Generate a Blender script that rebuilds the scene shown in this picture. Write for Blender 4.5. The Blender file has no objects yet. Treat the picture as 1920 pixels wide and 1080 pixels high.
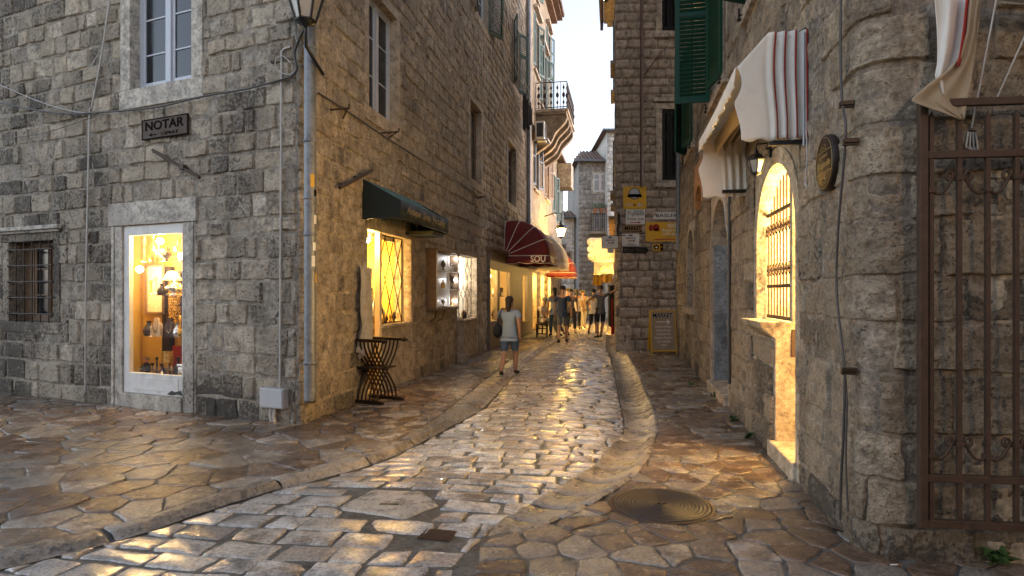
import bpy, math, random
import numpy as np
from mathutils import Vector, Matrix
R = math.radians
scn = bpy.context.scene
COL = scn.collection
# ---------------------------------------------------------------- camera
F, HC, HY, CX = 1150.0, 1.5, 550.0, 960.0       # focal length in px of a 1920 wide picture, eye height, horizon row
cam = bpy.data.cameras.new("camera"); cam_o = bpy.data.objects.new("camera", cam); COL.objects.link(cam_o)
cam.sensor_width = 36; cam.lens = F / 1920 * 36; cam.shift_y = (HY - 540) / 1920
cam.clip_start = 0.05; cam.clip_end = 500
cam_o.location = (0, 0, HC); cam_o.rotation_euler = (R(90), 0, 0)
scn.camera = cam_o
# ---------------------------------------------------------------- world, sun, exposure
SUN_EL, SUN_AZ = 4.0, 80.0        # dusk: the last light comes over the roofs on the right (azimuth clockwise from +Y)
w = bpy.data.worlds.new("World"); scn.world = w; w.use_nodes = True
nt = w.node_tree; bg = nt.nodes['Background']
sky = nt.nodes.new('ShaderNodeTexSky'); sky.sky_type = 'NISHITA'; sky.sun_disc = False
sky.sun_elevation = R(SUN_EL); sky.sun_rotation = R(SUN_AZ); sky.air_density = 1.0; sky.dust_density = 1.0; sky.ozone_density = 1.0
hs = nt.nodes.new('ShaderNodeHueSaturation'); hs.inputs['Saturation'].default_value = .42; nt.links.new(sky.outputs[0], hs.inputs['Color'])
wt = nt.nodes.new('ShaderNodeMix'); wt.data_type = 'RGBA'; wt.blend_type = 'MULTIPLY'; wt.inputs[0].default_value = 1; wt.inputs[7].default_value = (.93, .97, 1.13, 1); nt.links.new(hs.outputs[0], wt.inputs[6]); nt.links.new(wt.outputs[2], bg.inputs[0]); bg.inputs[1].default_value = 0.15
sl = bpy.data.lights.new("sun", 'SUN'); sl.energy = 0.08; sl.angle = R(12); sl.color = (1, .78, .5)
so = bpy.data.objects.new("sun", sl); COL.objects.link(so)
sd = Vector((math.sin(R(SUN_AZ)) * math.cos(R(SUN_EL)), math.cos(R(SUN_AZ)) * math.cos(R(SUN_EL)), math.sin(R(SUN_EL))))
so.rotation_euler = sd.to_track_quat('Z', 'Y').to_euler(); so.location = (0, -5, 12)
scn.view_settings.view_transform = 'Standard'; scn.view_settings.look = 'None'
scn.view_settings.exposure = 2.68; scn.view_settings.gamma = 1
scn.render.engine = 'CYCLES'
cy = scn.cycles
cy.use_denoising = True; cy.max_bounces = 7; cy.diffuse_bounces = 4; cy.glossy_bounces = 3; cy.transmission_bounces = 4
cy.transparent_max_bounces = 8; cy.sample_clamp_indirect = 4; cy.use_light_tree = True
cy.caustics_reflective = False; cy.caustics_refractive = False
WARM = (1.0, .56, .07); LS = .36
# ---------------------------------------------------------------- helpers
def gnd(px, py, z=0.0):
    D = F * (HC - z) / (py - HY); return Vector(((px - CX) / F * D, D, z))
def at(px, py, D):
    return Vector(((px - CX) / F * D, D, HC - (py - HY) / F * D))
def left(d): return Vector((-d.y, d.x))
def frame(O, d, u0=0.0):
    d = Vector((d[0], d[1])).normalized(); n = left(d); O = Vector((O[0], O[1])) - d * u0
    return Matrix(((d.x, n.x, 0, O.x), (d.y, n.y, 0, O.y), (0, 0, 1, 0), (0, 0, 0, 1)))
def hit(fr, px, py, w=0.0):
    inv = fr.inverted(); o = inv @ Vector((0, 0, HC)); p = inv @ Vector(((px - CX) / F, 1, HC - (py - HY) / F))
    dr = p - o; t = (-w - o.y) / dr.y; q = o + dr * t
    return q.x, q.z
def _h(ix, iy, iz, s):
    n = (ix.astype(np.int64) * 374761393 + iy.astype(np.int64) * 668265263 + iz.astype(np.int64) * 2147483647 + s * 974634777) & 0xFFFFFFFF
    n = ((n ^ (n >> 13)) * 1274126177) & 0xFFFFFFFF
    return ((n ^ (n >> 16)) & 0xFFFF) / 65535.0
def noise(x, y, z, s=0):
    x, y, z = np.broadcast_arrays(np.asarray(x, float), np.asarray(y, float), np.asarray(z, float))
    ix, iy, iz = np.floor(x), np.floor(y), np.floor(z); fx, fy, fz = x - ix, y - iy, z - iz
    fx, fy, fz = [f * f * (3 - 2 * f) for f in (fx, fy, fz)]; r = 0
    for a in (0, 1):
        for b in (0, 1):
            for c in (0, 1):
                r = r + _h(ix + a, iy + b, iz + c, s) * (fx if a else 1 - fx) * (fy if b else 1 - fy) * (fz if c else 1 - fz)
    return r * 2 - 1
def fbm(x, y, z, s=0, o=4):
    r = 0; a = 1.0
    for k in range(o):
        r = r + a * noise(x * 2 ** k, y * 2 ** k, z * 2 ** k, s + k); a *= .5
    return r
def tag(o, label=None, cat=None, group=None, kind=None):
    if label: o['label'] = label
    if cat: o['category'] = cat
    if group: o['group'] = group
    if kind: o['kind'] = kind
    return o
def link(o, parent=None):
    COL.objects.link(o)
    if parent is not None: o.parent = parent
    return o
def wm(o):
    m = o.matrix_basis.copy()
    while o.parent is not None:
        o = o.parent; m = o.matrix_basis @ m
    return m
def thing(name, label, cat, M=None, loc=None, rz=0, group=None):
    o = bpy.data.objects.new(name, None); COL.objects.link(o); o.empty_display_size = .1
    if M is not None: o.matrix_basis = M
    else:
        o.location = loc or (0, 0, 0); o.rotation_euler = (0, 0, rz)
    return tag(o, label, cat, group)
def T(x, y, z): return Matrix.Translation((x, y, z))
def RZ(a): return Matrix.Rotation(a, 4, 'Z')
def RX(a): return Matrix.Rotation(a, 4, 'X')
def RY(a): return Matrix.Rotation(a, 4, 'Y')
class MB:
    def __init__(s, M=None): s.v = []; s.f = []; s.s = []; s.mi = []; s.M = M.copy() if M is not None else Matrix.Identity(4); s.cur = 0
    def add(s, vs, fs, smooth=False):
        b = len(s.v); s.v += [s.M @ Vector(v) for v in vs]
        s.f += [tuple(b + i for i in f) for f in fs]; s.s += [smooth] * len(fs); s.mi += [s.cur] * len(fs); return s
    def box(s, x0, x1, y0, y1, z0, z1):
        x0, x1 = sorted((x0, x1)); y0, y1 = sorted((y0, y1)); z0, z1 = sorted((z0, z1))
        return s.add([(x, y, z) for z in (z0, z1) for y in (y0, y1) for x in (x0, x1)],
            [(0, 2, 3, 1), (4, 5, 7, 6), (0, 1, 5, 4), (2, 6, 7, 3), (0, 4, 6, 2), (1, 3, 7, 5)])
    def ring(s, rings, smooth=True, cap=True, closed=False):
        n = len(rings[0]); vs = [p for r in rings for p in r]; fs = []
        m = len(rings)
        for i in range(m if closed else m - 1):
            for j in range(n):
                a = i * n + j; b = i * n + (j + 1) % n; c = ((i + 1) % m) * n + (j + 1) % n; d = ((i + 1) % m) * n + j
                fs.append((a, b, c, d))
        s.add(vs, fs, smooth)
        if cap and not closed: s.add(rings[0], [tuple(reversed(range(n)))]); s.add(rings[-1], [tuple(range(n))])
        return s
    def tube(s, pts, r, n=8, cap=True, smooth=True, closed=False):
        P = [Vector(p) for p in pts]; m = len(P); rr = r if isinstance(r, (list, tuple)) else [r] * m
        rings = []; up = None
        for i in range(m):
            if closed: t = P[(i + 1) % m] - P[i - 1]
            else: t = P[min(i + 1, m - 1)] - P[max(i - 1, 0)]
            if t.length < 1e-9: t = Vector((0, 0, 1))
            t.normalize()
            if up is None: up = Vector((0, 0, 1)) if abs(t.z) < .9 else Vector((1, 0, 0))
            a = t.cross(up)
            if a.length < 1e-4: a = t.cross(Vector((.3, 1, .2)))
            a.normalize(); b = a.cross(t).normalized(); up = b
            rings.append([P[i] + (a * math.cos(k * 2 * math.pi / n) + b * math.sin(k * 2 * math.pi / n)) * rr[i] for k in range(n)])
        return s.ring(rings, smooth, cap, closed)
    def cyl(s, p0, p1, r0, r1=None, n=12): return s.tube([p0, p1], [r0, r0 if r1 is None else r1], n)
    def lathe(s, prof, c=(0, 0, 0), n=16, sx=1, sy=1, cap=True, smooth=True):
        rings = [[(c[0] + r * sx * math.cos(k * 2 * math.pi / n), c[1] + r * sy * math.sin(k * 2 * math.pi / n), c[2] + z) for k in range(n)] for r, z in prof]
        return s.ring(rings, smooth, cap)
    def ball(s, c, r, n=12, sx=1, sy=1, sz=1):
        m = max(6, n // 2 + 1)
        return s.lathe([(r * math.sin(math.pi * max(.02, min(.98, k / m))), -r * sz * math.cos(math.pi * k / m)) for k in range(m + 1)], c, n, sx, sy)
    def prism(s, poly, y0, y1, smooth=False):
        n = len(poly); a = sum(poly[i][0] * poly[(i + 1) % n][1] - poly[(i + 1) % n][0] * poly[i][1] for i in range(n))
        if a < 0: poly = poly[::-1]
        vs = [(x, y0, z) for x, z in poly] + [(x, y1, z) for x, z in poly]
        s.add(vs, [tuple(range(n)), tuple(reversed(range(n, 2 * n)))])
        return s.add(vs, [(i, i + n, (i + 1) % n + n, (i + 1) % n) for i in range(n)], smooth)
    def grid(s, fn, nu, nv, smooth=True, thick=None):
        vs = [fn(i / nu, j / nv) for j in range(nv + 1) for i in range(nu + 1)]
        fs = [(j * (nu + 1) + i, j * (nu + 1) + i + 1, (j + 1) * (nu + 1) + i + 1, (j + 1) * (nu + 1) + i) for j in range(nv) for i in range(nu)]
        return s.add(vs, fs, smooth)
    def build(s, name, mat, parent=None, bevel=0, solid=0):
        W = wm(parent).inverted() if parent is not None else Matrix.Identity(4)
        me = bpy.data.meshes.new(name); me.from_pydata([W @ v for v in s.v], [], s.f); me.update()
        me.polygons.foreach_set('use_smooth', s.s)
        mats = mat if isinstance(mat, (list, tuple)) else [mat]
        for m in mats: me.materials.append(m)
        if len(mats) > 1: me.polygons.foreach_set('material_index', s.mi)
        o = bpy.data.objects.new(name, me); link(o, parent)
        if solid:
            md = o.modifiers.new('solid', 'SOLIDIFY'); md.thickness = solid; md.offset = 0
        if bevel:
            md = o.modifiers.new('bevel', 'BEVEL'); md.width = bevel; md.segments = 2; md.limit_method = 'ANGLE'; md.angle_limit = R(50)
        return o
def npmesh(name, V, Fq, mat, parent=None, smooth=True):
    """arrays: V (n,3) world, Fq (m,4)"""
    if parent is not None:
        W = np.array(wm(parent).inverted()); V = V @ W[:3, :3].T + W[:3, 3]
    me = bpy.data.meshes.new(name); k = Fq.shape[1]
    me.vertices.add(len(V)); me.vertices.foreach_set('co', V.astype(np.float32).ravel())
    me.loops.add(Fq.size); me.loops.foreach_set('vertex_index', Fq.astype(np.int32).ravel())
    me.polygons.add(len(Fq)); me.polygons.foreach_set('loop_start', np.arange(0, Fq.size, k, dtype=np.int32))
    me.update(calc_edges=True); me.validate()
    me.polygons.foreach_set('use_smooth', [smooth] * len(me.polygons))
    me.materials.append(mat); o = bpy.data.objects.new(name, me); return link(o, parent)
# ---------------------------------------------------------------- materials
def newmat(name):
    m = bpy.data.materials.new(name); m.use_nodes = True; return m, m.node_tree, m.node_tree.nodes['Principled BSDF']
def N(nt, t, **k):
    n = nt.nodes.new(t)
    for a, b in k.items():
        if a.startswith('i_'):
            key = a[2:]; key = int(key) if key.isdigit() else key.replace('_', ' ')
            n.inputs[key].default_value = b
        else: setattr(n, a, b)
    return n
def ramp(nt, stops, interp='LINEAR'):
    n = nt.nodes.new('ShaderNodeValToRGB'); cr = n.color_ramp; cr.interpolation = interp
    while len(cr.elements) < len(stops): cr.elements.new(.5)
    for e, (p, c) in zip(cr.elements, stops):
        e.position = p; e.color = (c[0], c[1], c[2], 1) if isinstance(c, (tuple, list)) else (c, c, c, 1)
    return n
def mixc(nt, fac, a, b, mode='MIX'):
    n = nt.nodes.new('ShaderNodeMix'); n.data_type = 'RGBA'; n.blend_type = mode
    for s, v in ((0, fac), (6, a), (7, b)):
        if hasattr(v, 'is_linked') or hasattr(v, 'links'): nt.links.new(v, n.inputs[s])
        elif isinstance(v, (int, float)): n.inputs[s].default_value = v if s == 0 else (v, v, v, 1)
        else: n.inputs[s].default_value = (v[0], v[1], v[2], 1)
    return n.outputs[2]
def math_(nt, op, a, b=0.0, c=None, clamp=False):
    n = nt.nodes.new('ShaderNodeMath'); n.operation = op; n.use_clamp = clamp
    for i, v in enumerate((a, b) if c is None else (a, b, c)):
        if isinstance(v, (int, float)): n.inputs[i].default_value = v
        else: nt.links.new(v, n.inputs[i])
    return n.outputs[0]
def stone(name, cols, rough=(.75, .95), stain=.5, stain_col=(.03, .027, .024), fine=26.0, bump=.5, bdist=.012, pits=.5, med=7.0, island=.8, stain_scale=.55, low_dirt=0.0, spec=.4):
    m, nt, p = newmat(name); L = nt.links.new
    tc = N(nt, 'ShaderNodeTexCoord'); geo = N(nt, 'ShaderNodeNewGeometry'); co = tc.outputs['Object']
    n1 = N(nt, 'ShaderNodeTexNoise', i_Scale=med, i_Detail=7.0, i_Roughness=.62); L(co, n1.inputs['Vector'])
    n2 = N(nt, 'ShaderNodeTexNoise', i_Scale=fine, i_Detail=5.0, i_Roughness=.7); L(co, n2.inputs['Vector'])
    n3 = N(nt, 'ShaderNodeTexNoise', i_Scale=stain_scale, i_Detail=4.0, i_Roughness=.6); L(co, n3.inputs['Vector'])
    vr = N(nt, 'ShaderNodeTexVoronoi', i_Scale=fine * 1.3); L(co, vr.inputs['Vector'])
    rnd = geo.outputs['Random Per Island']
    f = math_(nt, 'ADD', math_(nt, 'MULTIPLY', rnd, island), math_(nt, 'MULTIPLY', n1.outputs[0], 1 - island * .6))
    f = math_(nt, 'ADD', f, -.1 if island > 0 else 0, clamp=True)
    st = [(i / (len(cols) - 1), c) for i, c in enumerate(cols)]
    base = ramp(nt, st); L(f, base.inputs[0])
    c = base.outputs[0]
    # mottling
    mot = ramp(nt, [(.3, .48), (.7, 1.42)]); L(n1.outputs[0], mot.inputs[0]); c = mixc(nt, 1.0, c, mot.outputs[0], 'MULTIPLY')
    mf = ramp(nt, [(.3, .38), (.7, 1.58)]); L(n2.outputs[0], mf.inputs[0]); c = mixc(nt, .8, c, mf.outputs[0], 'MULTIPLY')
    # second island random for weather-blackened blocks
    r2 = math_(nt, 'FRACT', math_(nt, 'MULTIPLY', rnd, 37.7))
    s = math_(nt, 'ADD', math_(nt, 'MULTIPLY', n3.outputs[0], 1.5), math_(nt, 'MULTIPLY', n1.outputs[0], .9))
    s = math_(nt, 'ADD', s, math_(nt, 'MULTIPLY', n2.outputs[0], 1.7))
    s = math_(nt, 'ADD', s, math_(nt, 'MULTIPLY', r2, .35 * (1 if island else 0)))
    if low_dirt:
        sx = N(nt, 'ShaderNodeSeparateXYZ'); L(tc.outputs['Object'], sx.inputs[0])
        zz = math_(nt, 'MULTIPLY', math_(nt, 'SUBTRACT', .55, sx.outputs[2]), low_dirt, clamp=True)
        s = math_(nt, 'ADD', s, zz)
    lo = 2.58 - stain * .6
    sm = ramp(nt, [(0, 0), (1, 1)]); L(math_(nt, 'MULTIPLY', math_(nt, 'SUBTRACT', s, lo), 3.2, clamp=True), sm.inputs[0])
    c = mixc(nt, math_(nt, 'MULTIPLY', sm.outputs[0], .88), c, stain_col)
    # pits
    pt = ramp(nt, [(.05, 1), (.22, 0)]); L(vr.outputs['Distance'], pt.inputs[0])
    pm_ = math_(nt, 'MULTIPLY', pt.outputs[0], math_(nt, 'GREATER_THAN', n1.outputs[0], .5)); pm_ = math_(nt, 'MULTIPLY', pm_, pits)
    c = mixc(nt, math_(nt, 'MULTIPLY', pm_, .7), c, (.04, .035, .03))
    L(c, p.inputs['Base Color'])
    rr = ramp(nt, [(.3, rough[0]), (.7, rough[1])]); L(n1.outputs[0], rr.inputs[0]); L(rr.outputs[0], p.inputs['Roughness'])
    h = math_(nt, 'ADD', math_(nt, 'MULTIPLY', n1.outputs[0], 1.4), math_(nt, 'MULTIPLY', n2.outputs[0], 1.0)); h = math_(nt, 'SUBTRACT', h, math_(nt, 'MULTIPLY', pm_, .6))
    b = N(nt, 'ShaderNodeBump'); b.inputs['Strength'].default_value = bump; b.inputs['Distance'].default_value = bdist
    L(h, b.inputs['Height']); L(b.outputs[0], p.inputs['Normal']); p.inputs['Specular IOR Level'].default_value = spec
    return m
def plain(name, col, rough=.5, metal=0.0, var=.25, sc=8.0, bump=.0, dirt=None, coat=0.0, spec=.5, trans=0.0):
    m, nt, p = newmat(name); L = nt.links.new
    tc = N(nt, 'ShaderNodeTexCoord')
    n1 = N(nt, 'ShaderNodeTexNoise', i_Scale=sc, i_Detail=6.0, i_Roughness=.65); L(tc.outputs['Object'], n1.inputs['Vector'])
    mot = ramp(nt, [(.3, 1 - var), (.7, 1 + var)]); L(n1.outputs[0], mot.inputs[0])
    c = mixc(nt, 1.0, col, mot.outputs[0], 'MULTIPLY')
    if dirt:
        n2 = N(nt, 'ShaderNodeTexNoise', i_Scale=sc * .35, i_Detail=9.0, i_Roughness=.75); L(tc.outputs['Object'], n2.inputs['Vector'])
        dm = ramp(nt, [(.52, 0), (.66, 1)]); L(n2.outputs[0], dm.inputs[0]); c = mixc(nt, math_(nt, 'MULTIPLY', dm.outputs[0], .7), c, dirt)
    L(c, p.inputs['Base Color']); p.inputs['Metallic'].default_value = metal
    rr = ramp(nt, [(.3, max(.03, rough - .1)), (.7, min(1, rough + .1))]); L(n1.outputs[0], rr.inputs[0]); L(rr.outputs[0], p.inputs['Roughness'])
    if bump:
        b = N(nt, 'ShaderNodeBump'); b.inputs['Strength'].default_value = bump; b.inputs['Distance'].default_value = .01
        n3 = N(nt, 'ShaderNodeTexNoise', i_Scale=sc * 6, i_Detail=4.0); L(tc.outputs['Object'], n3.inputs['Vector']); L(n3.outputs[0], b.inputs['Height']); L(b.outputs[0], p.inputs['Normal'])
    p.inputs['Specular IOR Level'].default_value = spec
    if trans:   # thin cloth lets some light through
        tr = N(nt, 'ShaderNodeBsdfTranslucent'); L(c, tr.inputs['Color']); mx = N(nt, 'ShaderNodeMixShader'); mx.inputs[0].default_value = trans
        out = nt.nodes['Material Output']; L(p.outputs[0], mx.inputs[1]); L(tr.outputs[0], mx.inputs[2]); L(mx.outputs[0], out.inputs[0])
    return m
def emit(name, col, s):
    m, nt, p = newmat(name); p.inputs['Base Color'].default_value = (.8, .8, .8, 1)
    p.inputs['Emission Color'].default_value = (*col, 1); p.inputs['Emission Strength'].default_value = s; return m
def glassm(name, tint=(1, 1, 1), refl=.08):
    m = bpy.data.materials.new(name); m.use_nodes = True; nt = m.node_tree; nt.nodes.clear(); L = nt.links.new
    tr = N(nt, 'ShaderNodeBsdfTransparent'); tr.inputs[0].default_value = (*tint, 1)
    gl = N(nt, 'ShaderNodeBsdfGlossy'); gl.inputs['Roughness'].default_value = .02
    lw = N(nt, 'ShaderNodeLayerWeight'); lw.inputs[0].default_value = .12
    mx = N(nt, 'ShaderNodeMixShader'); L(math_(nt, 'MULTIPLY', lw.outputs['Facing'], .22), mx.inputs[0]); L(tr.outputs[0], mx.inputs[1]); L(gl.outputs[0], mx.inputs[2])
    out = N(nt, 'ShaderNodeOutputMaterial'); L(mx.outputs[0], out.inputs[0]); return m
M = {}
M['ashlarB'] = stone('weathered_ashlar', [(.28, .225, .165), (.42, .35, .265), (.53, .45, .35), (.47, .39, .29), (.60, .52, .42)], stain=.66, bump=1.0, bdist=.045, stain_scale=.6, low_dirt=.4)
M['ashlarA'] = stone('warm_ashlar', [(.22, .18, .14), (.33, .27, .20), (.42, .34, .25), (.37, .31, .24), (.47, .39, .29)], stain=.36, bump=1.0, bdist=.035, low_dirt=.5)
M['ashlarR'] = stone('rough_limestone', [(.27, .21, .145), (.36, .285, .20), (.43, .35, .25), (.38, .31, .23)], stain=.55, bump=1.0, bdist=.045, fine=30, med=9, pits=.9, low_dirt=.5, stain_col=(.05, .045, .04))
M['ashlarS'] = stone('brown_ashlar', [(.23, .18, .14), (.34, .27, .20), (.42, .33, .25), (.30, .25, .195)], stain=.25, bump=.8, bdist=.02)
M['mortar'] = stone('lime_mortar', [(.20, .175, .14), (.28, .245, .20), (.34, .30, .25)], island=0, stain=.35, bump=.8, bdist=.02)
M['mortarR'] = stone('brown_mortar', [(.17, .14, .105), (.24, .195, .15), (.28, .24, .19)], island=0, stain=.35, bump=.8, bdist=.03)
M['mortarL'] = stone('pale_mortar', [(.30, .25, .19), (.36, .30, .23), (.42, .36, .28)], island=0, stain=.1, bump=.8, bdist=.02)
M['trim'] = stone('dressed_stone_trim', [(.36, .33, .28), (.44, .40, .34), (.50, .455, .39)], island=.3, stain=.22, bump=.5, bdist=.012, pits=.35)
M['trimW'] = stone('warm_stone_trim', [(.34, .28, .21), (.42, .35, .27), (.48, .41, .32)], island=.3, stain=.2, bump=.6, bdist=.014, pits=.4)
M['plaster'] = stone('old_lime_plaster', [(.30, .255, .19), (.37, .32, .24), (.43, .37, .29)], island=0, stain=.12, bump=.5, bdist=.02, pits=.2, med=4)
M['concrete'] = stone('grey_render', [(.16, .165, .17), (.24, .245, .25), (.30, .30, .30)], island=0, stain=.45, bump=.5, bdist=.015, med=4)
M['whitewall'] = stone('whitewashed_wall', [(.55, .55, .55), (.68, .68, .67), (.74, .74, .73)], island=0, stain=.1, bump=.3)
M['palestone'] = stone('pale_ashlar', [(.42, .40, .37), (.56, .54, .50), (.62, .60, .56)], stain=.1, bump=.5)
M['greystone'] = stone('grey_rubble', [(.22, .205, .185), (.31, .29, .265), (.40, .375, .34)], stain=.2, bump=.7, bdist=.03)
M['cobble'] = stone('polished_limestone_setts', [(.27, .25, .225), (.40, .38, .35), (.48, .46, .43), (.33, .27, .21), (.54, .525, .49), (.44, .40, .34)], rough=(.06, .24), stain=.25, bump=.3, bdist=.005, pits=.4, med=5, fine=45, island=.9, spec=.65)
M['flag'] = stone('brown_flagstones', [(.085, .05, .033), (.15, .10, .068), (.20, .15, .11), (.12, .075, .05), (.32, .28, .235), (.18, .155, .13)], rough=(.12, .36), stain=.3, bump=.5, bdist=.012, pits=.35, med=6, fine=45, island=.9, spec=.65)
M['kerb'] = stone('worn_kerb_limestone', [(.20, .17, .14), (.32, .285, .24), (.40, .37, .32)], rough=(.18, .45), stain=.6, bump=.6, bdist=.016, med=7, spec=.5)
M['joint'] = stone('grey_joint_mortar', [(.06, .055, .05), (.10, .095, .085), (.14, .13, .12)], rough=(.5, .8), island=0, stain=.35, bump=.9, bdist=.015, med=8)
M['slabstone'] = stone('pitted_pale_slab', [(.36, .33, .29), (.44, .41, .36), (.50, .47, .42)], rough=(.2, .4), island=0, stain=.05, bump=.8, bdist=.012, pits=.5, fine=60)
M['tile'] = stone('roof_tiles', [(.13, .085, .065), (.20, .12, .085), (.25, .16, .11), (.16, .12, .10)], stain=.3, bump=.5)
M['iron'] = plain('wrought_iron', (.035, .025, .02), .45, .6, .3, 20, .15)
M['rust'] = plain('rusty_iron', (.075, .045, .03), .65, .4, .35, 25, .3)
M['black'] = plain('black_paint', (.012, .012, .012), .4, .2, .3, 20)
M['white'] = plain('white_paint', (.62, .61, .59), .45, 0, .06, 5, .05, dirt=(.38, .36, .33))
M['pvc'] = plain('grey_white_frame', (.45, .47, .52), .35, 0, .05, 4)
M['wood'] = plain('weathered_brown_wood', (.16, .10, .06), .6, 0, .35, 14, .3)
M['darkwood'] = plain('dark_carved_wood', (.022, .011, .007), .5, 0, .35, 18, .2, spec=.25)
M['greywood'] = plain('grey_brown_painted_wood', (.17, .14, .105), .6, 0, .15, 10, .2)
M['green'] = plain('dark_green_shutter_paint', (.004, .048, .026), .5, 0, .25, 12, .1, spec=.3)
M['greenD'] = plain('faded_green_shutter_paint', (.02, .06, .05), .5, 0, .3, 12, .1)
M['pipe'] = plain('zinc_pipe', (.19, .20, .215), .5, .5, .3, 14, .15, dirt=(.07, .07, .07))
M['pipeb'] = plain('brown_pipe', (.09, .05, .035), .45, .3, .25, 14)
M['conduit'] = plain('grey_plastic_conduit', (.42, .40, .37), .5, 0, .12, 10)
M['signdark'] = plain('dark_brown_sign', (.022, .011, .006), .45, 0, .15, 8, spec=.3)
M['plasterwarm'] = stone('aged_ochre_plaster', [(.17, .13, .085), (.26, .205, .14), (.34, .27, .19)], island=0, stain=.3, bump=.7, bdist=.02, pits=.3, med=3)
M['cable'] = plain('dark_cable', (.05, .045, .045), .5, 0, .2, 10)
M['boxgrey'] = plain('grey_utility_box', (.42, .42, .43), .4, .1, .08, 6)
M['dglass'] = plain('dark_window_glass', (.012, .014, .018), .12, 0, .2, 2)
M['glass'] = glassm('clear_glass')
M['bronze'] = plain('bronze_plate', (.05, .024, .011), .5, 0, .15, 6, spec=.2)
M['gold'] = plain('gilt', (.75, .48, .14), .3, .8, .25, 30)
M['brass'] = plain('old_brass', (.45, .28, .09), .35, .8, .3, 30)
M['silver'] = plain('silver_plate', (.6, .58, .55), .25, .9, .2, 25)
M['ceramic'] = plain('pale_ceramic', (.62, .56, .46), .25, 0, .15, 15)
M['ceramicd'] = plain('dark_glazed_ceramic', (.05, .045, .06), .2, 0, .3, 20)
M['redglass'] = plain('red_lacquer', (.28, .03, .02), .3, 0, .3, 20)
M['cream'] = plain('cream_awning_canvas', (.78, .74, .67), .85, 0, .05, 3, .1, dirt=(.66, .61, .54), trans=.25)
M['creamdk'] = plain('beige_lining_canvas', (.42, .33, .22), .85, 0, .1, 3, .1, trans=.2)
M['redst'] = plain('red_canvas_stripe', (.36, .03, .02), .8, 0, .1, 5)
M['redcan'] = plain('dark_red_awning_canvas', (.15, .012, .010), .75, 0, .15, 5, .1, trans=.04)
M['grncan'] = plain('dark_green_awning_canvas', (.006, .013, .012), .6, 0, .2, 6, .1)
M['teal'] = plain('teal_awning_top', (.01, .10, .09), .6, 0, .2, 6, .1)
M['piping'] = plain('white_piping', (.7, .68, .62), .7, 0, .05, 5)
M['yellow'] = plain('yellow_ochre_sign', (.62, .34, .02), .5, 0, .06, 8)
M['signwhite'] = plain('white_sign_board', (.62, .60, .56), .45, 0, .05, 8)
M['signbrown'] = plain('brown_sign_board', (.25, .14, .06), .55, 0, .1, 8)
M['boardtan'] = plain('tan_board', (.33, .24, .15), .6, 0, .08, 8)
M['ink'] = plain('black_lettering', (.004, .003, .003), .8, 0, .1, 10, spec=.05)
M['inkw'] = plain('white_lettering', (.72, .70, .66), .5, 0, .05, 10)
M['inkg'] = plain('gilt_lettering', (.34, .24, .09), .4, .3, .1, 10)
M['inkr'] = plain('red_lettering', (.35, .03, .02), .5, 0, .05, 10)
M['inkb'] = plain('blue_black_lettering', (.01, .02, .06), .5, 0, .05, 10)
M['lace'] = plain('grey_lace_cloth', (.40, .36, .30), .9, 0, .25, 25, .4)
M['skin'] = plain('skin', (.42, .24, .16), .5, 0, .06, 8)
M['cloth_dark'] = plain('dark_cloth', (.02, .02, .025), .85, 0, .2, 10)
M['cloth_white'] = plain('white_cotton', (.62, .60, .57), .85, 0, .06, 8)
M['cloth_navy'] = plain('navy_cotton', (.025, .045, .10), .85, 0, .15, 8)
M['cloth_blue'] = plain('light_blue_cotton', (.28, .38, .52), .85, 0, .1, 8)
M['cloth_grey'] = plain('grey_cotton', (.13, .14, .16), .85, 0, .12, 8)
M['cloth_tan'] = plain('tan_cotton', (.30, .22, .14), .85, 0, .12, 8)
M['denim'] = plain('denim', (.07, .12, .22), .85, 0, .15, 12)
M['hair'] = plain('dark_hair', (.02, .014, .01), .6, 0, .2, 30)
M['hairg'] = plain('grey_hair', (.25, .23, .21), .7, 0, .2, 30)
M['terracotta'] = plain('terracotta', (.30, .12, .06), .7, 0, .15, 12)
M['leaf'] = plain('leaf_green', (.045, .09, .02), .6, 0, .35, 20)
M['wallwarm'] = plain('painted_plaster_inside', (.46, .31, .06), .8, 0, .06, 4)
M['wallcream'] = plain('cream_inside', (.70, .58, .38), .8, 0, .06, 4)
M['floorin'] = plain('shop_floor', (.2, .13, .08), .6, 0, .2, 6)
M['acwhite'] = plain('ac_casing', (.55, .54, .5), .5, 0, .06, 6)
M['bulb'] = emit('warm_bulb', (1, .72, .35), 60)
M['bulbw'] = emit('white_led', (.95, .97, 1), 25)
M['lampglass'] = emit('lit_lantern_glass', (1, .62, .22), 22)
M['lampoff'] = plain('frosted_lantern_glass', (.35, .33, .30), .25, 0, .1, 8)
M['manhole'] = plain('cast_iron_cover', (.04, .03, .027), .42, .3, .3, 30, .4)
def lamp(p, W, col=WARM, r=.06, parent=None, name='lamp_light'):
    l = bpy.data.lights.new(name, 'POINT'); l.energy = W * LS; l.color = col; l.shadow_soft_size = r
    o = bpy.data.objects.new(name, l); COL.objects.link(o)
    if parent is not None: o.parent = parent; o.location = wm(parent).inverted() @ Vector(p)
    else: o.location = p
    return o
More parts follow.
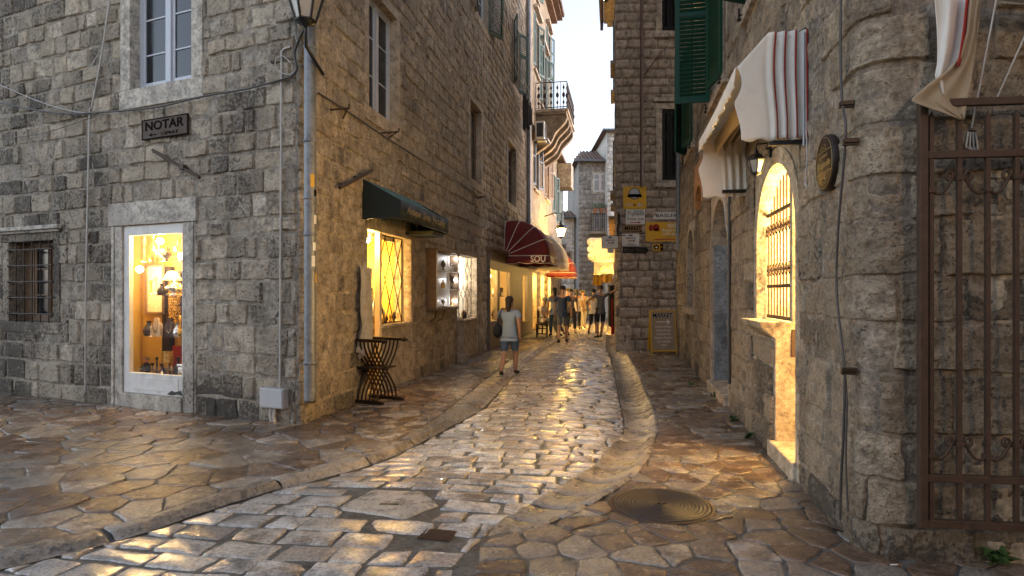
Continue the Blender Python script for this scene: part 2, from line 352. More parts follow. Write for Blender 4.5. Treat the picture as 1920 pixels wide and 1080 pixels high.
def text(s, fr, box, y, mat, parent, shear=0.0, ext=.002, name='lettering', bold=0.0, rot=0.0):
    """fit the writing into box (u0,u1,z0,z1) on the plane y of frame fr"""
    cu = bpy.data.curves.new('t', 'FONT'); cu.body = s; cu.extrude = .01; cu.shear = shear; cu.offset = bold; cu.resolution_u = 3
    o = bpy.data.objects.new('t', cu); COL.objects.link(o)
    dg = bpy.context.evaluated_depsgraph_get(); me = o.evaluated_get(dg).to_mesh()
    vs = [v.co.copy() for v in me.vertices]; fs = [tuple(p.vertices) for p in me.polygons]
    o.evaluated_get(dg).to_mesh_clear(); bpy.data.objects.remove(o); bpy.data.curves.remove(cu)
    if not vs: return None
    x0 = min(v.x for v in vs); x1 = max(v.x for v in vs); y0 = min(v.y for v in vs); y1 = max(v.y for v in vs)
    u0, u1, z0, z1 = box; sx = (u1 - u0) / (x1 - x0); sz = (z1 - z0) / (y1 - y0)
    mb = MB(fr); mb.add([(u0 + (v.x - x0) * sx, y - v.z / .01 * ext, z0 + (v.y - y0) * sz) for v in vs], fs)
    return mb.build(name, mat, parent)
# ---------------------------------------------------------------- wall paths
class Path:
    """straight (u<0) - rounded corner - straight (u>L); facing the wall, u runs left to right, y points into the wall"""
    def __init__(s, K, d1, d2, r):
        d1 = Vector(d1).normalized(); d2 = Vector(d2).normalized(); K = Vector(K)
        th = d1.angle(d2); t = r * math.tan(th / 2); s.O1 = K - d1 * t; s.O2 = K + d2 * t; s.th = th; s.r = r; s.L = r * th
        s.d1, s.d2 = d1, d2; s.a0 = math.atan2(d1.y, d1.x)
        s.f1 = frame(s.O1, d1); s.f2 = frame(s.O2, d2, s.L)
    def pos(s, u, y, z):
        u = np.asarray(u, float); a = s.a0 + np.clip(u / s.r, 0, s.th)
        dx, dy = np.cos(a), np.sin(a)
        # centre of the arc lies to the left of the direction (inside the building)
        n1 = left(s.d1); cx, cyy = s.O1.x + n1.x * s.r, s.O1.y + n1.y * s.r
        bx = cx + dy * s.r; by = cyy - dx * s.r
        e = np.where(u < 0, u, np.where(u > s.L, u - s.L, 0)); 
        return np.stack([bx + dx * e - dy * y, by + dy * e + dx * y, np.broadcast_to(z, bx.shape)], -1)
def rdg(x, y, z, s):
    r = 0; a = 1.0
    for k in range(4): r = r + a * (.5 - 1.6 * np.abs(noise(x * 2 ** k, y * 2 ** k * 1.3, z * 2 ** k, s + k))); a *= .55
    return r
def masonry(pos, u0, u1, z0, z1, holes, rows, wid, seed, n=(8, 7), amp=.006, prot=.02, gap=.011, wav=.02, nsc=9, name='wall', mat=None, parent=None, grow=0.0, extra=None, bev=.014, ridge=0.0):
    rnd = random.Random(seed); B = []; z = z0
    while z < z1 - .02:
        rh = rnd.uniform(*rows) * (1 + grow * (z < z0 + 1.2))
        zt = min(z + rh, z1)
        if z1 - zt < rows[0] * .5: zt = z1
        u = u0 - rnd.uniform(0, wid[1])
        while u < u1:
            wd = rnd.uniform(*wid) * (1 + grow * (z < z0 + 1.2)); a, b = max(u, u0), min(u + wd, u1); u += wd
            if b - a > .03: B.append([a, b, z, zt])
        z = zt
    for h in holes:
        o = []
        for a, b, c, d in B:
            if b <= h[0] or a >= h[1] or d <= h[2] or c >= h[3]: o.append([a, b, c, d]); continue
            if a < h[0]: o.append([a, h[0], c, d])
            if b > h[1]: o.append([h[1], b, c, d])
            m0, m1 = max(a, h[0]), min(b, h[1])
            if c < h[2]: o.append([m0, m1, c, h[2]])
            if d > h[3]: o.append([m0, m1, h[3], d])
        B = o
    B = np.array([b for b in B if b[1] - b[0] > .05 and b[3] - b[2] > .04]); nb = len(B)
    rs = np.random.RandomState(seed); nx, nz = n
    def par(k, ln):
        # edge, bevel, evenly spaced, bevel, edge (as fractions, per block)
        e = np.minimum(bev, ln * .2)[:, None] / ln[:, None]
        if k >= 7:
            q = np.linspace(0, 1, k - 4)[None, :]; f = np.minimum(e * 1.7, .35)
            return np.concatenate([np.zeros((nb, 1)), e, f + (1 - 2 * f) * q, 1 - e, np.ones((nb, 1))], 1)
        q = np.linspace(0, 1, k - 2)[None, :]; return np.concatenate([np.zeros((nb, 1)), e + (1 - 2 * e) * q, np.ones((nb, 1))], 1)
    W_ = B[:, 1] - B[:, 0] - gap; H_ = B[:, 3] - B[:, 2] - gap
    s = par(nx, W_); t = par(nz, H_)
    S = np.repeat(s[:, None, :], nz, 1); Tt = np.repeat(t[:, :, None], nx, 2)
    jit = rs.uniform(-.009, .009, (nb, 4, 2)) * (prot / .02)
    jit[:, :, 0] *= np.clip(W_ / .3, .3, 1)[:, None]
    bil = lambda k: (jit[:, 0, k, None, None] * (1 - S) * (1 - Tt) + jit[:, 1, k, None, None] * S * (1 - Tt) + jit[:, 2, k, None, None] * S * Tt + jit[:, 3, k, None, None] * (1 - S) * Tt)
    U = B[:, 0, None, None] + gap / 2 + S * W_[:, None, None] + bil(0)
    Z = B[:, 2, None, None] + gap / 2 + Tt * H_[:, None, None] + bil(1)
    # wavy edges of the block outline
    U = U + noise(U * 13, Z * 13, 0, seed + 3) * .007 * prot / .02; 
    wv = noise(U * .7, Z * .9, 2.5, seed + 5) * wav
    mask_e = np.ones_like(Z)
    Z2 = Z + wv * np.clip((Z - z0) / .3, 0, 1) + noise(U * 13, Z * 13, 5, seed + 4) * .006 * prot / .02
    for h in holes:      # keep edges straight round the openings
        dd = np.maximum(np.maximum(h[0] - U, U - h[1]), np.maximum(h[2] - Z, Z - h[3])); mask_e = np.minimum(mask_e, np.clip(dd / .12, 0, 1))
    Z = Z + (Z2 - Z) * mask_e
    base = rs.uniform(-1, 1, nb)[:, None, None] * prot * .55
    tx = rs.uniform(-1, 1, nb)[:, None, None] * prot * .35; tz = rs.uniform(-1, 1, nb)[:, None, None] * prot * .3
    Y = -(prot * .9 + base + tx * (S - .5) + tz * (Tt - .5) + (fbm(U * nsc, Z * nsc, rs.uniform(0, 50, nb)[:, None, None], seed + 7) if not ridge else rdg(U * nsc, Z * nsc, rs.uniform(0, 50, nb)[:, None, None], seed + 7)) * amp)
    edge = (S < 1e-6) | (S > 1 - 1e-6) | (Tt < 1e-6) | (Tt > 1 - 1e-6); Y = np.where(edge, .012, np.minimum(Y, -.001))
    if extra is not None: Y = Y + extra(U, Z)
    V = pos(U, Y, Z).reshape(-1, 3)
    i = np.arange(nb)[:, None, None] * nx * nz; a = np.arange(nz - 1)[None, :, None] * nx + np.arange(nx - 1)[None, None, :]
    q = (i + a).reshape(-1); Fq = np.stack([q, q + 1, q + 1 + nx, q + nx], 1)
    return npmesh(name, V, Fq, mat, parent, True)
def backing(pos, u0, u1, z0, z1, holes, y=.004, name='mortar_bed', mat=None, parent=None, du=.25, dz=.5, extra=None):
    us = sorted(set([u0, u1] + [k for h in holes for k in h[:2] if u0 < k < u1] + list(np.arange(u0, u1, du))))
    zs = sorted(set([z0, z1] + [k for h in holes for k in h[2:] if z0 < k < z1] + list(np.arange(z0, z1, dz))))
    us = np.array(us); zs = np.array(zs); U, Z = np.meshgrid(us, zs); Y = np.full_like(U, y) + noise(U * 3, Z * 3, 0, 9) * .003
    if extra is not None: Y = Y + extra(U, Z)
    V = pos(U, Y, Z).reshape(-1, 3); n = len(us); Q = []
    for j in range(len(zs) - 1):
        zc = (zs[j] + zs[j + 1]) / 2
        for i in range(n - 1):
            uc = (us[i] + us[i + 1]) / 2
            if any(h[0] < uc < h[1] and h[2] < zc < h[3] for h in holes): continue
            q = j * n + i; Q.append((q, q + 1, q + 1 + n, q + n))
    return npmesh(name, V, np.array(Q), mat, parent, True)
VPL, VPR = 1175.0, 1170.0
CA = gnd(566, 795)
PA = Path((CA.x, CA.y), ((1700 + VPL) * 0 + 2660, -F), ((VPL - CX) / F, 1), .05)      # facade with the shop door, corner, street side
FB, FA = PA.f1, PA.f2
XR0, kR = 1.39, (VPR - CX) / F
dC = Vector((.63, -.05)).normalized()
KR = Vector((0, 0)); _C0 = Vector((2.24, 3.485))
# corner where the right wall line meets the facade facing us
_s = (XR0 + kR * _C0.y - _C0.x) / (dC.x - kR * dC.y); KR = _C0 + dC * _s
PR = Path(KR, (-kR, -1), dC, .14)
FR, FC = PR.f1, PR.f2
SO = gnd(1155, 655)
FS = frame((SO.x, SO.y), (1, 0))
def dR(px): return XR0 / ((px - CX) / F - kR)
def box_uv(fr, x0, x1, y0, y1, w=0.0):
    ym, xm = (y0 + y1) / 2, (x0 + x1) / 2
    return hit(fr, x0, ym, w)[0], hit(fr, x1, ym, w)[0], hit(fr, xm, y1, w)[1], hit(fr, xm, y0, w)[1]
# ---------------------------------------------------------------- the ground
kin = [(-5.6, 2.3), (-4.9, 2.55), (-3.9, 3.1), (-3.2, 3.6), (-2.57, 4.03), (-2.36, 4.47), (-2.04, 5.03), (-1.56, 5.6), (-1.32, 5.95), (-1.10, 6.93), (-.86, 8.14), (-.22, 12.8), (.2, 15.7), (.83, 19.2), (5.6, 45)]
kout = [(-5.0, 1.9), (-4.2, 2.3), (-3.2, 3.0), (-2.38, 3.84), (-2.17, 4.28), (-1.88, 4.78), (-1.38, 5.36), (-1.15, 5.79), (-.80, 6.8), (-.38, 8.29), (.295, 13.6), (.786, 16.4), (1.33, 19.2), (6.1, 45)]
kin = [((xx + (.32 if yy < 7.5 else .12) * (float(np.interp(yy, [q_[1] for q_ in kout], [q_[0] for q_ in kout])) - xx)), yy) for xx, yy in kin]
gin = [(-.2, 1.6), (-.27, 2.6), (-.31, 3.2), (-.30, 3.45), (-.255, 3.67), (-.03, 4.2), (.455, 5.03), (.79, 5.6), (.99, 6.18), (1.22, 6.7), (1.36, 7.4), (1.69, 9.8), (2.40, 14.7), (2.62, 17), (3.1, 20), (7.0, 45)]
gout = [(-.19, 1.6), (-.25, 2.6), (-.28, 3.3), (-.20, 3.72), (.20, 3.98), (.48, 4.25), (.99, 5.03), (1.23, 5.6), (1.60, 6.8), (1.79, 7.7), (2.32, 11.1), (2.82, 14.9), (3.02, 17), (3.5, 20), (7.5, 45)]
def xof(pl, y): return np.interp(y, [p[1] for p in pl], [p[0] for p in pl])
def hgt(x, y):
    x = np.asarray(x, float); y = np.asarray(y, float)
    a, b, c = xof(kout, y), xof(gin, y), xof(gout, y)
    t = np.clip((x - b) / (c - b), 0, 1); a0 = xof(kin, y); a0 = a0 + (a - a0) * .55; dl = np.clip((x - a0) / (a - a0) * 2, 0, 1)
    road = (-.055 + .02 * np.sin(np.pi * np.clip((x - a) / np.maximum(b - a, .1), 0, 1))) * dl
    near = np.clip((y - 2.5) / 2.5, .25, 1)
    gut = road * (1 - t) - .038 * np.sin(np.pi * t) * np.clip((y - 2.6) / 1.2, .35, 1)
    h = np.where(x < a0, 0, np.where(x < b, road, np.where(x < c, gut, 0)))
    h = np.where((x > a0) & (x < c), h * near, h)
    return h + .012 * noise(x * .6, y * .6, 0, 3)
gx = np.concatenate([np.arange(-60, -8, 4), np.arange(-8, 9, .09), np.arange(9, 60, 4)])
gy = np.concatenate([np.arange(-40, 1, 2.5), np.arange(1, 12, .09), np.arange(12, 30, .25), np.arange(30, 90, 4)])
X, Y = np.meshgrid(gx, gy); Z = hgt(X, np.clip(Y, 1.6, 45)) - .008 - .010 * np.clip((Y - 5) / 2, 0, 1) + .004 * noise(X * 7, Y * 7, 0, 8)
V = np.stack([X, Y, Z], -1).reshape(-1, 3); n = len(gx)
q = (np.arange(len(gy) - 1)[:, None] * n + np.arange(n - 1)[None, :]).reshape(-1)
tag(npmesh('ground', V, np.stack([q, q + 1, q + 1 + n, q + n], 1), M['joint']), kind='structure')
def clip_poly(subj, conv):
    out = subj; n = len(conv)
    for i in range(n):
        ax, ay = conv[i]; bx, by = conv[(i + 1) % n]; inp = out; out = []
        if not inp: break
        S = inp[-1]; sS = (bx - ax) * (S[1] - ay) - (by - ay) * (S[0] - ax)
        for E in inp:
            sE = (bx - ax) * (E[1] - ay) - (by - ay) * (E[0] - ax)
            if sE >= 0:
                if sS < 0: t = sS / (sS - sE); out.append((S[0] + (E[0] - S[0]) * t, S[1] + (E[1] - S[1]) * t))
                out.append(E)
            elif sS >= 0: t = sS / (sS - sE); out.append((S[0] + (E[0] - S[0]) * t, S[1] + (E[1] - S[1]) * t))
            S, sS = E, sE
    return out
def halfplane(poly, m, nrm):
    out = []; k = len(poly)
    for i in range(k):
        P, Q = poly[i], poly[(i + 1) % k]; a = (P[0] - m[0]) * nrm[0] + (P[1] - m[1]) * nrm[1]; b = (Q[0] - m[0]) * nrm[0] + (Q[1] - m[1]) * nrm[1]
        if a <= 0: out.append(P)
        if (a < 0 < b) or (b < 0 < a): t = a / (a - b); out.append((P[0] + (Q[0] - P[0]) * t, P[1] + (Q[1] - P[1]) * t))
    return out
def area(p): return sum(p[i][0] * p[(i + 1) % len(p)][1] - p[(i + 1) % len(p)][0] * p[i][1] for i in range(len(p))) / 2
def voronoi(x0, x1, y0, y1, sz, seed, sx=1.0):
    rnd = random.Random(seed); nx = int((x1 - x0) / (sz * sx)) + 1; ny = int((y1 - y0) / sz) + 1; G = {}
    for j in range(-1, ny + 1):
        for i in range(-1, nx + 1):
            if rnd.random() < .12 and i % 2: continue
            G[(i, j)] = (x0 + (i + .5 + rnd.uniform(-.42, .42) + .5 * (j % 2)) * sz * sx, y0 + (j + .5 + rnd.uniform(-.42, .42)) * sz)
    cells = []
    for (i, j), p in G.items():
        if not (0 <= i < nx and 0 <= j < ny): continue
        poly = [(p[0] - sz * 2 * sx, p[1] - sz * 2), (p[0] + sz * 2 * sx, p[1] - sz * 2), (p[0] + sz * 2 * sx, p[1] + sz * 2), (p[0] - sz * 2 * sx, p[1] + sz * 2)]
        for a in range(-2, 3):
            for b in range(-2, 3):
                o = G.get((i + a, j + b))
                if o is None or (a == 0 and b == 0): continue
                poly = halfplane(poly, ((p[0] + o[0]) / 2, (p[1] + o[1]) / 2), (o[0] - p[0], o[1] - p[1]))
                if len(poly) < 3: break
            if len(poly) < 3: break
        if len(poly) >= 3: cells.append(poly)
    return cells
class Stones:
    def __init__(s): s.V = []; s.Fc = []
    def add(s, poly, gap, rnd, dome=.006, tilt=.006, lift=0.0, fine=.05, bev=.012, ragged=.008):
        if area(poly) < 0: poly = poly[::-1]
        if area(poly) < .006: return
        cx = sum(p[0] for p in poly) / len(poly); cyy = sum(p[1] for p in poly) / len(poly)
        dist = math.hypot(cx, cyy); fn = fine if dist < 7 else fine * 2.5
        pts = []
        for i in range(len(poly)):
            P, Q = poly[i], poly[(i + 1) % len(poly)]; L = math.hypot(Q[0] - P[0], Q[1] - P[1])
            if L < .004: continue
            k = max(1, int(L / fn))
            for a in range(k): pts.append((P[0] + (Q[0] - P[0]) * a / k, P[1] + (Q[1] - P[1]) * a / k))
        if len(pts) < 3: return
        # round the corners a little, make the edge ragged, then draw in by the joint width
        m = len(pts); P2 = []
        for i in range(m):
            a, b, c = pts[i - 1], pts[i], pts[(i + 1) % m]; P2.append((.14 * a[0] + .72 * b[0] + .14 * c[0], .14 * a[1] + .72 * b[1] + .14 * c[1]))
        A = np.array(P2); r = np.hypot(A[:, 0] - cx, A[:, 1] - cyy)[:, None]; C = np.array([[cx, cyy]])
        rg = (noise(A[:, 0] * 38, A[:, 1] * 38, rnd.random() * 99, 5) * .7 + noise(A[:, 0] * 12, A[:, 1] * 12, rnd.random() * 99, 5) * .5)[:, None] * ragged
        def ins(d): return A + (C - A) / np.maximum(r, .02) * np.minimum(d + rg, r * .45)
        r0, r1, r2 = ins(gap * .6), ins(gap), ins(gap + bev); r2b = ins(gap + bev * 1.9)
        r3 = r2b + (C - r2b) * .45
        ta, tb = rnd.uniform(-tilt, tilt), rnd.uniform(-tilt, tilt); lf = lift + rnd.uniform(-.003, .004)
        def z(Q, dz): return hgt(Q[:, 0], Q[:, 1]) + dz + (Q[:, 0] - cx) * ta / .2 + (Q[:, 1] - cyy) * tb / .2
        b = len(s.V); m = len(A)
        for Q, dz in ((r0, -.03), (r1, lf - .008), (r2, lf - .0008), (r2b, lf), (r3, lf + dome * .8)):
            zz = z(Q, dz) + (noise(Q[:, 0] * 9, Q[:, 1] * 9, 3, 7) * .0025)
            s.V += list(zip(Q[:, 0], Q[:, 1], zz))
        s.V.append((cx, cyy, float(z(C, lf + dome)[0])))
        for k in range(4):
            for i in range(m): j = (i + 1) % m; s.Fc.append((b + k * m + i, b + k * m + j, b + (k + 1) * m + j, b + (k + 1) * m + i))
        for i in range(m): s.Fc.append((b + 4 * m + i, b + 4 * m + (i + 1) % m, b + 5 * m))
    def build(s, name, mat):
        me = bpy.data.meshes.new(name); me.from_pydata(s.V, [], s.Fc); me.update(); me.polygons.foreach_set('use_smooth', [True] * len(me.polygons))
        me.materials.append(mat); o = bpy.data.objects.new(name, me); link(o); return tag(o, kind='structure')
rnd = random.Random(5)
# road setts: rows across the street
road_reg = kout + [(p[0] - .02, p[1]) for p in gin[::-1]]
road_reg = [(float(xof(kout, y)), y) for y in np.arange(2.0, 45, .15)] + [(float(xof(gin, y)), y) for y in np.arange(45, 2.0, -.15)]
slab = [gnd(632, 942), gnd(700, 908), gnd(795, 912), gnd(826, 938), gnd(757, 966), gnd(640, 948)]; slab = [(p.x, p.y) for p in slab]
if area(slab) < 0: slab = slab[::-1]
_sc = (sum(a for a, b in slab) / 6, sum(b for a, b in slab) / 6); slab_x = [(_sc[0] + (a - _sc[0]) * 1.02, _sc[1] + (b - _sc[1]) * 1.02) for a, b in slab]
def inpoly(p, poly):
    c = False
    for i in range(len(poly)):
        a, b = poly[i - 1], poly[i]
        if (a[1] > p[1]) != (b[1] > p[1]) and p[0] < (b[0] - a[0]) * (p[1] - a[1]) / (b[1] - a[1]) + a[0]: c = not c
    return c
st = Stones(); ds = Vector((.20, 1)).normalized(); dn = Vector((ds.y, -ds.x)); s_ = -1.0
grate_c = gnd(820, 995)
while s_ < 46:
    hh = rnd.uniform(.19, .26) if s_ < 4.6 else (rnd.uniform(.14, .19) if s_ < 7 else rnd.uniform(.11, .16)); t = -9 - rnd.random() * .4
    j0 = rnd.uniform(-.02, .02)
    while t < 8:
        wd = rnd.uniform(.22, .46) if s_ < 7 else rnd.uniform(.22, .48)
        q = [(t, s_ + rnd.uniform(-.013, .013)), (t + wd, s_ + rnd.uniform(-.013, .013)), (t + wd + rnd.uniform(-.03, .03), s_ + hh + rnd.uniform(-.013, .013)), (t + rnd.uniform(-.03, .03), s_ + hh + rnd.uniform(-.013, .013))]
        q = [(dn.x * a + ds.x * b, dn.y * a + ds.y * b) for a, b in q]; t += wd
        # a slow meander of the courses in the foreground
        q = [(x, y + .10 * math.sin(x * 1.1 + .6)) for x, y in q]
        c = (sum(p[0] for p in q) / 4, sum(p[1] for p in q) / 4)
        if c[1] < 2.3 or c[1] > 44: continue
        if c[0] < xof(kout, c[1]) - .3 or c[0] > xof(gin, c[1]) + .3: continue
        if inpoly(c, slab_x) or math.hypot(c[0] - grate_c.x, c[1] - grate_c.y) < .13: continue
        if area(q) < 0: q = q[::-1]
        p = clip_poly(road_reg, q) if (c[0] < xof(kout, c[1]) + .5 or c[0] > xof(gin, c[1]) - .5) else q
        dx, dy = c[0] - _sc[0], c[1] - _sc[1]; dd = math.hypot(dx, dy)
        if dd < .62 and len(p) >= 3:      # trim against the square slab
            best = None
            for i_ in range(len(slab)):
                A_, B_ = slab[i_], slab[(i_ + 1) % len(slab)]; nx_, ny_ = B_[1] - A_[1], A_[0] - B_[0]; l_ = math.hypot(nx_, ny_); sd_ = ((c[0] - A_[0]) * nx_ + (c[1] - A_[1]) * ny_) / l_
                if best is None or sd_ > best[0]: best = (sd_, A_, (-nx_ / l_, -ny_ / l_))
            p = halfplane(p, best[1], best[2])
        if len(p) >= 3: st.add(p, .015 if c[1] < 6 else .009, rnd, dome=.005, tilt=.012, bev=.007, fine=.028, ragged=.010)
    s_ += hh
st.build('road', M['cobble'])
st = Stones(); st.add(slab, .012, rnd, dome=.004, tilt=.001, fine=.04); st.build('road_inspection_slab', M['slabstone'])
mb = MB(); c_ = gnd(730, 939); mb.box(c_.x - .07, c_.x + .07, c_.y - .012, c_.y + .012, float(hgt(c_.x, c_.y)) + .0055, float(hgt(c_.x, c_.y)) + .009)
tag(mb.build('lifting_slot', M['black']), 'small dark lifting slot in the square stone slab of the street', 'slot')
# left paving
x_ = lambda y: float(xof(kin, y))
reg = [(x_(y) - .01, y) for y in np.arange(2.3, 45, .15)] + [(-14, 45), (-14, 2.3)]
st = Stones()
for p in voronoi(-10, 1.2, 2.2, 20, .28, 21, 1.4):
    cx = sum(a[0] for a in p) / len(p); cyy = sum(a[1] for a in p) / len(p)
    if cx > x_(cyy) + .4: continue
    # inside the building: skip
    if cyy > CA.y - .3 and (Vector((cx, cyy)) - Vector((CA.x, CA.y))).dot(left(PA.d2)) > .25 and (Vector((cx, cyy)) - Vector((CA.x, CA.y))).dot(left(PA.d1)) > .25: continue
    if area(p) < 0: p = p[::-1]
    if cx > x_(cyy) - .6: p = clip_poly(reg, p)
    if len(p) >= 3: st.add(p, rnd.uniform(.004, .012), rnd, dome=.0015, tilt=.005, ragged=.011, bev=.005, fine=.035)
st.build('left_pavement', M['flag'])
# right paving: crazy paving near us, coursed slabs further along
xg = lambda y: float(xof(gout, y))
reg = [(7.2, 45), (7.2, 1.8)] + [(xg(y) + .01, y) for y in np.arange(1.8, 45, .15)]
mh = gnd(1239.5, 947); st = Stones()
ring_out = [(mh.x + .36 * math.cos(a), mh.y + .36 * math.sin(a)) for a in np.linspace(0, 2 * math.pi, 24, endpoint=False)]
for p in voronoi(-.3, 5.2, 1.8, 5.9, .205, 33, 1.3) :
    cx = sum(a[0] for a in p) / len(p); cyy = sum(a[1] for a in p) / len(p)
    if cx < xg(cyy) - .4 or math.hypot(cx - mh.x, cyy - mh.y) < .34: continue
    if area(p) < 0: p = p[::-1]
    if cx < xg(cyy) + .5: p = clip_poly(reg, p)
    dm = math.hypot(cx - mh.x, cyy - mh.y)
    if dm < .8 and len(p) >= 3:
        vx, vy = (mh.x - cx) / dm, (mh.y - cyy) / dm; p = halfplane(p, (mh.x - vx * .355, mh.y - vy * .355), (vx, vy))
    if len(p) >= 3: st.add(p, rnd.uniform(.005, .014), rnd, dome=.0015, tilt=.006, ragged=.011, bev=.005, fine=.035)
s_ = 5.75
while s_ < 22:
    hh = rnd.uniform(.24, .36); t = .9 + kR * s_ * .6 - rnd.random() * .5
    while t < 6.5:
        wd = rnd.uniform(.4, .85); q = [(t + rnd.uniform(-.03, .03), s_ + rnd.uniform(-.02, .02)), (t + wd, s_ + rnd.uniform(-.02, .02)), (t + wd, s_ + hh), (t + rnd.uniform(-.03, .03), s_ + hh)]; t += wd
        cx = sum(a[0] for a in q) / 4
        if cx < xg(s_) - .5 or cx > XR0 + kR * s_ + .7: continue
        if cx < xg(s_) + .6: q = clip_poly(reg, q)
        if len(q) >= 3: st.add(q, .006, rnd, dome=.001, tilt=.004, bev=.005)
    s_ += hh
st.build('right_pavement', M['flag'])
# kerb stones on the left, hollow gutter stones on the right
def strip(name, xa, xb, y0, y1, prof, ln, mat, seed, nv=8, gp_=.009):
    rnd = random.Random(seed); mb = MB(); y = y0
    while y < y1:
        L = rnd.uniform(*ln) * (1 if y < 12 else 1.6); ye = min(y + L, y1); lf = rnd.uniform(-.003, .004); nu = max(3, int((ye - y) / .12)); o = rnd.random() * 50
        def fn(a, b, y=y, ye=ye, lf=lf, o=o):
            yy = y + gp_ + (ye - y - 2 * gp_) * b; X0, X1 = float(xa(yy)), float(xb(yy))
            # slabs are cut square to the line
            x = X0 + (X1 - X0) * a; sl = (float(xa(yy + .1)) - float(xa(yy - .1))) / .2
            yq = yy - (a - .5) * (X1 - X0) * max(-.8, min(.8, sl)) * .5
            X0, X1 = float(xa(yq)), float(xb(yq)); x = X0 + (X1 - X0) * a
            e = min(b, 1 - b) * (ye - y); ed = -.012 if e < .01 else 0
            return (x, yq, prof(x, yq, a) + lf + ed + .0035 * float(fbm(x * 10, yq * 10, o, 3)))
        vs = [fn(i / nv, j) for j in [0, .012 / (ye - y) + .0] + [k / nu for k in range(1, nu)] + [1 - .012 / (ye - y), 1] for i in range(nv + 1)]
        m = nu + 3; fs = [(j * (nv + 1) + i, j * (nv + 1) + i + 1, (j + 1) * (nv + 1) + i + 1, (j + 1) * (nv + 1) + i) for j in range(m - 1) for i in range(nv)]
        mb.add(vs, fs, True); y = ye
    return tag(mb.build(name, mat), kind='structure')
def kp(x, y, a):
    r = float(hgt(xof(kout, y) + .01, y)); e = 0.008 if a > .03 else -.01
    return e + .006 * math.sin(a * 5) if a < .6 else e + (r - e + .004) * min(1, (a - .6) / .25) ** 1.6
strip('left_kerb', lambda y: xof(kin, y), lambda y: xof(kout, y), 2.45, 44, kp, (.6, 1.1), M['kerb'], 4, 10)
def gp(x, y, a):
    return max(float(hgt(x, y)), -.012 if a > .93 else -9) + (.016 if .8 < a < .97 else 0) + (.010 if a < .1 else 0) + .004 - .04 * min(1, max(0, (4.05 - y) / .25))
strip('right_gutter', lambda y: xof(gin, y), lambda y: xof(gout, y) + .02, 3.78, 44, gp, (.22, .40), M['kerb'], 6, 12, .013)
# manhole cover and small grate
z0 = float(hgt(mh.x, mh.y)); mb = MB(T(mh.x, mh.y, z0))
prof = [(.335, -.03), (.335, .010), (.318, .011)]
for k_ in range(11): r_ = .308 - .025 * k_; prof += [(r_, .007), (r_ - .009, .007), (r_ - .011, .0105), (r_ - .020, .0105)]
mb.lathe(prof + [(.001, .011)], n=64)
mb.box(-.03, .03, -.006, .006, .0105, .016); mb.box(-.006, .006, -.03, .03, .0105, .0155)
mc = thing('manhole_cover', 'round cast iron manhole cover with concentric rings in the right pavement', 'manhole cover', loc=(mh.x, mh.y, z0))
mb.build('lid', M['manhole'], mc)
fm = frame((mh.x, mh.y), (1, 0)); 
def flat_text(s, c, wdt, hgt_, z, mat, parent, rz=0):
    cu = bpy.data.curves.new('t', 'FONT'); cu.body = s; cu.resolution_u = 2; o = bpy.data.objects.new('t', cu); COL.objects.link(o)
    dg = bpy.context.evaluated_depsgraph_get(); me = o.evaluated_get(dg).to_mesh(); vs = [v.co.copy() for v in me.vertices]; fs = [tuple(p.vertices) for p in me.polygons]
    o.evaluated_get(dg).to_mesh_clear(); bpy.data.objects.remove(o); x1 = max(v.x for v in vs); y1 = max(v.y for v in vs)
    mb = MB(T(c[0], c[1], z) @ RZ(rz)); mb.add([(v.x / x1 * wdt - wdt / 2, v.y / y1 * hgt_, 0) for v in vs], fs); return mb.build('lettering', mat, parent)
flat_text('PTT', (mh.x - .235, mh.y - .02), .06, .035, z0 + .0145, M['rust'], mc, R(80)); flat_text('KOTOR', (mh.x, mh.y + .13), .12, .03, z0 + .0145, M['rust'], mc); flat_text('D 400', (mh.x + .22, mh.y - .03), .09, .035, z0 + .0145, M['rust'], mc, R(-70))
mb = MB(); mb.lathe([(.365, -.02), (.365, .004), (.338, .004), (.338, -.02)], (mh.x, mh.y, z0), 48, cap=False); mb.build('rim', M['rust'], mc)
gz = float(hgt(grate_c.x, grate_c.y)); gt = thing('drain_grate', 'small square rusty cast iron cover set among the street stones', 'drain cover', loc=(grate_c.x, grate_c.y, gz), rz=R(-12))
mb = MB(wm(gt)); mb.box(-.105, .105, -.08, .08, -.02, .004)
for i in range(9):
    for j in range(7): mb.box(-.095 + i * .022, -.095 + i * .022 + .012, -.07 + j * .021, -.07 + j * .021 + .011, .004, .0075)
mb.build('plate', M['rust'], gt)
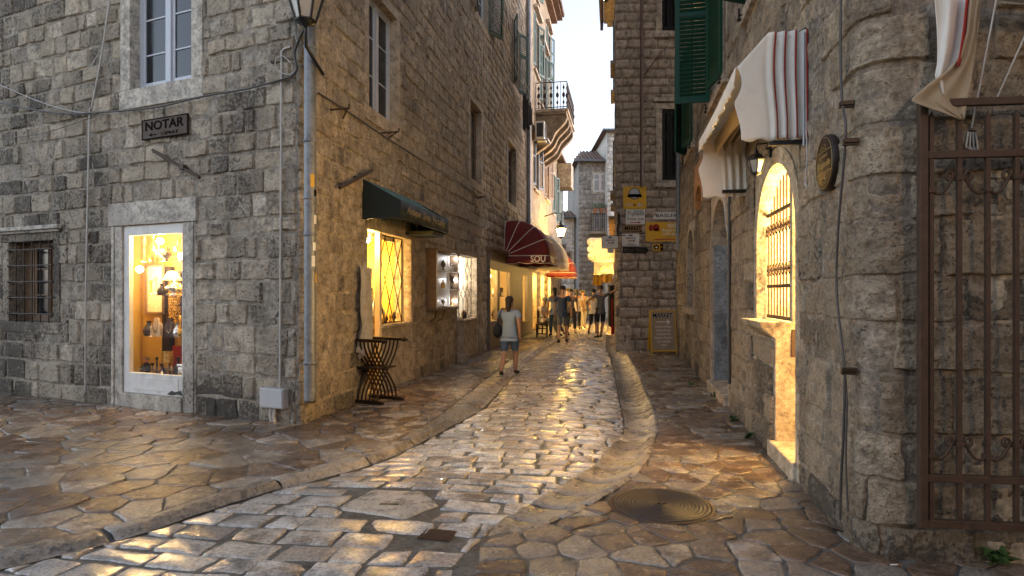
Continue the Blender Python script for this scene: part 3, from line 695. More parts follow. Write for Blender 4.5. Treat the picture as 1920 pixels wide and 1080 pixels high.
# ---------------------------------------------------------------- openings
def surround(fr, parent, u0, u1, z0, z1, sw, mat, rev=.22, lint=None, sill=None, proud=.03, name='window_surround', top=True, bottom=True, left_=True, right_=True):
    """stone jambs, lintel and sill round an opening; returns the hole the wall must leave"""
    lh = lint or sw; sh = sill or sw; mb = MB(fr); g = .003
    if left_: mb.box(u0 - sw, u0, -proud, rev, z0, z1)
    if right_: mb.box(u1, u1 + sw, -proud, rev, z0, z1)
    if top: mb.box(u0 - sw - .02, u1 + sw + .02, -proud - .004, rev, z1 + g, z1 + lh)
    if bottom: mb.box(u0 - sw - .02, u1 + sw + .02, -proud - .006, rev, z0 - sh, z0 - g)
    mb.build(name, mat, parent, bevel=.008)
    return (u0 - sw + .012, u1 + sw - .012, z0 - (sh if bottom else 0) + .01, z1 + (lh if top else 0) - .01)
def casement(fr, parent, u0, u1, z0, z1, rev, fmat, cols=2, rows=3, fw=.055, mw=.022, mid=.09, glass='dglass', name='window'):
    mb = MB(fr); y0, y1 = rev - .05, rev
    mb.box(u0, u0 + fw, y0, y1, z0, z1); mb.box(u1 - fw, u1, y0, y1, z0, z1)
    mb.box(u0 + fw, u1 - fw, y0, y1, z0, z0 + fw); mb.box(u0 + fw, u1 - fw, y0, y1, z1 - fw, z1)
    a, b = u0 + fw, u1 - fw; cw = (b - a) / cols
    for k in range(1, cols): mb.box(a + k * cw - mid / 2, a + k * cw + mid / 2, y0 - .015, y1 - .002, z0 + fw - .001, z1 - fw + .001)
    for k in range(cols):   # leaf rails
        l, r_ = a + k * cw + (mid / 2 if k else 0), a + (k + 1) * cw - (mid / 2 if k < cols - 1 else 0); e = .045
        for q in ((l, l + e, z0 + fw, z1 - fw), (r_ - e, r_, z0 + fw, z1 - fw), (l + e, r_ - e, z0 + fw, z0 + fw + e), (l + e, r_ - e, z1 - fw - e, z1 - fw)): mb.box(q[0], q[1], y0 + .012, y1 - .004, q[2], q[3])
        for j in range(1, rows): zz = z0 + (z1 - z0) * j / rows; mb.box(l + e, r_ - e, y0 + .018, y1 - .01, zz - mw / 2, zz + mw / 2)
    o = mb.build(name, fmat, parent, bevel=.003)
    mb = MB(fr); mb.box(u0 + fw * .5, u1 - fw * .5, y1 - .02, y1 - .012, z0 + fw * .5, z1 - fw * .5); mb.build('pane', M[glass], o)
    return o
def shutter(Mx, w_, h_, parent, mat, name='shutter', mid=True, nrail=2):
    """louvred leaf: local x 0..w_, z 0..h_, thickness along y"""
    mb = MB(Mx); t = .035; e = .07
    mb.box(0, e, 0, t, 0, h_); mb.box(w_ - e, w_, 0, t, 0, h_)
    zs = [0, h_ * .62, h_ - e] if nrail == 2 else [0, h_ - e]
    for k, z in enumerate(zs): mb.box(e, w_ - e, 0, t, z, z + (e * 1.5 if k == 0 else e))
    if mid: mb.box(w_ / 2 - .012, w_ / 2 + .012, -.012, 0.0, e * 1.5, h_ - e)
    for a, b in zip([z + e * (1.5 if i == 0 else 1) for i, z in enumerate(zs)], zs[1:]):
        n_ = max(2, int((b - a) / .062))
        for k in range(n_):
            z = a + (b - a) * (k + .5) / n_
            mb.add([(e, .002, z - .022), (w_ - e, .002, z - .022), (w_ - e, t - .002, z + .020), (e, t - .002, z + .020), (e, .008, z - .028), (w_ - e, .008, z - .028), (w_ - e, t, z + .012), (e, t, z + .012)], [(0, 1, 2, 3), (7, 6, 5, 4), (0, 4, 5, 1), (2, 6, 7, 3)])
    return mb.build(name, mat, parent)
def room(fr, parent, u0, u1, z0, z1, y0, y1, mat, fmat=None, name='display_recess', du0=0, du1=0):
    mb = MB(fr); t = .04; a, b = u0 - du0, u1 + du1
    mb.box(a - t, a, y0, y1, z0, z1); mb.box(b, b + t, y0, y1, z0, z1); mb.box(a - t, b + t, y1, y1 + t, z0 - t, z1 + t); mb.box(a - t, b + t, y0, y1, z1, z1 + t)
    mb.cur = 1; mb.box(a - t, b + t, y0, y1, z0 - t, z0)
    # return pieces behind the wall face if the room is wider than the opening
    mb.cur = 0
    if du0: mb.box(a, u0, y0, y0 + t, z0, z1)
    if du1: mb.box(u1, b, y0, y0 + t, z0, z1)
    return mb.build(name, [mat, fmat or mat], parent)
def arch_poly(u0, u1, z0, zt, n=14, rise=None):
    r = (u1 - u0) / 2; ry = rise if rise else r; c = (u0 + u1) / 2; zs = zt - ry
    return [(u0, z0)] + [(c - r * math.cos(math.pi * k / n), zs + ry * math.sin(math.pi * k / n)) for k in range(n + 1)] + [(u1, z0)]
def arch_surround(fr, parent, u0, u1, z0, zt, sw, mat, rev=.3, proud=.02, top=None, name='arch_surround', rise=None, n=14, jag=.0):
    inn = arch_poly(u0, u1, z0, zt, n, rise); out = []; tp = top if top else zt + sw; c = (u0 + u1) / 2
    for i, (u, z) in enumerate(inn):
        if i == 0: out.append((u0 - sw, z0)); continue
        if i == len(inn) - 1: out.append((u1 + sw, z0)); continue
        zs = zt - (rise or (u1 - u0) / 2); k = (z - zs) / (zt - zs); uu = c + (u - c) * (1 + 2 * sw / (u1 - u0)); out.append((uu, z + (tp - zt) * max(0, k) ** .5))
    mb = MB(fr); m = len(inn); vs = []
    for y in (-proud, rev):
        vs += [(u, y, z) for u, z in inn] + [(u, y, z) for u, z in out]
    fs = []
    for i in range(m - 1): fs += [(i, i + 1, m + i + 1, m + i), (2 * m + i, 3 * m + i, 3 * m + i + 1, 2 * m + i + 1), (i, 2 * m + i, 2 * m + i + 1, i + 1), (m + i, m + i + 1, 3 * m + i + 1, 3 * m + i)]
    mb.add(vs, fs); mb.build(name, mat, parent)
    # spandrels filling the rectangle round the arch
    tpz = tp + .0; mb = MB(fr)
    for sgn in (0, 1):
        half = [p for p in out[1:-1] if (p[0] <= c + 1e-6 if sgn == 0 else p[0] >= c - 1e-6)]
        cx = u0 - sw if sgn == 0 else u1 + sw
        for a, b in zip(half[:-1], half[1:]):
            mb.add([(a[0], .003, a[1]), (b[0], .003, b[1]), (b[0], .003, tpz + .02), (a[0], .003, tpz + .02)], [(0, 1, 2, 3)])
    mb.build('spandrel', mat, parent)
    return (u0 - sw + .01, u1 + sw - .01, z0, tpz + .01)
# ================================================================ HOUSE 1 : corner house on the left
H1 = thing('stone_house', 'tall grey and brown stone corner house on the left with a lit glass shop door', 'house', loc=(CA.x, CA.y, 0))
hB, hA = [], []
# B: upper window
u0, u1, za, zb = box_uv(FB, 247, 362, 0, 158); zt = za + 1.9
hB.append(surround(FB, H1, u0, u1, za, zt, .19, M['trim'], rev=.20, sill=.26))
casement(FB, H1, u0 + .0, u1 - .0, za + .01, zt, .16, M['pvc'], 2, 4)
# B: shop door
D0, D1, Dz0, Dz1 = box_uv(FB, 232, 345, 421, 740)
hB.append((D0 - .20, D1 + .22, -.05, Dz1 + .30))
mb = MB(FB); mb.box(D0 - .21, D0 - .003, -.025, .066, -.02, Dz1 + .003); mb.box(D1 + .003, D1 + .24, -.025, .066, -.02, Dz1 + .003); mb.box(D0 - .26, D1 + .26, -.045, .066, Dz1 + .006, Dz1 + .31)
mb.box(D0 - .0, D1 + .0, -.05, .35, -.06, Dz0 - .004); mb.box(D0 - .205, D0 - .15, -.04, -.026, .0, Dz1); mb.box(D1 + .16, D1 + .21, -.04, -.026, 0, Dz1); mb.build('door_surround', M['trim'], H1, bevel=.012)
mb = MB(FB); fw = .11; dt = Dz0 + .27
mb.box(D0, D0 + fw, .0, .06, Dz0, Dz1); mb.box(D1 - fw * .35, D1, .0, .06, Dz0, Dz1); mb.box(D0 + fw, D1 - fw * .35, .0, .06, Dz1 - .13, Dz1); mb.box(D0 + fw, D1 - fw * .35, .0, .06, Dz0, dt); mb.box(D0 + fw + .06, D1 - .1, -.008, .0, Dz0 + .05, dt - .05)
door = mb.build('door', M['white'], H1, bevel=.006)
mb = MB(FB); mb.box(D0 + fw, D1 - fw * .35, .028, .033, dt, Dz1 - .13); mb.build('pane', M['glass'], door)
mb = MB(FB); mb.prism([(D1 - .3, Dz0 + .02), (D1 - .22, Dz0 + .075), (D1 - .15, Dz0 + .06), (D1 - .05, Dz0 + .085), (D1 - .02, Dz0 + .02), (D1 - .1, Dz0 + .035), (D1 - .2, Dz0 + .015)], -.0105, -.008); mb.build('rot_hole', M['black'], door)
rm = room(FB, H1, D0 + .03, D1, Dz0 - .02, Dz1 + .0, .07, .75, M['wallwarm'], M['floorin'], du0=.72)
# B: small barred window at the far left
g0, g1, gz0, gz1 = box_uv(FB, 20, 103, 453, 603)
hB.append(surround(FB, H1, g0, g1, gz0, gz1, .15, M['ashlarB'], rev=.28, lint=.16, sill=.16))
mb = MB(FB); mb.box(g0 - .24, g1 + .22, -.10, -.036, gz1 + .16, gz1 + .22); mb.box(g0 - .2, g1 + .18, -.07, -.036, gz1 + .12, gz1 + .158); mb.build('window_cornice', M['trim'], H1, bevel=.01)
casement(FB, H1, g0 + .18, g1, gz0, gz1, .24, M['wood'], 2, 3, mid=.06)
mb = MB(FB); mb.box(g0, g0 + .178, .2, .24, gz0, gz1); mb.build('blind_panel', M['wood'], H1)
mb = MB(FB)
for k in range(5): u = g0 + .2 + k * (g1 - g0 - .22) / 4.3; mb.cyl((u, -.035, gz0 - .01), (u, -.035, gz1 + .0), .0095, n=6)
for k in range(5): z = gz0 + (gz1 - gz0) * (.1 + .2 * k); mb.cyl((g0 + .02, -.043, z), (g1 + .02, -.043, z), .0095, n=6); mb.cyl((g0 + .02, -.043, z), (g0 - .01, -.0, z), .02, .024, 6); mb.cyl((g1 + .02, -.043, z), (g1 + .03, .01, z), .01, n=6)
mb.build('window_grille', M['iron'], H1)
# A: upper windows
def A_window(x0, x1, ytr, ybr, sw=.13, nm='window', frm='wood', rows=3, rev=.2, cols=1, frac=1.0, glass='dglass'):
    u0 = hit(FA, x0, 300)[0]; u1 = hit(FA, x1, 300)[0]; z0 = hit(FA, x1, ybr)[1]; z1 = hit(FA, x1, ytr)[1]
    hA.append(surround(FA, H1, u0, u1, z0, z1, sw, M['trimW'], rev=rev, sill=.2))
    return casement(FA, H1, u0, u1, z0, z1, rev - .03, M[frm], cols, rows, glass=glass), u0, u1, z0, z1
A_window(689, 741, 37, 237, frm='pvc', rows=3, cols=2, rev=.17, sw=.15)
A_window(880, 901, 211, 348, cols=2, rows=3); A_window(951, 966, 281, 389, cols=2, rows=3)
wz = [A_window(893, 914, -75, 62, cols=2, frm='pvc'), A_window(962, 972, 62, 175, cols=2)]
# A: shutters folded open beside the two high windows
def A_shutters(u0, u1, z0, z1, angl, angr):
    wd = (u1 - u0) / 2
    for s, (u, a) in enumerate(((u0, R(180) + R(angl)), (u1, R(-angr)))):
        Mx = FA @ T(u, -.035, z0) @ RZ(a)
        shutter(Mx if s else Mx, wd, z1 - z0, H1, M['greenD'], mid=False)
A_shutters(*wz[0][1:], 12, 28); A_shutters(*wz[1][1:], 20, 30)
# A: shop 1 (door and window in one opening)
S0 = hit(FA, 688, 500)[0]; S1 = hit(FA, 770, 500)[0]; Sm = hit(FA, 712, 500)[0]; Sz1 = hit(FA, 770, 450)[1]; Sz0 = hit(FA, 765, 603)[1]
hA.append((S0 - .02, S1 + .10, -.05, Sz1 + .10))
mb = MB(FA); mb.box(S1, S1 + .13, -.015, .30, 0, Sz1); mb.box(S0 - .05, S1 + .13, -.02, .30, Sz1 + .003, Sz1 + .13); mb.box(S0 - .14, S0, -.012, .3, 0, Sz1); mb.box(Sm + .09, S1 - .003, -.0, .30, 0, Sz0 - .06); mb.box(Sm + .06, S1 + .02, -.035, .30, Sz0 - .055, Sz0); mb.build('shop_surround', M['trimW'], H1, bevel=.01)
mb = MB(FA); mb.box(Sm, Sm + .08, .0, .08, 0, Sz1); mb.box(S0, Sm, .12, .15, Sz1 - .09, Sz1); mb.box(S0, Sm, .10, .16, 0, .05); mb.build('door_post', M['wallcream'], H1, bevel=.004)
room(FA, H1, S0, S1, 0.0, Sz1 + .0, .3, 1.7, M['wallwarm'], M['floorin'], du0=.2, du1=.3, name='shop_interior')
def lattice(fr, u0, u1, z0, z1, y, nu, parent, mat, r=.006, asp=1.9, name='lattice_grille', curvy=False):
    mb = MB(fr); du = (u1 - u0) / nu; dz = du * asp; nz = int(math.ceil((z1 - z0) / dz))
    def seg(a, b):
        (x0, y0), (x1, y1) = a, b
        if max(y0, y1) <= z0 or min(y0, y1) >= z1: return
        if y0 > y1: x0, y0, x1, y1 = x1, y1, x0, y0
        if y0 < z0: x0 += (x1 - x0) * (z0 - y0) / (y1 - y0); y0 = z0
        if y1 > z1: x1 = x0 + (x1 - x0) * (z1 - y0) / (y1 - y0); y1 = z1
        mb.cyl((x0, y, y0), (x1, y, y1), r, n=5)
    for i in range(nu):
        for j in range(nz):
            x, z = u0 + i * du, z0 + j * dz
            if curvy:
                for s in (0, 1):
                    c = x + du / 2; sg = -1 if s == 0 else 1
                    pts = [(c + sg * du * .5 * abs(math.sin(math.pi * k / 6)) ** .6, y, z + dz * k / 6) for k in range(7)]
                    pts = [p for p in pts if p[2] <= z1]
                    if len(pts) > 1: mb.tube(pts, r, 5)
            else:
                seg((x, z), (x + du / 2, z + dz / 2)); seg((x + du, z), (x + du / 2, z + dz / 2)); seg((x + du / 2, z + dz / 2), (x, z + dz)); seg((x + du / 2, z + dz / 2), (x + du, z + dz))
    for k in (u0, u1): mb.cyl((k, y, z0), (k, y, z1), .009, n=6)
    for k in (z0 + .01, z1 - .01): mb.cyl((u0, y, k), (u1, y, k), .009, n=6)
    return mb.build(name, mat, parent)
lattice(FA, Sm + .09, S1 - .17, Sz0, Sz1, .10, 3, H1, M['iron'], r=.009)
mb = MB(FA); mb.box(S1 - .17, S1 - .10, .09, .14, Sz0, Sz1); mb.box(Sm + .09, S1 - .1, .20, .25, Sz1 - .06, Sz1 - .002); mb.box(Sm + .085, S1 - .17, .2, .205, Sz0, Sz1 - .06); 
mb2 = MB(FA); mb2.box(S1 - .17, S1 - .10, .09, .14, Sz0, Sz1); mb2.box(Sm + .09, S1 - .17, .20, .25, Sz1 - .06, Sz1 - .002); wf = mb2.build('shop_window', M['wallcream'], H1)
mb2 = MB(FA); mb2.box(Sm + .09, S1 - .17, .215, .22, Sz0, Sz1 - .06); mb2.build('pane', M['glass'], wf)
# A: shop 2 (narrow door and lattice window)
P0 = hit(FA, 857, 540)[0]; P1 = hit(FA, 893, 540)[0]; Pm = hit(FA, 866, 540)[0]; Pz1 = hit(FA, 893, 484)[1]; Pz0 = hit(FA, 890, 595)[1]
hA.append((P0 - .02, P1 + .10, -.05, Pz1 + .10))
mb = MB(FA); mb.box(P1, P1 + .16, -.015, .30, 0, Pz1); mb.box(P0 - .1, P1 + .16, -.02, .30, Pz1 + .003, Pz1 + .16); mb.box(P0 - .12, P0, -.012, .3, 0, Pz1); mb.box(Pm + .09, P1 - .003, -.0, .30, 0, Pz0 - .06); mb.box(Pm + .05, P1 + .02, -.035, .30, Pz0 - .055, Pz0); mb.box(P0 - .02, Pm + .1, -.16, .25, -.02, .13); mb.build('shop_surround', M['trimW'], H1, bevel=.01)
mb = MB(FA); mb.box(P0, Pm + .09, .16, .2, .13, Pz1); dd = mb.build('shop_door', M['white'], H1)
mb = MB(FA); mb.box(P0 + .05, Pm + .04, .152, .16, 1.0, Pz1 - .12); mb.build('pane', M['dglass'], dd)
room(FA, H1, Pm + .09, P1, Pz0, Pz1, .3, 1.0, M['signwhite'], M['floorin'], name='shop_interior')
lattice(FA, Pm + .09, P1 - .12, Pz0, Pz1, .10, 3, H1, M['black'], curvy=True, r=.007, asp=1.5)
# A: shop 3 behind the red awning: wooden front with lit panes
Q0 = hit(FA, 912, 540)[0]; Q1 = hit(FA, 984, 540)[0]; Qz1 = hit(FA, 960, 492)[1] + .15
hA.append((Q0, Q1 + 1.2, -.05, Qz1 + .02)); 
mb = MB(FA); zt_ = Qz1
def wfront(mb, a, b, openings, y0=-.10, y1=.02, zb=0.0, zt=Qz1):
    c = a
    for (o0, o1, zo0, zo1) in openings:
        mb.box(c, o0, y0, y1, zb, zt); mb.box(o0, o1, y0, y1, zb, zo0); mb.box(o0, o1, y0, y1, zo1, zt); c = o1
    mb.box(c, b, y0, y1, zb, zt)
uu = [hit(FA, x, 540, .1)[0] for x in (920, 933, 937, 957, 980, 990)]
zl, zh = hit(FA, 935, 600, .1)[1], hit(FA, 935, 507, .1)[1]
ops = [(uu[0], uu[1], zl, zh), (uu[2], uu[3], zl, zh), (uu[4], uu[5], 0.5, zh)]
wfront(mb, Q0, Q1 + 1.2, ops, zb=.02)
sf = mb.build('shop_front', M['greywood'], H1, bevel=.006)
mb = MB(FA); mb.box(Q0 - .06, Q1 + 1.25, -.2, -.02, Qz1 + .002, Qz1 + .09); mb.box(Q0 - .03, Q1 + 1.22, -.14, -.02, Qz1 - .06, Qz1 - .001); mb.build('shop_cornice', M['wood'], H1, bevel=.01)
for o in ops:
    mb = MB(FA); mb.box(o[0], o[1], -.05, -.045, o[2], o[3]); mb.build('pane', M['glass'], sf)
room(FA, H1, Q0 + .1, Q1 + 1.1, .0, Qz1 - .05, .03, 1.2, M['wallcream'], M['floorin'], name='shop_interior')
AEND = hit(FA, 985, 500)[0]
ndA = dict(rows=(.185, .285), wid=(.17, .42))
hA2 = hA
masonry(PA.pos, -9.5, 0, -.06, 13, hB, (.19, .30), (.15, .48), 11, n=(10, 8), amp=.011, prot=.030, gap=.02, wav=.025, nsc=12, name='wall_facing_the_square', mat=M['ashlarB'], parent=H1, grow=.15)
masonry(PA.pos, 0, 9, -.06, 13, hA2, (.20, .27), (.16, .40), 12, n=(8, 7), amp=.009, prot=.026, gap=.016, wav=.02, nsc=12, name='wall_along_the_street', mat=M['ashlarA'], parent=H1, grow=.1)
masonry(PA.pos, 9, AEND, -.06, 13.4, hA2, (.20, .28), (.18, .42), 13, n=(6, 5), amp=.007, prot=.024, gap=.016, name='wall_along_the_street', mat=M['ashlarA'], parent=H1)
backing(PA.pos, -9.5, PA.L, -.1, 13, hB, y=-.010, mat=M['mortar'], parent=H1)
backing(PA.pos, PA.L, AEND, -.1, 13.4, hA2, y=-.008, mat=M['mortarL'], parent=H1)
mb = MB(FA); mb.prism([(-.6, 13.3), (AEND, 13.3), (AEND, 13.55), (-.6, 13.55)], -.35, 8); mb.build('roof', M['tile'], H1)
# ================================================================ HOUSE 2 : on the right with the arched shop
hC_end = 2.6
H2 = thing('stone_house', 'rough limestone house on the right with a glowing arched shop opening and green shutters', 'house', loc=(KR.x, KR.y, 0))
hR = []
uR = lambda px, py=550, w=0: hit(FR, px, py, w)[0]
# glowing arch
G0, G1 = uR(1421), uR(1494); Gm = uR(1453)
Gt = hit(FR, 1467, 297)[1]
hR.append(arch_surround(FR, H2, G0, G1, 0, Gt, .14, M['plaster'], rev=.42, proud=.012, rise=.66))
mb = MB(FR); mb.box(G0 + .0, Gm, .0, .40, 0, 1.16); 
mb.build('counter_wall', M['plaster'], H2, bevel=.012)
mb = MB(FR)   # stone counter tongue under the window, tapering underneath
zc = 1.24
mb.add([(G0 - .12, -.15, zc), (Gm + .03, -.15, zc), (Gm + .03, .42, zc), (G0 - .12, .42, zc), (G0 - .10, -.13, zc - .06), (Gm + .01, -.13, zc - .06), (Gm + .01, .42, zc - .06), (G0 - .10, .42, zc - .06), (G0 + .0, .012, zc - .17), (Gm + .0, .012, zc - .17), (Gm, .42, zc - .17), (G0, .42, zc - .17)],
    [(0, 1, 2, 3), (0, 4, 5, 1), (1, 5, 6, 2), (3, 7, 4, 0), (4, 8, 9, 5), (5, 9, 10, 6), (7, 11, 8, 4), (8, 11, 10, 9)])
mb.build('window_counter', M['plaster'], H2, bevel=.012)
mb = MB(FR); mb.box(Gm - .001 + .002, Gm + .012, .14, .18, .92, 1.17); mb.build('latch_plate', M['rust'], H2, bevel=.004)
mb = MB(FR); mb.box(Gm - .1, G1 + .06, -.05, .42, -.04, .14); mb.build('threshold', M['plaster'], H2, bevel=.015)
room(FR, H2, G0, G1, .14, Gt + .05, .42, 2.4, M['wallcream'], M['floorin'], du0=.5, du1=.9, name='shop_interior')
# window grille of the arch
mb = MB(FR); yg = .10; gr0, gr1 = G0 + .03, G0 + .98; zb_ = 1.27; c_ = (G0 + G1) / 2; rr_ = (G1 - G0) / 2
def ztop(u): k = min(1, abs(u - c_) / rr_); return Gt - .66 + .66 * math.sqrt(max(0, 1 - k * k)) - .05
n_ = 8
for k in range(n_ + 1):
    u = gr0 + (gr1 - gr0) * k / n_; t_ = .014 if k in (0, n_) else .0065
    zt2 = ztop(u) - (.02 if k else .5); mb.box(u - t_, u + t_, yg - .0065, yg + .0065, zb_, max(zb_ + .9, zt2))
for z, t_ in ((zb_, .018), (zb_ + .30, .016), (zb_ + 1.02, .018)): mb.box(gr0, gr1, yg - .018, yg - .001 + .0, z - t_, z + t_)
for zc_ in (zb_ + .46, zb_ + .86):
    for k in range(n_):
        u = gr0 + (gr1 - gr0) * (k + .5) / n_
        for s in (-1, 1):
            pts = [(u + s * (.008 + .030 * math.sin(a)), yg - .02, zc_ + .05 * math.cos(a) * 1.1) for a in np.linspace(0, math.pi * 1.25, 8)]; mb.tube(pts, .006, 5)
        mb.ball((u, yg - .02, zc_), .014, 8)
mb.build('window_grille', M['rust'], H2)
mb = MB(FR); mb.box(gr1 + .0, gr1 + .07, yg - .03, yg + .03, zb_ - .02, Gt - .12); mb.build('grille_post', M['plaster'], H2)
# deep arched doorway
E0, E1 = uR(1335), uR(1366); Et = hit(FR, 1352, 372)[1]
hR.append(arch_surround(FR, H2, E0, E1, 0, Et, .13, M['trimW'], rev=.5, proud=.012))
mb = MB(FR); mb.box(E0, E0 + .02, .03, .5, .12, Et - .6); mb.build('door_jamb', M['concrete'], H2)
mb = MB(FR); mb.box(E0 - .08, E1 + .05, -.07, .5, -.04, .13); mb.build('threshold', M['trimW'], H2, bevel=.015)
mb = MB(FR); mb.box(E0, E1, .5, .55, .0, Et + .1); mb.build('door', M['concrete'], H2)
# small arched window
W0, W1 = uR(1291), uR(1303); Wz0 = hit(FR, 1300, 578)[1]; Wt = hit(FR, 1297, 430)[1]
hR.append(arch_surround(FR, H2, W0, W1, Wz0, Wt, .16, M['trimW'], rev=.3, proud=.03))
mb = MB(FR); mb.box(W0 - .2, W1 + .2, -.10, .25, Wz0 - .12, Wz0); mb.build('window_sill', M['trimW'], H2, bevel=.01)
hR[-1] = (hR[-1][0], hR[-1][1], Wz0 - .11, hR[-1][3])
mb = MB(FR); mb.box(W0, W1, .2, .24, Wz0, Wt); 
for k in range(1, 9): mb.cyl((W0, .1, Wz0 + (Wt - Wz0) * k / 9), (W1, .1, Wz0 + (Wt - Wz0) * k / 9), .008, n=5)
mb.build('window', M['black'], H2)
# upper windows with green shutters
def R_window(px_far, px_near, zb, zt, close_near=True, sh=1.0, ang=92):
    a, b = uR(px_far), uR(px_near)
    hR.append(surround(FR, H2, a, b, zb, zt, .14, M['trimW'], rev=.22, sill=.16, proud=.02))
    casement(FR, H2, a, b, zb, zt, .2, M['wood'], 2, 4)
    mb = MB(FR); mb.box(a - .22, b + .22, -.09, .03, zb - .13, zb); mb.build('window_sill', M['trimW'], H2, bevel=.008)
    # far leaf stands open square to the wall, near leaf is almost shut
    shutter(FR @ T(a, -.06, zb + .03) @ RZ(R(-ang)), (b - a) / 2 * sh, zt - zb - .02, H2, M['green'])
    shutter(FR @ T(b, -.055, zb + .03) @ RZ(R(180 + 10)), (b - a) / 2, zt - zb - .02, H2, M['green'])
    for u in (a - .06, b + .1):
        mb = MB(FR); mb.cyl((u, .0, zb - .05), (u, -.12, zb - .05), .012, n=6); mb.cyl((u, -.12, zb - .1), (u, -.12, zb + .02), .012, n=6); mb.ball((u, -.12, zb - .1), .025, 8)
        mb.build('shutter_hook', M['iron'], H2)
R_window(1339, 1363, 4.42, 6.6, sh=.88); R_window(1291, 1304, 4.42, 6.4, sh=.9, ang=28); R_window(1409, 1460, 4.62, 6.8, ang=60, sh=.7)
masonry(PR.pos, -2.3, hC_end, -.08, 5.2, hR, (.24, .36), (.30, .62), 21, n=(40, 24), amp=.013, prot=.030, gap=.014, wav=.03, nsc=7, bev=.010, ridge=1, name='rough_wall', mat=M['ashlarR'], parent=H2)
masonry(PR.pos, -2.3, hC_end, 5.2, 10.5, hR, (.24, .36), (.30, .62), 22, n=(7, 6), amp=.02, prot=.05, name='rough_wall', mat=M['ashlarR'], parent=H2)
masonry(PR.pos, -5.6, -2.3, -.08, 10.5, hR, (.22, .33), (.28, .60), 23, n=(18, 12), amp=.012, prot=.026, gap=.014, wav=.03, nsc=8, ridge=1, name='rough_wall', mat=M['ashlarR'], parent=H2)
_cp = lambda u, y, z: PR.pos(u, np.asarray(y) - .016, z); masonry(_cp, G0 - .16, Gm - .01, 0, 1.06, [], (.22, .33), (.26, .5), 27, n=(18, 12), amp=.010, prot=.018, gap=.014, ridge=1, name='wall_under_counter', mat=M['ashlarR'], parent=H2)
REND = uR(1269.5)
masonry(PR.pos, REND, -5.6, -.08, 10.5, hR, (.20, .31), (.25, .55), 24, n=(9, 7), amp=.012, prot=.028, gap=.016, wav=.03, name='rough_wall', mat=M['ashlarR'], parent=H2)
hC = [(1.75 - .0, hC_end + 3, -.1, 3.4)]
backing(PR.pos, REND, hC_end, -.1, 10.5, hR, y=-.014, du=.06, mat=M['mortarR'], parent=H2)
mb = MB(FR); mb.box(REND - .05, REND, -.02, 4.5, -.05, 10.5); mb.box(REND - .1, 3, -.3, 6, 10.5, 10.7); mb.build('roof_and_gable', M['ashlarR'], H2)
# ================================================================ HOUSE 3 : brown house facing us with the signs
PS = Path((SO.x, SO.y), (-.165, -1), (1, 0), .05); FSL, FS = PS.f1, PS.f2
H3 = thing('stone_house', 'brown stone house facing the camera, its lower wall hung with yellow and white signs', 'house', loc=(SO.x, SO.y, 0))
hS = []
for (x0, x1, y0, y1) in ((1241, 1272, 205, 338), (1241, 1272, -90, 58)):
    a, b, c, d = box_uv(FS, x0, x1, y0, y1)
    hS.append(surround(FS, H3, a, b, c, d, .16, M['trimW'], rev=.2, sill=.12)); casement(FS, H3, a, b, c, d, .18, M['black'], 2, 3)
    shutter(FS @ T(a + .02, .02, c + .02), (b - a) / 2 - .03, d - c - .04, H3, M['black'], mid=False); shutter(FS @ T((a + b) / 2, .02, c + .02), (b - a) / 2 - .03, d - c - .04, H3, M['black'], mid=False)
    mb = MB(FS); mb.box(a - .25, b + .25, -.12, -.04, d + .18, d + .28); mb.build('window_cornice', M['trimW'], H3, bevel=.01); mb = MB(FS); mb.box(a - .22, b + .22, -.10, -.04, c - .2, c - .10); mb.build('window_sill', M['trimW'], H3, bevel=.01)
hSL = []
for (ua, zc, zd) in ((-2.0, 4.6, 6.2), (-2.0, 8.4, 9.9), (-4.6, 4.6, 6.2), (-4.6, 8.4, 9.9)):
    hSL.append(surround(FSL, H3, ua - .4, ua + .4, zc, zd, .12, M['trimW'], rev=.2)); casement(FSL, H3, ua - .4, ua + .4, zc, zd, .18, M['wood'], 2, 2)
    mb = MB(FSL); mb.box(ua - .6, ua + .6, -.16, -.03, zc - .22, zc - .1); mb.build('window_sill', M['trimW'], H3, bevel=.01)
    for s in (0, 1): shutter(FSL @ T(ua - .41 if s == 0 else ua + .41, -.05, zc) @ RZ(R(176 if s == 0 else 4) * 1), .4, zd - zc, H3, M['black'], mid=False)
masonry(PS.pos, 0, 3.2, -.05, 11.7, hS, (.20, .29), (.22, .5), 31, n=(7, 6), amp=.012, prot=.024, gap=.022, name='wall_facing_the_square', mat=M['ashlarS'], parent=H3)
masonry(PS.pos, -6.7, 0, -.05, 11.7, hSL, (.22, .30), (.25, .6), 32, n=(5, 4), amp=.01, prot=.02, name='wall_along_the_street', mat=M['ashlarS'], parent=H3)
backing(PS.pos, -6.7, PS.L, -.1, 11.7, hSL, mat=M['mortarR'], parent=H3); backing(PS.pos, PS.L, 3.4, -.1, 11.7, hS, mat=M['mortarR'], parent=H3)
_bp = lambda u, y, z: PS.pos(np.asarray(u) + .0, np.asarray(y) - .08, z); masonry(_bp, PS.L, .98, -.05, 1.95, [], (.24, .34), (.3, .6), 37, n=(7, 6), amp=.012, prot=.022, name='buttress', mat=M['ashlarS'], parent=H3); mb = MB(PS.f2); mb.box(PS.L, .98, -.082, -.01, 0, 1.95); mb.build('buttress_core', M['mortarR'], H3)
mb = MB(PS.f2); mb.box(.0, .40, -.15, -.105, -.05, .62); bs = mb.build('plinth_stone', M['trimW'], H3, bevel=.015); text('5', PS.f2, (.22, .28, .22, .38), -.151, M['ink'], bs)
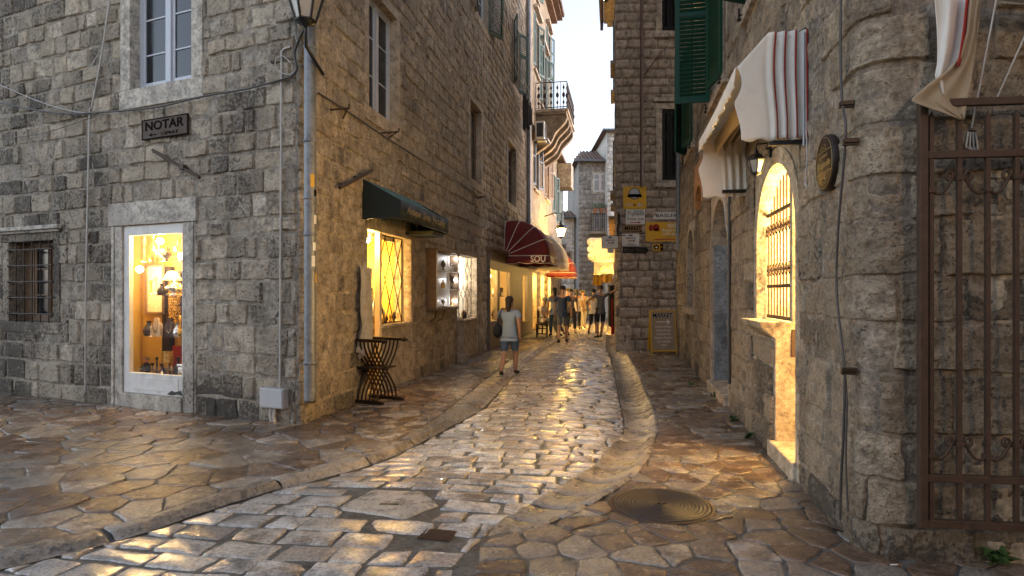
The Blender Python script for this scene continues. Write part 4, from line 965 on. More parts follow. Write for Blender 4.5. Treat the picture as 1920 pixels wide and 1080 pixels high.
mb = MB(FSL); mb.box(-6.8, -.3, -.42, 0, 11.72, 11.85); mb.box(-6.8, -.3, -.30, 0, 11.58, 11.715); mb.box(-6.8, 3, 0.0, 6, 11.87, 12.0); mb.box(-6.75, -6.7, 0, 5, 0, 11.7); mb.build('eave', M['trimW'], H3)
mb = MB(FSL); mb.tube([(-6.85, -.50, 11.8), (-.3, -.50, 11.8)], .075, 8); mb.tube([(-6.7, -.5, 11.8), (-6.7, -.5, 11.45)], .06, 8); mb.build('gutter', M['pipeb'], H3)
HL = thing('market_house', 'low house with market stalls beyond the brown house on the right of the street', 'house', loc=FSL @ Vector((-6.8, 0, 0)))
hL = [(-12.4, -9.0, -.1, 2.7)]
backing(PS.pos, -24, -6.8, -.1, 4.3, hL, mat=M['ashlarS'], parent=HL, name='wall'); room(FSL, HL, -12.4, -9.0, 0, 2.7, .02, 3, M['wallwarm'], M['floorin'], name='shop_interior')
mb = MB(FSL); mb.box(-24, -6.8, -.25, 4, 4.3, 4.42); mb.build('roof', M['tile'], HL)
# ================================================================ HOUSE 4 : plastered house with the balcony, beyond the zinc downpipe
H4b = FA @ Vector((AEND, 0, 0))
H4 = thing('plastered_house', 'tall plastered house with the corbelled balcony, beyond the long zinc downpipe', 'house', loc=H4b)
uA = lambda px, w=0: hit(FA, px, 500, w)[0]
E4 = uA(1034); h4 = []; zz = lambda px, py, w=0: hit(FA, px, py, w)[1]
def f_win(px0, px1, py0, py1, H, holes, sm=None, corn=True, lit=None, shut=True):
    a, b = uA(px0), uA(px1); m_ = (px0 + px1) / 2; z0_, z1_ = zz(m_, py1), zz(m_, py0)
    holes.append(surround(FA, H, a, b, z0_, z1_, .14, M['trimW'], rev=.2)); casement(FA, H, a, b, z0_, z1_, .18, M['wood'], 2, 3)
    if corn: mb = MB(FA); mb.box(a - .25, b + .25, -.2, -.035, z1_ + .16, z1_ + .3); mb.build('window_cornice', M['trimW'], H, bevel=.01); mb = MB(FA); mb.box(a - .2, b + .2, -.12, -.035, z0_ - .22, z0_ - .12); mb.build('window_sill', M['trimW'], H, bevel=.01)
    if shut:
        for s in (0, 1): shutter(FA @ T(a if s == 0 else b, -.07, z0_) @ RZ(R(165 if s == 0 else -20)), (b - a) / 2, z1_ - z0_, H, sm or M['greenD'], mid=False)
f_win(1001, 1008, 37, 133, H4, h4); f_win(1024, 1029, 60, 140, H4, h4); f_win(1013, 1022, 96, 200, H4, h4); f_win(1001, 1007, -90, -10, H4, h4)
f_win(1001, 1007, 268, 352, H4, h4, M['black']); f_win(1022, 1027, 290, 370, H4, h4, M['wood'])
for k, (a, b) in enumerate(((AEND + 1.6, AEND + 2.7), (AEND + 3.9, AEND + 5.0), (AEND + 6.4, AEND + 7.4))):
    h4.append(surround(FA, H4, a, b, .05, 2.3, .14, M['trimW'], rev=.2, bottom=False)); room(FA, H4, a, b, .05, 2.3, .22, 1.8, M['wallcream'], M['floorin'], name='shop_interior', du0=.1, du1=.1)
masonry(PA.pos, AEND, E4, 0, 4.4, h4, (.26, .36), (.35, .8), 41, n=(5, 4), amp=.008, prot=.02, name='lower_wall', mat=M['ashlarA'], parent=H4)
backing(PA.pos, AEND, E4, 0, 4.5, h4, mat=M['mortarL'], parent=H4); backing(PA.pos, AEND, E4, 4.4, 15, h4, y=-.02, mat=M['plasterwarm'], parent=H4, name='plastered_wall')
mb = MB(FA); mb.box(AEND, E4 + .05, -.55, 7, 15, 15.12); mb.box(AEND, E4, -.3, 0, 14.85, 14.99)
for k in range(int((E4 - AEND) / .24)): mb.cyl((AEND + .12 + k * .24, -.66, 15.14), (AEND + .12 + k * .24, 0, 15.3), .09, n=6)
mb.box(E4, E4 + .05, 0, 6, 0, 15); mb.build('roof_and_gable', M['tile'], H4)
# balcony (part of the house)
b0 = uA(1003); b1 = b0 + 3.4; bz = 8.85; bw = 1.35
mb = MB(FA); mb.box(b0, b1, -bw, 0, bz, bz + .12); mb.box(b0 + .06, b1 - .06, -bw + .07, 0, bz - .09, bz - .004); bal = mb.build('balcony', M['trimW'], H4, bevel=.02)
for k in range(4):
    PFm = FA @ T(b0 + .15 + k * (b1 - b0 - .6) / 3, 0, 0) @ RZ(R(-90)); mb = MB(PFm)
    prof = [(0, bz - .1)] + [((bw - .15) * (1 - (t / 12) ** 1.5) + .07 * math.sin(t * .9) + .06, bz - .1 - 1.55 * t / 12) for t in range(13)] + [(0, bz - 1.7)]
    mb.prism(prof, 0, .3); mb.build('corbel', M['plasterwarm'], bal, bevel=.02)
mb = MB(FA); rt = bz + .12
def rail(p, q, n_):
    for k in range(n_ + 1):
        x = p[0] + (q[0] - p[0]) * k / n_; y = p[1] + (q[1] - p[1]) * k / n_
        mb.cyl((x, y, rt), (x, y, rt + 1.08), .012, n=5)
        if k < n_:
            xm = x + (q[0] - p[0]) / n_ / 2; ym = y + (q[1] - p[1]) / n_ / 2
            for zc_, r_ in ((.25, .05), (.55, .07), (.85, .05)): mb.ball((xm, ym, rt + zc_), r_, 6, sz=1.5)
            mb.cyl((xm, ym, rt), (xm, ym, rt + 1.0), .012, n=4)
    mb.tube([(p[0], p[1], rt + 1.08), (q[0], q[1], rt + 1.08)], .02, 5); mb.tube([(p[0], p[1], rt + .06), (q[0], q[1], rt + .06)], .014, 5)
rail((b0 + .05, -.02), (b0 + .05, -bw + .06), 5); rail((b0 + .05, -bw + .06), (b1 - .05, -bw + .06), 12); rail((b1 - .05, -bw + .06), (b1 - .05, -.02), 5)
mb.build('railing', M['iron'], bal)
# ================================================================ HOUSE 5..8 : the end of the street
H5 = thing('plastered_house', 'low pale house squeezed behind the balcony house on the left of the street', 'house', loc=FA @ Vector((E4, 0, 0)))
E5 = uA(1053); h5 = []
f_win(1038, 1041, 330, 400, H5, h5, corn=False); f_win(1045, 1048, 350, 420, H5, h5, corn=False)
backing(PA.pos, E4, E5, -.1, 8.6, h5, mat=M['plasterwarm'], parent=H5, name='wall')
mb = MB(FA); mb.box(E4, E5 + .1, -.4, 6, 8.6, 8.75); mb.box(E5, E5 + .05, 0, 6, 0, 8.6); mb.build('roof', M['tile'], H5)
mb = MB(FA); mb.box(E5 - 2.2, E5 - .9, -.75, -.01, 7.2, 8.5); mb.build('oriel', M['trimW'], H5, bevel=.02)
def gable_house(name, label, x0, x1, y_eave, y_ridge, D, depth, mat, slope='left', wins=(), rmat='tile', base=0.0, shm=None):
    P0, P1 = at(x0, HY, D), at(x1, HY, D); fr = frame((P0.x, D), (1, 0)); wd = P1.x - P0.x
    H = thing(name, label, 'house', loc=(P0.x, D, base)); ze = HC - (y_eave - HY) / F * D; zr = HC - (y_ridge - HY) / F * D; hl = []
    for (a, b, c, d, sh) in wins:
        u_0, u_1, z_0, z_1 = box_uv(fr, a, b, c, d)
        hl.append(surround(fr, H, u_0, u_1, z_0, z_1, .12, M['trim'], rev=.15)); casement(fr, H, u_0, u_1, z_0, z_1, .12, M['white'], 2, 2)
        if sh:
            for s in (0, 1): shutter(fr @ T(u_0 + s * (u_1 - u_0) / 2, -.05, z_0), (u_1 - u_0) / 2 - .01, z_1 - z_0, H, M[sh], mid=False)
    pf = lambda u, y, z: np.stack([P0.x + np.asarray(u, float), D + np.asarray(y, float) + 0 * u, np.broadcast_to(z, np.shape(u))], -1)
    masonry(pf, 0, wd, 0, ze, hl, (.28, .4), (.3, .7), int(x0), n=(4, 4), amp=.01, prot=.02, name='wall', mat=mat, parent=H); backing(pf, 0, wd, -.1, ze, hl, mat=mat, parent=H, du=1, dz=2)
    mb = MB(fr); mb.box(0, .1, .02, depth, -.1, ze); mb.box(wd - .1, wd, .02, depth, -.1, ze)
    mb.build('side_wall', mat, H)
    mb = MB(fr); e = .35; mb.add([(-e, -e, ze), (wd + e, -e, ze), (wd + e, depth, ze), (-e, depth, ze), (wd * .3, depth * .5, zr), (wd + e, depth * .5, zr)], [(0, 1, 5, 4), (1, 2, 5), (2, 3, 4, 5), (3, 0, 4), (0, 3, 2, 1)])
    n_ = int((wd + 2 * e) / .25)
    for k in range(n_):
        u = -e + (k + .5) * .25; t0 = 0 if u > wd * .3 else (wd * .3 - u) / (wd * .3 + e); 
        mb.cyl((u, -e - .02, ze + .03), (u, -e + (depth * .5 + e) * (1 - t0), ze + (zr - ze) * (1 - t0) + .02), .075, n=6)
    mb.build('roof', M[rmat], H); mb = MB(fr); mb.tube([(-e, -e - .08, ze - .02), (wd + e, -e - .08, ze - .02)], .08, 6); mb.build('gutter', M['pipe'], H)
    return H, fr, wd, ze, zr
gable_house('stone_house', 'grey rubble tower house closing the end of the street with white shuttered windows', 1085, 1141, 303, 258, 40, 8, M['greystone'], wins=[(1112, 1139, 325, 360, 'white'), (1112, 1139, 396, 432, 'white')])
gable_house('stone_house', 'pale ashlar house at the right end of the street, beside the rubble tower house', 1138.5, 1190, 246, 232, 39, 8, M['palestone'])
gable_house('white_house', 'whitewashed house with a low tiled roof at the left end of the street', 1030, 1077, 408, 384, 42, 7, M['whitewall'], wins=[(1062, 1069, 474, 502, 'wood'), (1052, 1058, 460, 485, 'wood')])
gable_house('stone_house', 'narrow brown house between the white house and the rubble tower', 1071, 1092, 425, 402, 45, 6, M['ashlarS'], wins=[(1078, 1085, 430, 452, None), (1076, 1086, 478, 515, 'black')])
# flower balcony of the tower house
t = thing('flower_balcony', 'iron balcony with a row of potted plants under the white shutters of the far tower', 'balcony', loc=at(1122, 432, 39.9))
mb = MB(); fr = frame((at(1100, 0, 40).x, 40), (1, 0)); a, b, c, d = box_uv(fr, 1106, 1141, 404, 433)
mb = MB(fr); mb.box(a, b, -.8, 0, c - .25, c - .1); mb.build('slab', M['trimW'], t)
mb = MB(fr)
for k in range(11): mb.cyl((a + (b - a) * k / 10, -.75, c - .1), (a + (b - a) * k / 10, -.75, d), .03, n=5)
mb.box(a, b, -.78, -.72, d - .03, d + .03); mb.build('railing', M['iron'], t)
for k in range(3):
    x = a + .25 + k * .38; p = fr @ Vector((x, -.75, d + .05)); q = thing('potted_plant', ['leftmost', 'middle', 'rightmost'][k] + ' of three potted plants on the rail of the far iron balcony', 'plant', loc=p, group='potted plants on the far balcony')
    mb = MB(T(*p)); mb.lathe([(.10, -.02), (.15, .26), (.16, .3)], n=10); mb.build('pot', M['terracotta'], q); mb = MB(T(*p)); r_ = random.Random(k)
    for _ in range(50):
        v = Vector((r_.uniform(-.18, .18), r_.uniform(-.12, .12), .3 + r_.random() * .3)); s = .05; mb.add([v, v + Vector((s, s * r_.uniform(-1, 1), s)), v + Vector((s * r_.uniform(-1, 1), s, s * 1.5))], [(0, 1, 2)])
    mb.build('leaves', M['leaf'], q)
# ================================================================ things on the left house
def wbox(fr, x0, x1, y0, y1, w=0.0): return box_uv(fr, x0, x1, y0, y1, w)
def plaque(name, label, cat, fr, px, w, mat, t=.02, group=None, edge=None, tilt=0):
    a, b, c, d = box_uv(fr, *px, w); o = thing(name, label, cat, M=fr @ T((a + b) / 2, -w, (c + d) / 2), group=group)
    mb = MB(fr); mb.box(a, b, -w, -w + t, c, d); mb.build('board', mat, o, bevel=.004)
    if edge:
        mb = MB(fr); e = .012
        for q in ((a, b, c, c + e), (a, b, d - e, d), (a, a + e, c + e, d - e), (b - e, b, c + e, d - e)): mb.box(q[0], q[1], -w - .004, -w - .0005, q[2], q[3])
        mb.build('border', edge, o)
    return o, a, b, c, d, fr, -w - .0015
def put(S, s, x0, x1, z0, z1, mat, shear=0, **k):
    o, a, b, c, d, fr, y = S; return text(s, fr, (a + (b - a) * x0, a + (b - a) * x1, c + (d - c) * z0, c + (d - c) * z1), y, M[mat], o, shear, **k)
def shape(S, poly, mat, name='emblem', t=.003, dy=0):
    o, a, b, c, d, fr, y = S; mb = MB(fr); mb.prism([(a + (b - a) * p[0], c + (d - c) * p[1]) for p in poly], y - t - dy, y + .001 - dy); return mb.build(name, M[mat], o)
def circ(cx, cy, rx, ry, n=20): return [(cx + rx * math.cos(2 * math.pi * k / n), cy + ry * math.sin(2 * math.pi * k / n)) for k in range(n)]
# hit() gives true wall coordinates for each corner, so the plaque stays level on the wall
S = plaque('notary_sign', 'dark bronze NOTAR plaque under the white framed window', 'sign', FB, (266, 352, 219, 257), .06, M['bronze'], edge=M['ink'])
put(S, 'NOTAR', .08, .92, .42, .88, 'ink', bold=.02); put(S, 'i SPRAT', .44, .80, .12, .28, 'ink', bold=.01); shape(S, [(.16, .2), (.22, .28), (.22, .22), (.33, .22), (.33, .18), (.22, .18), (.22, .12)], 'ink', 'arrow')
# iron bars
a = hit(FB, 287, 282, .10); b = hit(FB, 374, 333, .10)
o = thing('iron_bar', 'slanting black iron bar fixed to the wall below the NOTAR plaque', 'iron bar', M=FB @ T(a[0], -.1, a[1])); mb = MB(FB); mb.tube([(a[0], -.10, a[1]), (b[0], -.10, b[1])], .022, 8); mb.build('bar', M['rust'], o)
m_ = hit(FB, 343, 314, .1); mb = MB(FB); mb.tube([(m_[0], -.1, m_[1]), (m_[0], .0, m_[1])], .016, 6); mb.box(m_[0] - .04, m_[0] + .04, -.13, -.07, m_[1] - .025, m_[1] + .03); mb.build('bracket', M['rust'], o)
a = hit(FA, 637, 352, .1); b = hit(FA, 697, 320, .1); o = thing('iron_bar', 'slanting black iron bar on the street wall above the dark green awning', 'iron bar', M=FA @ T(a[0], -.1, a[1]))
mb = MB(FA); mb.tube([(a[0], -.1, a[1]), (b[0], -.1, b[1])], .025, 8); mb.build('bar', M['rust'], o); m_ = hit(FA, 672, 332, .1); mb = MB(FA); mb.tube([(m_[0], -.1, m_[1]), (m_[0], .01, m_[1])], .016, 6); mb.build('bracket', M['rust'], o)
for (x, y, lb) in ((655, 203, 'short iron washing bracket under the high white window of the street wall'), (910, 369, 'short iron wall hook right of the second small window'), (748, 247, 'tiny iron hook just right of the sill of the high white window')):
    a = hit(FA, x, y, .3); o = thing('wall_bracket', lb, 'bracket', M=FA @ T(a[0] + .3, -.02, a[1])); L_ = .4 if x == 655 else .3
    mb = MB(FA); mb.tube([(a[0], -.3, a[1] + .05), (a[0], -.3, a[1]), (a[0] + .02, .01, a[1])], .013, 6); mb.tube([(a[0], -.28, a[1]), (a[0] + L_, -.02, a[1])], .01, 5); mb.build('rod', M['rust'], o)
# conduits, cables
def wire(name, label, fr, pts, w, r, mat, cat='cable', n=6, sub=6):
    P = [hit(fr, x, y, w if not isinstance(w, list) else w[i]) for i, (x, y) in enumerate(pts)]; V_ = [Vector((u, -(w if not isinstance(w, list) else w[i]), z)) for i, (u, z) in enumerate(P)]
    out = []
    for i in range(len(V_) - 1):
        p0, p1, p2, p3 = V_[max(0, i - 1)], V_[i], V_[i + 1], V_[min(len(V_) - 1, i + 2)]
        for k in range(sub):
            t = k / sub; out.append(.5 * (2 * p1 + (p2 - p0) * t + (2 * p0 - 5 * p1 + 4 * p2 - p3) * t * t + (3 * p1 - p0 - 3 * p2 + p3) * t ** 3))
    out.append(V_[-1]); mb = MB(fr); mb.tube(out, r, n); o = mb.build(name, mat); o['label'] = label; o['category'] = cat; return o
wire('cable_conduit', 'thin grey conduit running down the front wall left of the shop door', FB, [(207, -10), (189, 111), (172, 200), (168, 218), (164, 400), (161, 560), (160, 735)], .07, .014, M['conduit'], 'conduit')
wire('cable', 'thick pale cable strung across the front wall to the foot of the white framed window', FB, [(-20, 188), (60, 205), (130, 213), (195, 210), (240, 207), (300, 200), (380, 181), (470, 165), (548, 143)], .09, .011, M['cable'])
wire('cable', 'thin pale cable dropping in from the left edge onto the front wall', FB, [(-20, 150), (60, 185), (120, 205), (170, 213)], .08, .007, M['conduit'])
wire('cable', 'thin dark cable sagging along the front wall left of the NOTAR plaque', FB, [(0, 262), (80, 250), (150, 228), (172, 220)], .08, .005, M['cable'])
wire('cable', 'dark cable running along the street wall under the high windows', FA, [(597, 174), (660, 214), (720, 255), (800, 305), (900, 366), (945, 410)], .05, .010, M['cable'])
wire('cable_conduit', 'straight white conduit down the corner of the house to the grey utility box', FB, [(545, 88), (530, 95), (528, 120), (527, 300), (526, 500), (525, 729)], .06, .013, M['conduit'], 'conduit')
wire('cable', 'loose white cable coiled on the corner under the street lantern', FB, [(553, 60), (558, 100), (548, 138), (520, 132), (517, 112), (530, 105), (545, 118)], .09, .006, M['conduit'])
wire('cable', 'tangle of dark wires beside the corner lantern bracket', FB, [(570, 55), (560, 75), (552, 100), (556, 130), (545, 145)], .11, .014, M['cable'])
# utility box
a, b, c, d = box_uv(FB, 489, 533, 728, 765, .1); o = thing('utility_box', 'grey metal utility box low on the house corner above two short pipes', 'utility box', M=FB @ T((a + b) / 2, 0, c))
mb = MB(FB); mb.box(a, b, -.12, -.03, c, d); bx = mb.build('casing', M['boxgrey'], o, bevel=.006); mb = MB(FB); mb.box(a + .01, b - .01, -.13, -.121, c + .012, d - .012); mb.build('lid', M['boxgrey'], o, bevel=.004)
for k in range(2): mb = MB(FB); mb.tube([(a + .13 + .06 * k, -.07, c), (a + .12 + .05 * k, -.07, c - .1), (a + .11 + .05 * k + .02, -.06, -.02)], .022, 8); mb.build('feed_pipe', M['conduit'], o)
# zinc downpipe at the corner
pc = at(581.5, 750, 6.93); mb = MB(); o = thing('downpipe', 'thick grey zinc downpipe with stickers on the corner of the left house', 'pipe', loc=(pc.x, pc.y, 0))
def dpipe(o, x, y, z0, z1, r, rings, mat=M['pipe']):
    mb = MB(); mb.tube([(x, y, z0), (x, y, z1)], r, 16); mb.build('tube', mat, o)
    for z in rings: mb = MB(); mb.lathe([(r + .001, -.02), (r + .008, -.015), (r + .008, .015), (r + .001, .02)], (x, y, z), 16, cap=False); mb.build('collar', mat, o)
dpipe(o, pc.x, pc.y, pc.z, 11, .068, [pc.z + .42, at(0, 440, 6.93).z, at(0, 372, 6.93).z, at(0, 265, 6.93).z, at(0, 90, 6.93).z])
mb = MB(); mb.lathe([(.067, 0), (.067, .06), (.058, .1)], (pc.x, pc.y, pc.z - .03), 16, cap=False); mb.build('foot', M['rust'], o)
for k, (y0, y1, m) in enumerate(((328, 352, 'yellow'), (356, 372, 'ink'), (455, 470, 'inkw'), (480, 500, 'signwhite'), (512, 530, 'yellow'), (404, 420, 'inkw'))):
    z1 = at(0, y0, 6.93).z; z0 = at(0, y1, 6.93).z; mb = MB(); a0 = R(-70 + (k * 37) % 50); vs = []
    for j in range(5):
        a_ = a0 + j * .17; vs += [(pc.x + .0695 * math.cos(a_), pc.y + .0695 * math.sin(a_), z0), (pc.x + .0695 * math.cos(a_), pc.y + .0695 * math.sin(a_), z1)]
    mb.add(vs, [(2 * j, 2 * j + 2, 2 * j + 3, 2 * j + 1) for j in range(4)]); mb.build('sticker', M[m], o)
# lanterns
def lantern(o, c, s, lit, n=6, arm=None, top='dome'):
    """hanging six-sided street lantern, c = bottom centre, s = overall height"""
    mb = MB(); r1, r0, zt = .30 * s, .17 * s, .55 * s
    def hexa(r, z): return [(c[0] + r * math.cos(2 * math.pi * k / n + .3), c[1] + r * math.sin(2 * math.pi * k / n + .3), c[2] + z) for k in range(n)]
    A, B = hexa(r0, .10 * s), hexa(r1, zt)
    for k in range(n): mb.tube([A[k], B[k]], .014 * s / .6, 5); mb.tube([A[k], A[(k + 1) % n]], .014 * s / .6, 5); mb.tube([B[k], B[(k + 1) % n]], .02 * s / .6, 5)
    mb.build('frame', M['black'], o)
    mb = MB(); mb.lathe([(r1 * 1.12, zt), (r1 * 1.1, zt + .02 * s), (r1 * .62, zt + .17 * s), (r1 * .3, zt + .22 * s), (r1 * .28, zt + .28 * s), (.05 * s, zt + .34 * s), (.03 * s, zt + .42 * s), (.001, zt + .45 * s)], c, n, smooth=False); mb.build('cap', M['black'], o)
    mb = MB(); mb.lathe([(.001, -.04 * s), (.03 * s, -.02 * s), (.045 * s, .02 * s), (r0 * 1.02, .07 * s), (r0 * 1.02, .1 * s)], c, n); mb.build('base', M['black'], o)
    mb = MB(); mb.ring([hexa(r0 * .93, .11 * s), hexa(r1 * .95, zt - .01)], smooth=False, cap=False); mb.build('glass_panes', M['lampglass'] if lit else M['lampoff'], o)
    if arm:
        mb = MB(); mb.tube(arm, .02 * s / .6, 7); mb.build('arm', M['black'], o)
c = at(573, 50, 6.6); o = thing('street_lantern', 'unlit black six-sided street lantern on the corner of the left house', 'lantern', loc=c)
lantern(o, c, .62, False, arm=[c + Vector((.05, .45, -.35)), c + Vector((.03, .3, -.3)), c + Vector((0, .02, -.2)), c + Vector((0, 0, -.02))])
# green awning of the antique shop
u0 = hit(FA, 677, 335)[0]; zt_ = hit(FA, 677, 335)[1]; wv = .575
uf = hit(FA, 840, 439, wv)[0]; zv1, zv0 = 2.80, 2.55
o = thing('shop_awning', 'dark green boxed awning over the antique shop door', 'awning', M=FA @ T(u0, 0, zv0))
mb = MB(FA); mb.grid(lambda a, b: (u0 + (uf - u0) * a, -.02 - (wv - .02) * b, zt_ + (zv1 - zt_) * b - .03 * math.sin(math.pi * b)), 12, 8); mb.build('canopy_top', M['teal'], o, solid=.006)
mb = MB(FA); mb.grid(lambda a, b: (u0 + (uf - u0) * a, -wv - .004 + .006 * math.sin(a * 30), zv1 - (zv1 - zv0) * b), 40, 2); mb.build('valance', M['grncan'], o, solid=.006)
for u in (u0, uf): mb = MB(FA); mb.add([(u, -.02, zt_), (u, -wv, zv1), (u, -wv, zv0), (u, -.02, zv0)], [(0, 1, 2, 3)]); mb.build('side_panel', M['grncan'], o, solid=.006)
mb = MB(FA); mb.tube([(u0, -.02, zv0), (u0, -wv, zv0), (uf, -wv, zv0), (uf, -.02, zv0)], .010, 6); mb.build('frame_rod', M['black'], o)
text('Antique  Shop  Versailles', FA, (u0 + .25, uf - .2, zv0 + .06, zv0 + .20), -wv - .012, M['inkg'], o, shear=.35)
mb = MB(FA); mb.box(uf - .62, uf - .02, -.5, -.02, zv0 - .07, zv0 - .01); mb.build('end_box', M['grncan'], o)
# X-frame armchair of dark wood: feet on the pavement at about y=760
ch = gnd(704, 752); o = thing('x_frame_chair', 'dark carved X-frame folding chair standing against the shop wall', 'chair', loc=(ch.x, ch.y, .0), rz=R(62)); o.scale = (.84, .84, .93); Mc = wm(o)
nsl = 7; sw_, dp = .26, .24
for k in range(nsl):
    y = -dp + 2 * dp * k / (nsl - 1)
    for s in (-1, 1):
        pts = []
        for j in range(13):
            t = j / 12; z = .05 + t * .86; x = s * (sw_ * math.cos(math.pi * t) * (1 if t < .5 else .95)); x = s * sw_ * (1 - 2 * (3 * t * t - 2 * t ** 3)); pts.append((x, y + s * .016, z))
        mb = MB(Mc); mb.tube(pts, .0155, 6); mb.build('slat', M['darkwood'], o)
for s in (-1, 1):
    mb = MB(Mc); mb.box(s * sw_ - .035, s * sw_ + .035, -dp - .14, dp + .12, .0, .05); mb.build('foot_rail', M['darkwood'], o, bevel=.012)
    mb = MB(Mc); mb.box(s * sw_ - .04, s * sw_ + .04, -dp - .12, dp + .10, .90, .945); mb.ball((s * sw_, -dp - .15, .92), .036, 10); mb.ball((s * sw_, -dp - .205, .92), .022, 10); mb.build('arm_rest', M['darkwood'], o, bevel=.01)
mb = MB(Mc); mb.box(-.24, .24, -dp, dp, .50, .525); mb.build('seat', M['darkwood'], o, bevel=.006)
mb = MB(Mc @ T(-sw_ - .06, dp - .02, .94) @ RZ(R(20))); mb.prism([(-.10, 0), (-.12, .07), (-.05, .12), (-.02, .19), (.06, .20), (.10, .13), (.17, .11), (.22, .05), (.34, .045), (.40, 0)], -.03, .02); 
for k in range(14): a_ = random.Random(k); mb.ball((a_.uniform(-.08, .3), -.03, a_.uniform(.02, .10)), .022, 6)
mb.build('carved_backrest', M['darkwood'], o, bevel=.006)
# lace cloth hanging by the door
a = hit(FA, 671, 560, .06)[0]; b = hit(FA, 697, 560, .06)[0]; z1 = hit(FA, 684, 495, .06)[1]; z0 = hit(FA, 684, 662, .06)[1]
o = thing('lace_curtain', 'long grey lace cloth embroidered with flowers hanging left of the antique shop door', 'cloth', M=FA @ T(a, -.06, z1))
mb = MB(FA); mb.grid(lambda s, t: (a + (b - a) * (s + (.05 * math.sin(t * 11) + .02 * math.sin(t * 31)) * (.4 + .6 * abs(s - .5))), -.08 - .035 * math.sin(s * 22 + t * 3 + math.sin(t * 8)) * (.4 + t) - .02 * math.sin(s * 5), z1 - (z1 - z0) * t + .03 * math.sin(s * 30) * (t > .95) - .05 * abs(math.sin(s * 9)) * (1 - t)), 36, 30); mb.build('cloth', M['lace'], o, solid=.003)
for k in range(5):
    mb = MB(FA); zc = z1 - (z1 - z0) * (.15 + .17 * k); uc = (a + b) / 2 + .03 * (-1) ** k
    for j in range(5): mb.lathe([(.001, 0), (.02, .003), (.001, .006)], (uc + .03 * math.cos(j * 1.26), -.10, zc + .03 * math.sin(j * 1.26)), 8)
    mb.build('embroidered_flower', M['wood'], o)
mb = MB(FA)
for k in range(30): x = a + (b - a) * k / 29; mb.tube([(x, -.07, z0 + .01), (x + .004 * math.sin(k), -.075, z0 - .06)], .003, 4)
for k in range(14): mb.tube([(a, -.07, z1 - (z1 - z0) * k / 13), (a - .04, -.07, z1 - (z1 - z0) * k / 13 - .02)], .003, 4); mb.tube([(b, -.07, z1 - (z1 - z0) * k / 13), (b + .05, -.075, z1 - (z1 - z0) * k / 13 - .03)], .003, 4)
tag(mb.build('fringe', M['lace'], o), kind='stuff')
# lamp bulb over the shop door
def bulb(name, label, p, r, W, mat='bulb', col=WARM, cord=None):
    o = thing(name, label, 'lamp', loc=p); mb = MB(); mb.ball(p, r, 12); mb.build('bulb', M[mat], o)
    if cord: mb = MB(); mb.tube([Vector(p) + Vector((0, 0, r * .9)), Vector(p) + Vector((0, 0, r + cord))], .006, 5); mb.build('cord', M['black'], o)
    if W: lamp(Vector(p), W * 2.2, col, r * 1.8, o)
    return o
p = FA @ Vector((S0 + (Sm - S0) * .55, .10, hit(FA, 700, 453, -.1)[1])); bulb('wall_lamp', 'bright bare bulb glaring in the top of the antique shop doorway', p, .035, 14, cord=.12)
p = FA @ Vector((S1 - .2, .9, 1.9)); bulb('ceiling_lamp', 'lit bulb glowing inside the antique shop behind the diamond lattice', p, .07, 26, cord=.15)
p = FA @ Vector((Sm + .35, 1.0, 1.5)); bulb('table_lamp', 'low lit bulb inside the antique shop nearer the door', p, .06, 10)
# glass display case with white light
K0 = hit(FA, 796, 520)[0]; K1 = hit(FA, 859, 520, .225)[0]; kz0 = hit(FA, 818, 579, .225)[1]; kz1 = hit(FA, 818, 469, .225)[1]
o = thing('display_case', 'wall-hung wooden display case with cold white lights between the two lattice windows', 'display case', M=FA @ T(K0, 0, kz0))
mb = MB(FA); y0, y1 = -.225, -.03
mb.box(K0, K1, y1 - .012, y1, kz0, kz1); mb.box(K0, K0 + .02, y0, y1 - .012, kz0, kz1); mb.box(K1 - .02, K1, y0, y1 - .012, kz0, kz1); mb.box(K0 + .02, K1 - .02, y0, y1 - .012, kz0, kz0 + .02); mb.box(K0 + .02, K1 - .02, y0, y1 - .012, kz1 - .02, kz1); mb.box(K0 - .03, K1 + .03, y0 - .03, y1, kz1 + .003, kz1 + .04); mb.box(K0 - .02, K1 + .02, y0 - .02, y1, kz0 - .035, kz0 - .003); mb.build('case_body', M['wood'], o, bevel=.004)
mb = MB(FA); mb.box(K0 + .022, K1 - .022, y1 - .016, y1 - .0125, kz0 + .02, kz1 - .02); mb.build('white_lining', M['signwhite'], o)
mb = MB(FA); km = (K0 + K1) / 2; mb.box(km - .015, km + .015, y0 - .004, y0 + .004, kz0, kz1); mb.box(K0, K0 + .05, y0 - .01, y0 - .001, kz0, kz1); mb.build('door_frame', M['white'], o)
mb = MB(FA); mb.box(K0 + .05, K1 - .02, y0 + .006, y0 + .009, kz0 + .02, kz1 - .02); mb.build('pane', M['glass'], o)
for k in (1, 2): z = kz0 + (kz1 - kz0) * k / 3; mb = MB(FA); mb.box(K0 + .02, K1 - .02, y0 + .02, y1 - .02, z - .004, z + .004); mb.build('shelf', M['signwhite'], o)
for k in range(3): z = kz0 + (kz1 - kz0) * (.12 + .40 * k); pp = FA @ Vector((K1 - .06, y0 + .04, z)); mb = MB(); mb.ball(pp, .015, 8); mb.build('led', M['bulbw'], o); lamp(pp, 1.6, (.9, .95, 1), .02, o)
for s in (.15, .5): 
    mb = MB(FA); mb.tube([(K0 + (K1 - K0) * s, -.03, kz0 - .25), (K0 + (K1 - K0) * s, -.12, kz0 - .2), (K0 + (K1 - K0) * s, -.16, kz0 - .04)], .01, 5); mb.build('bracket', M['iron'], o)
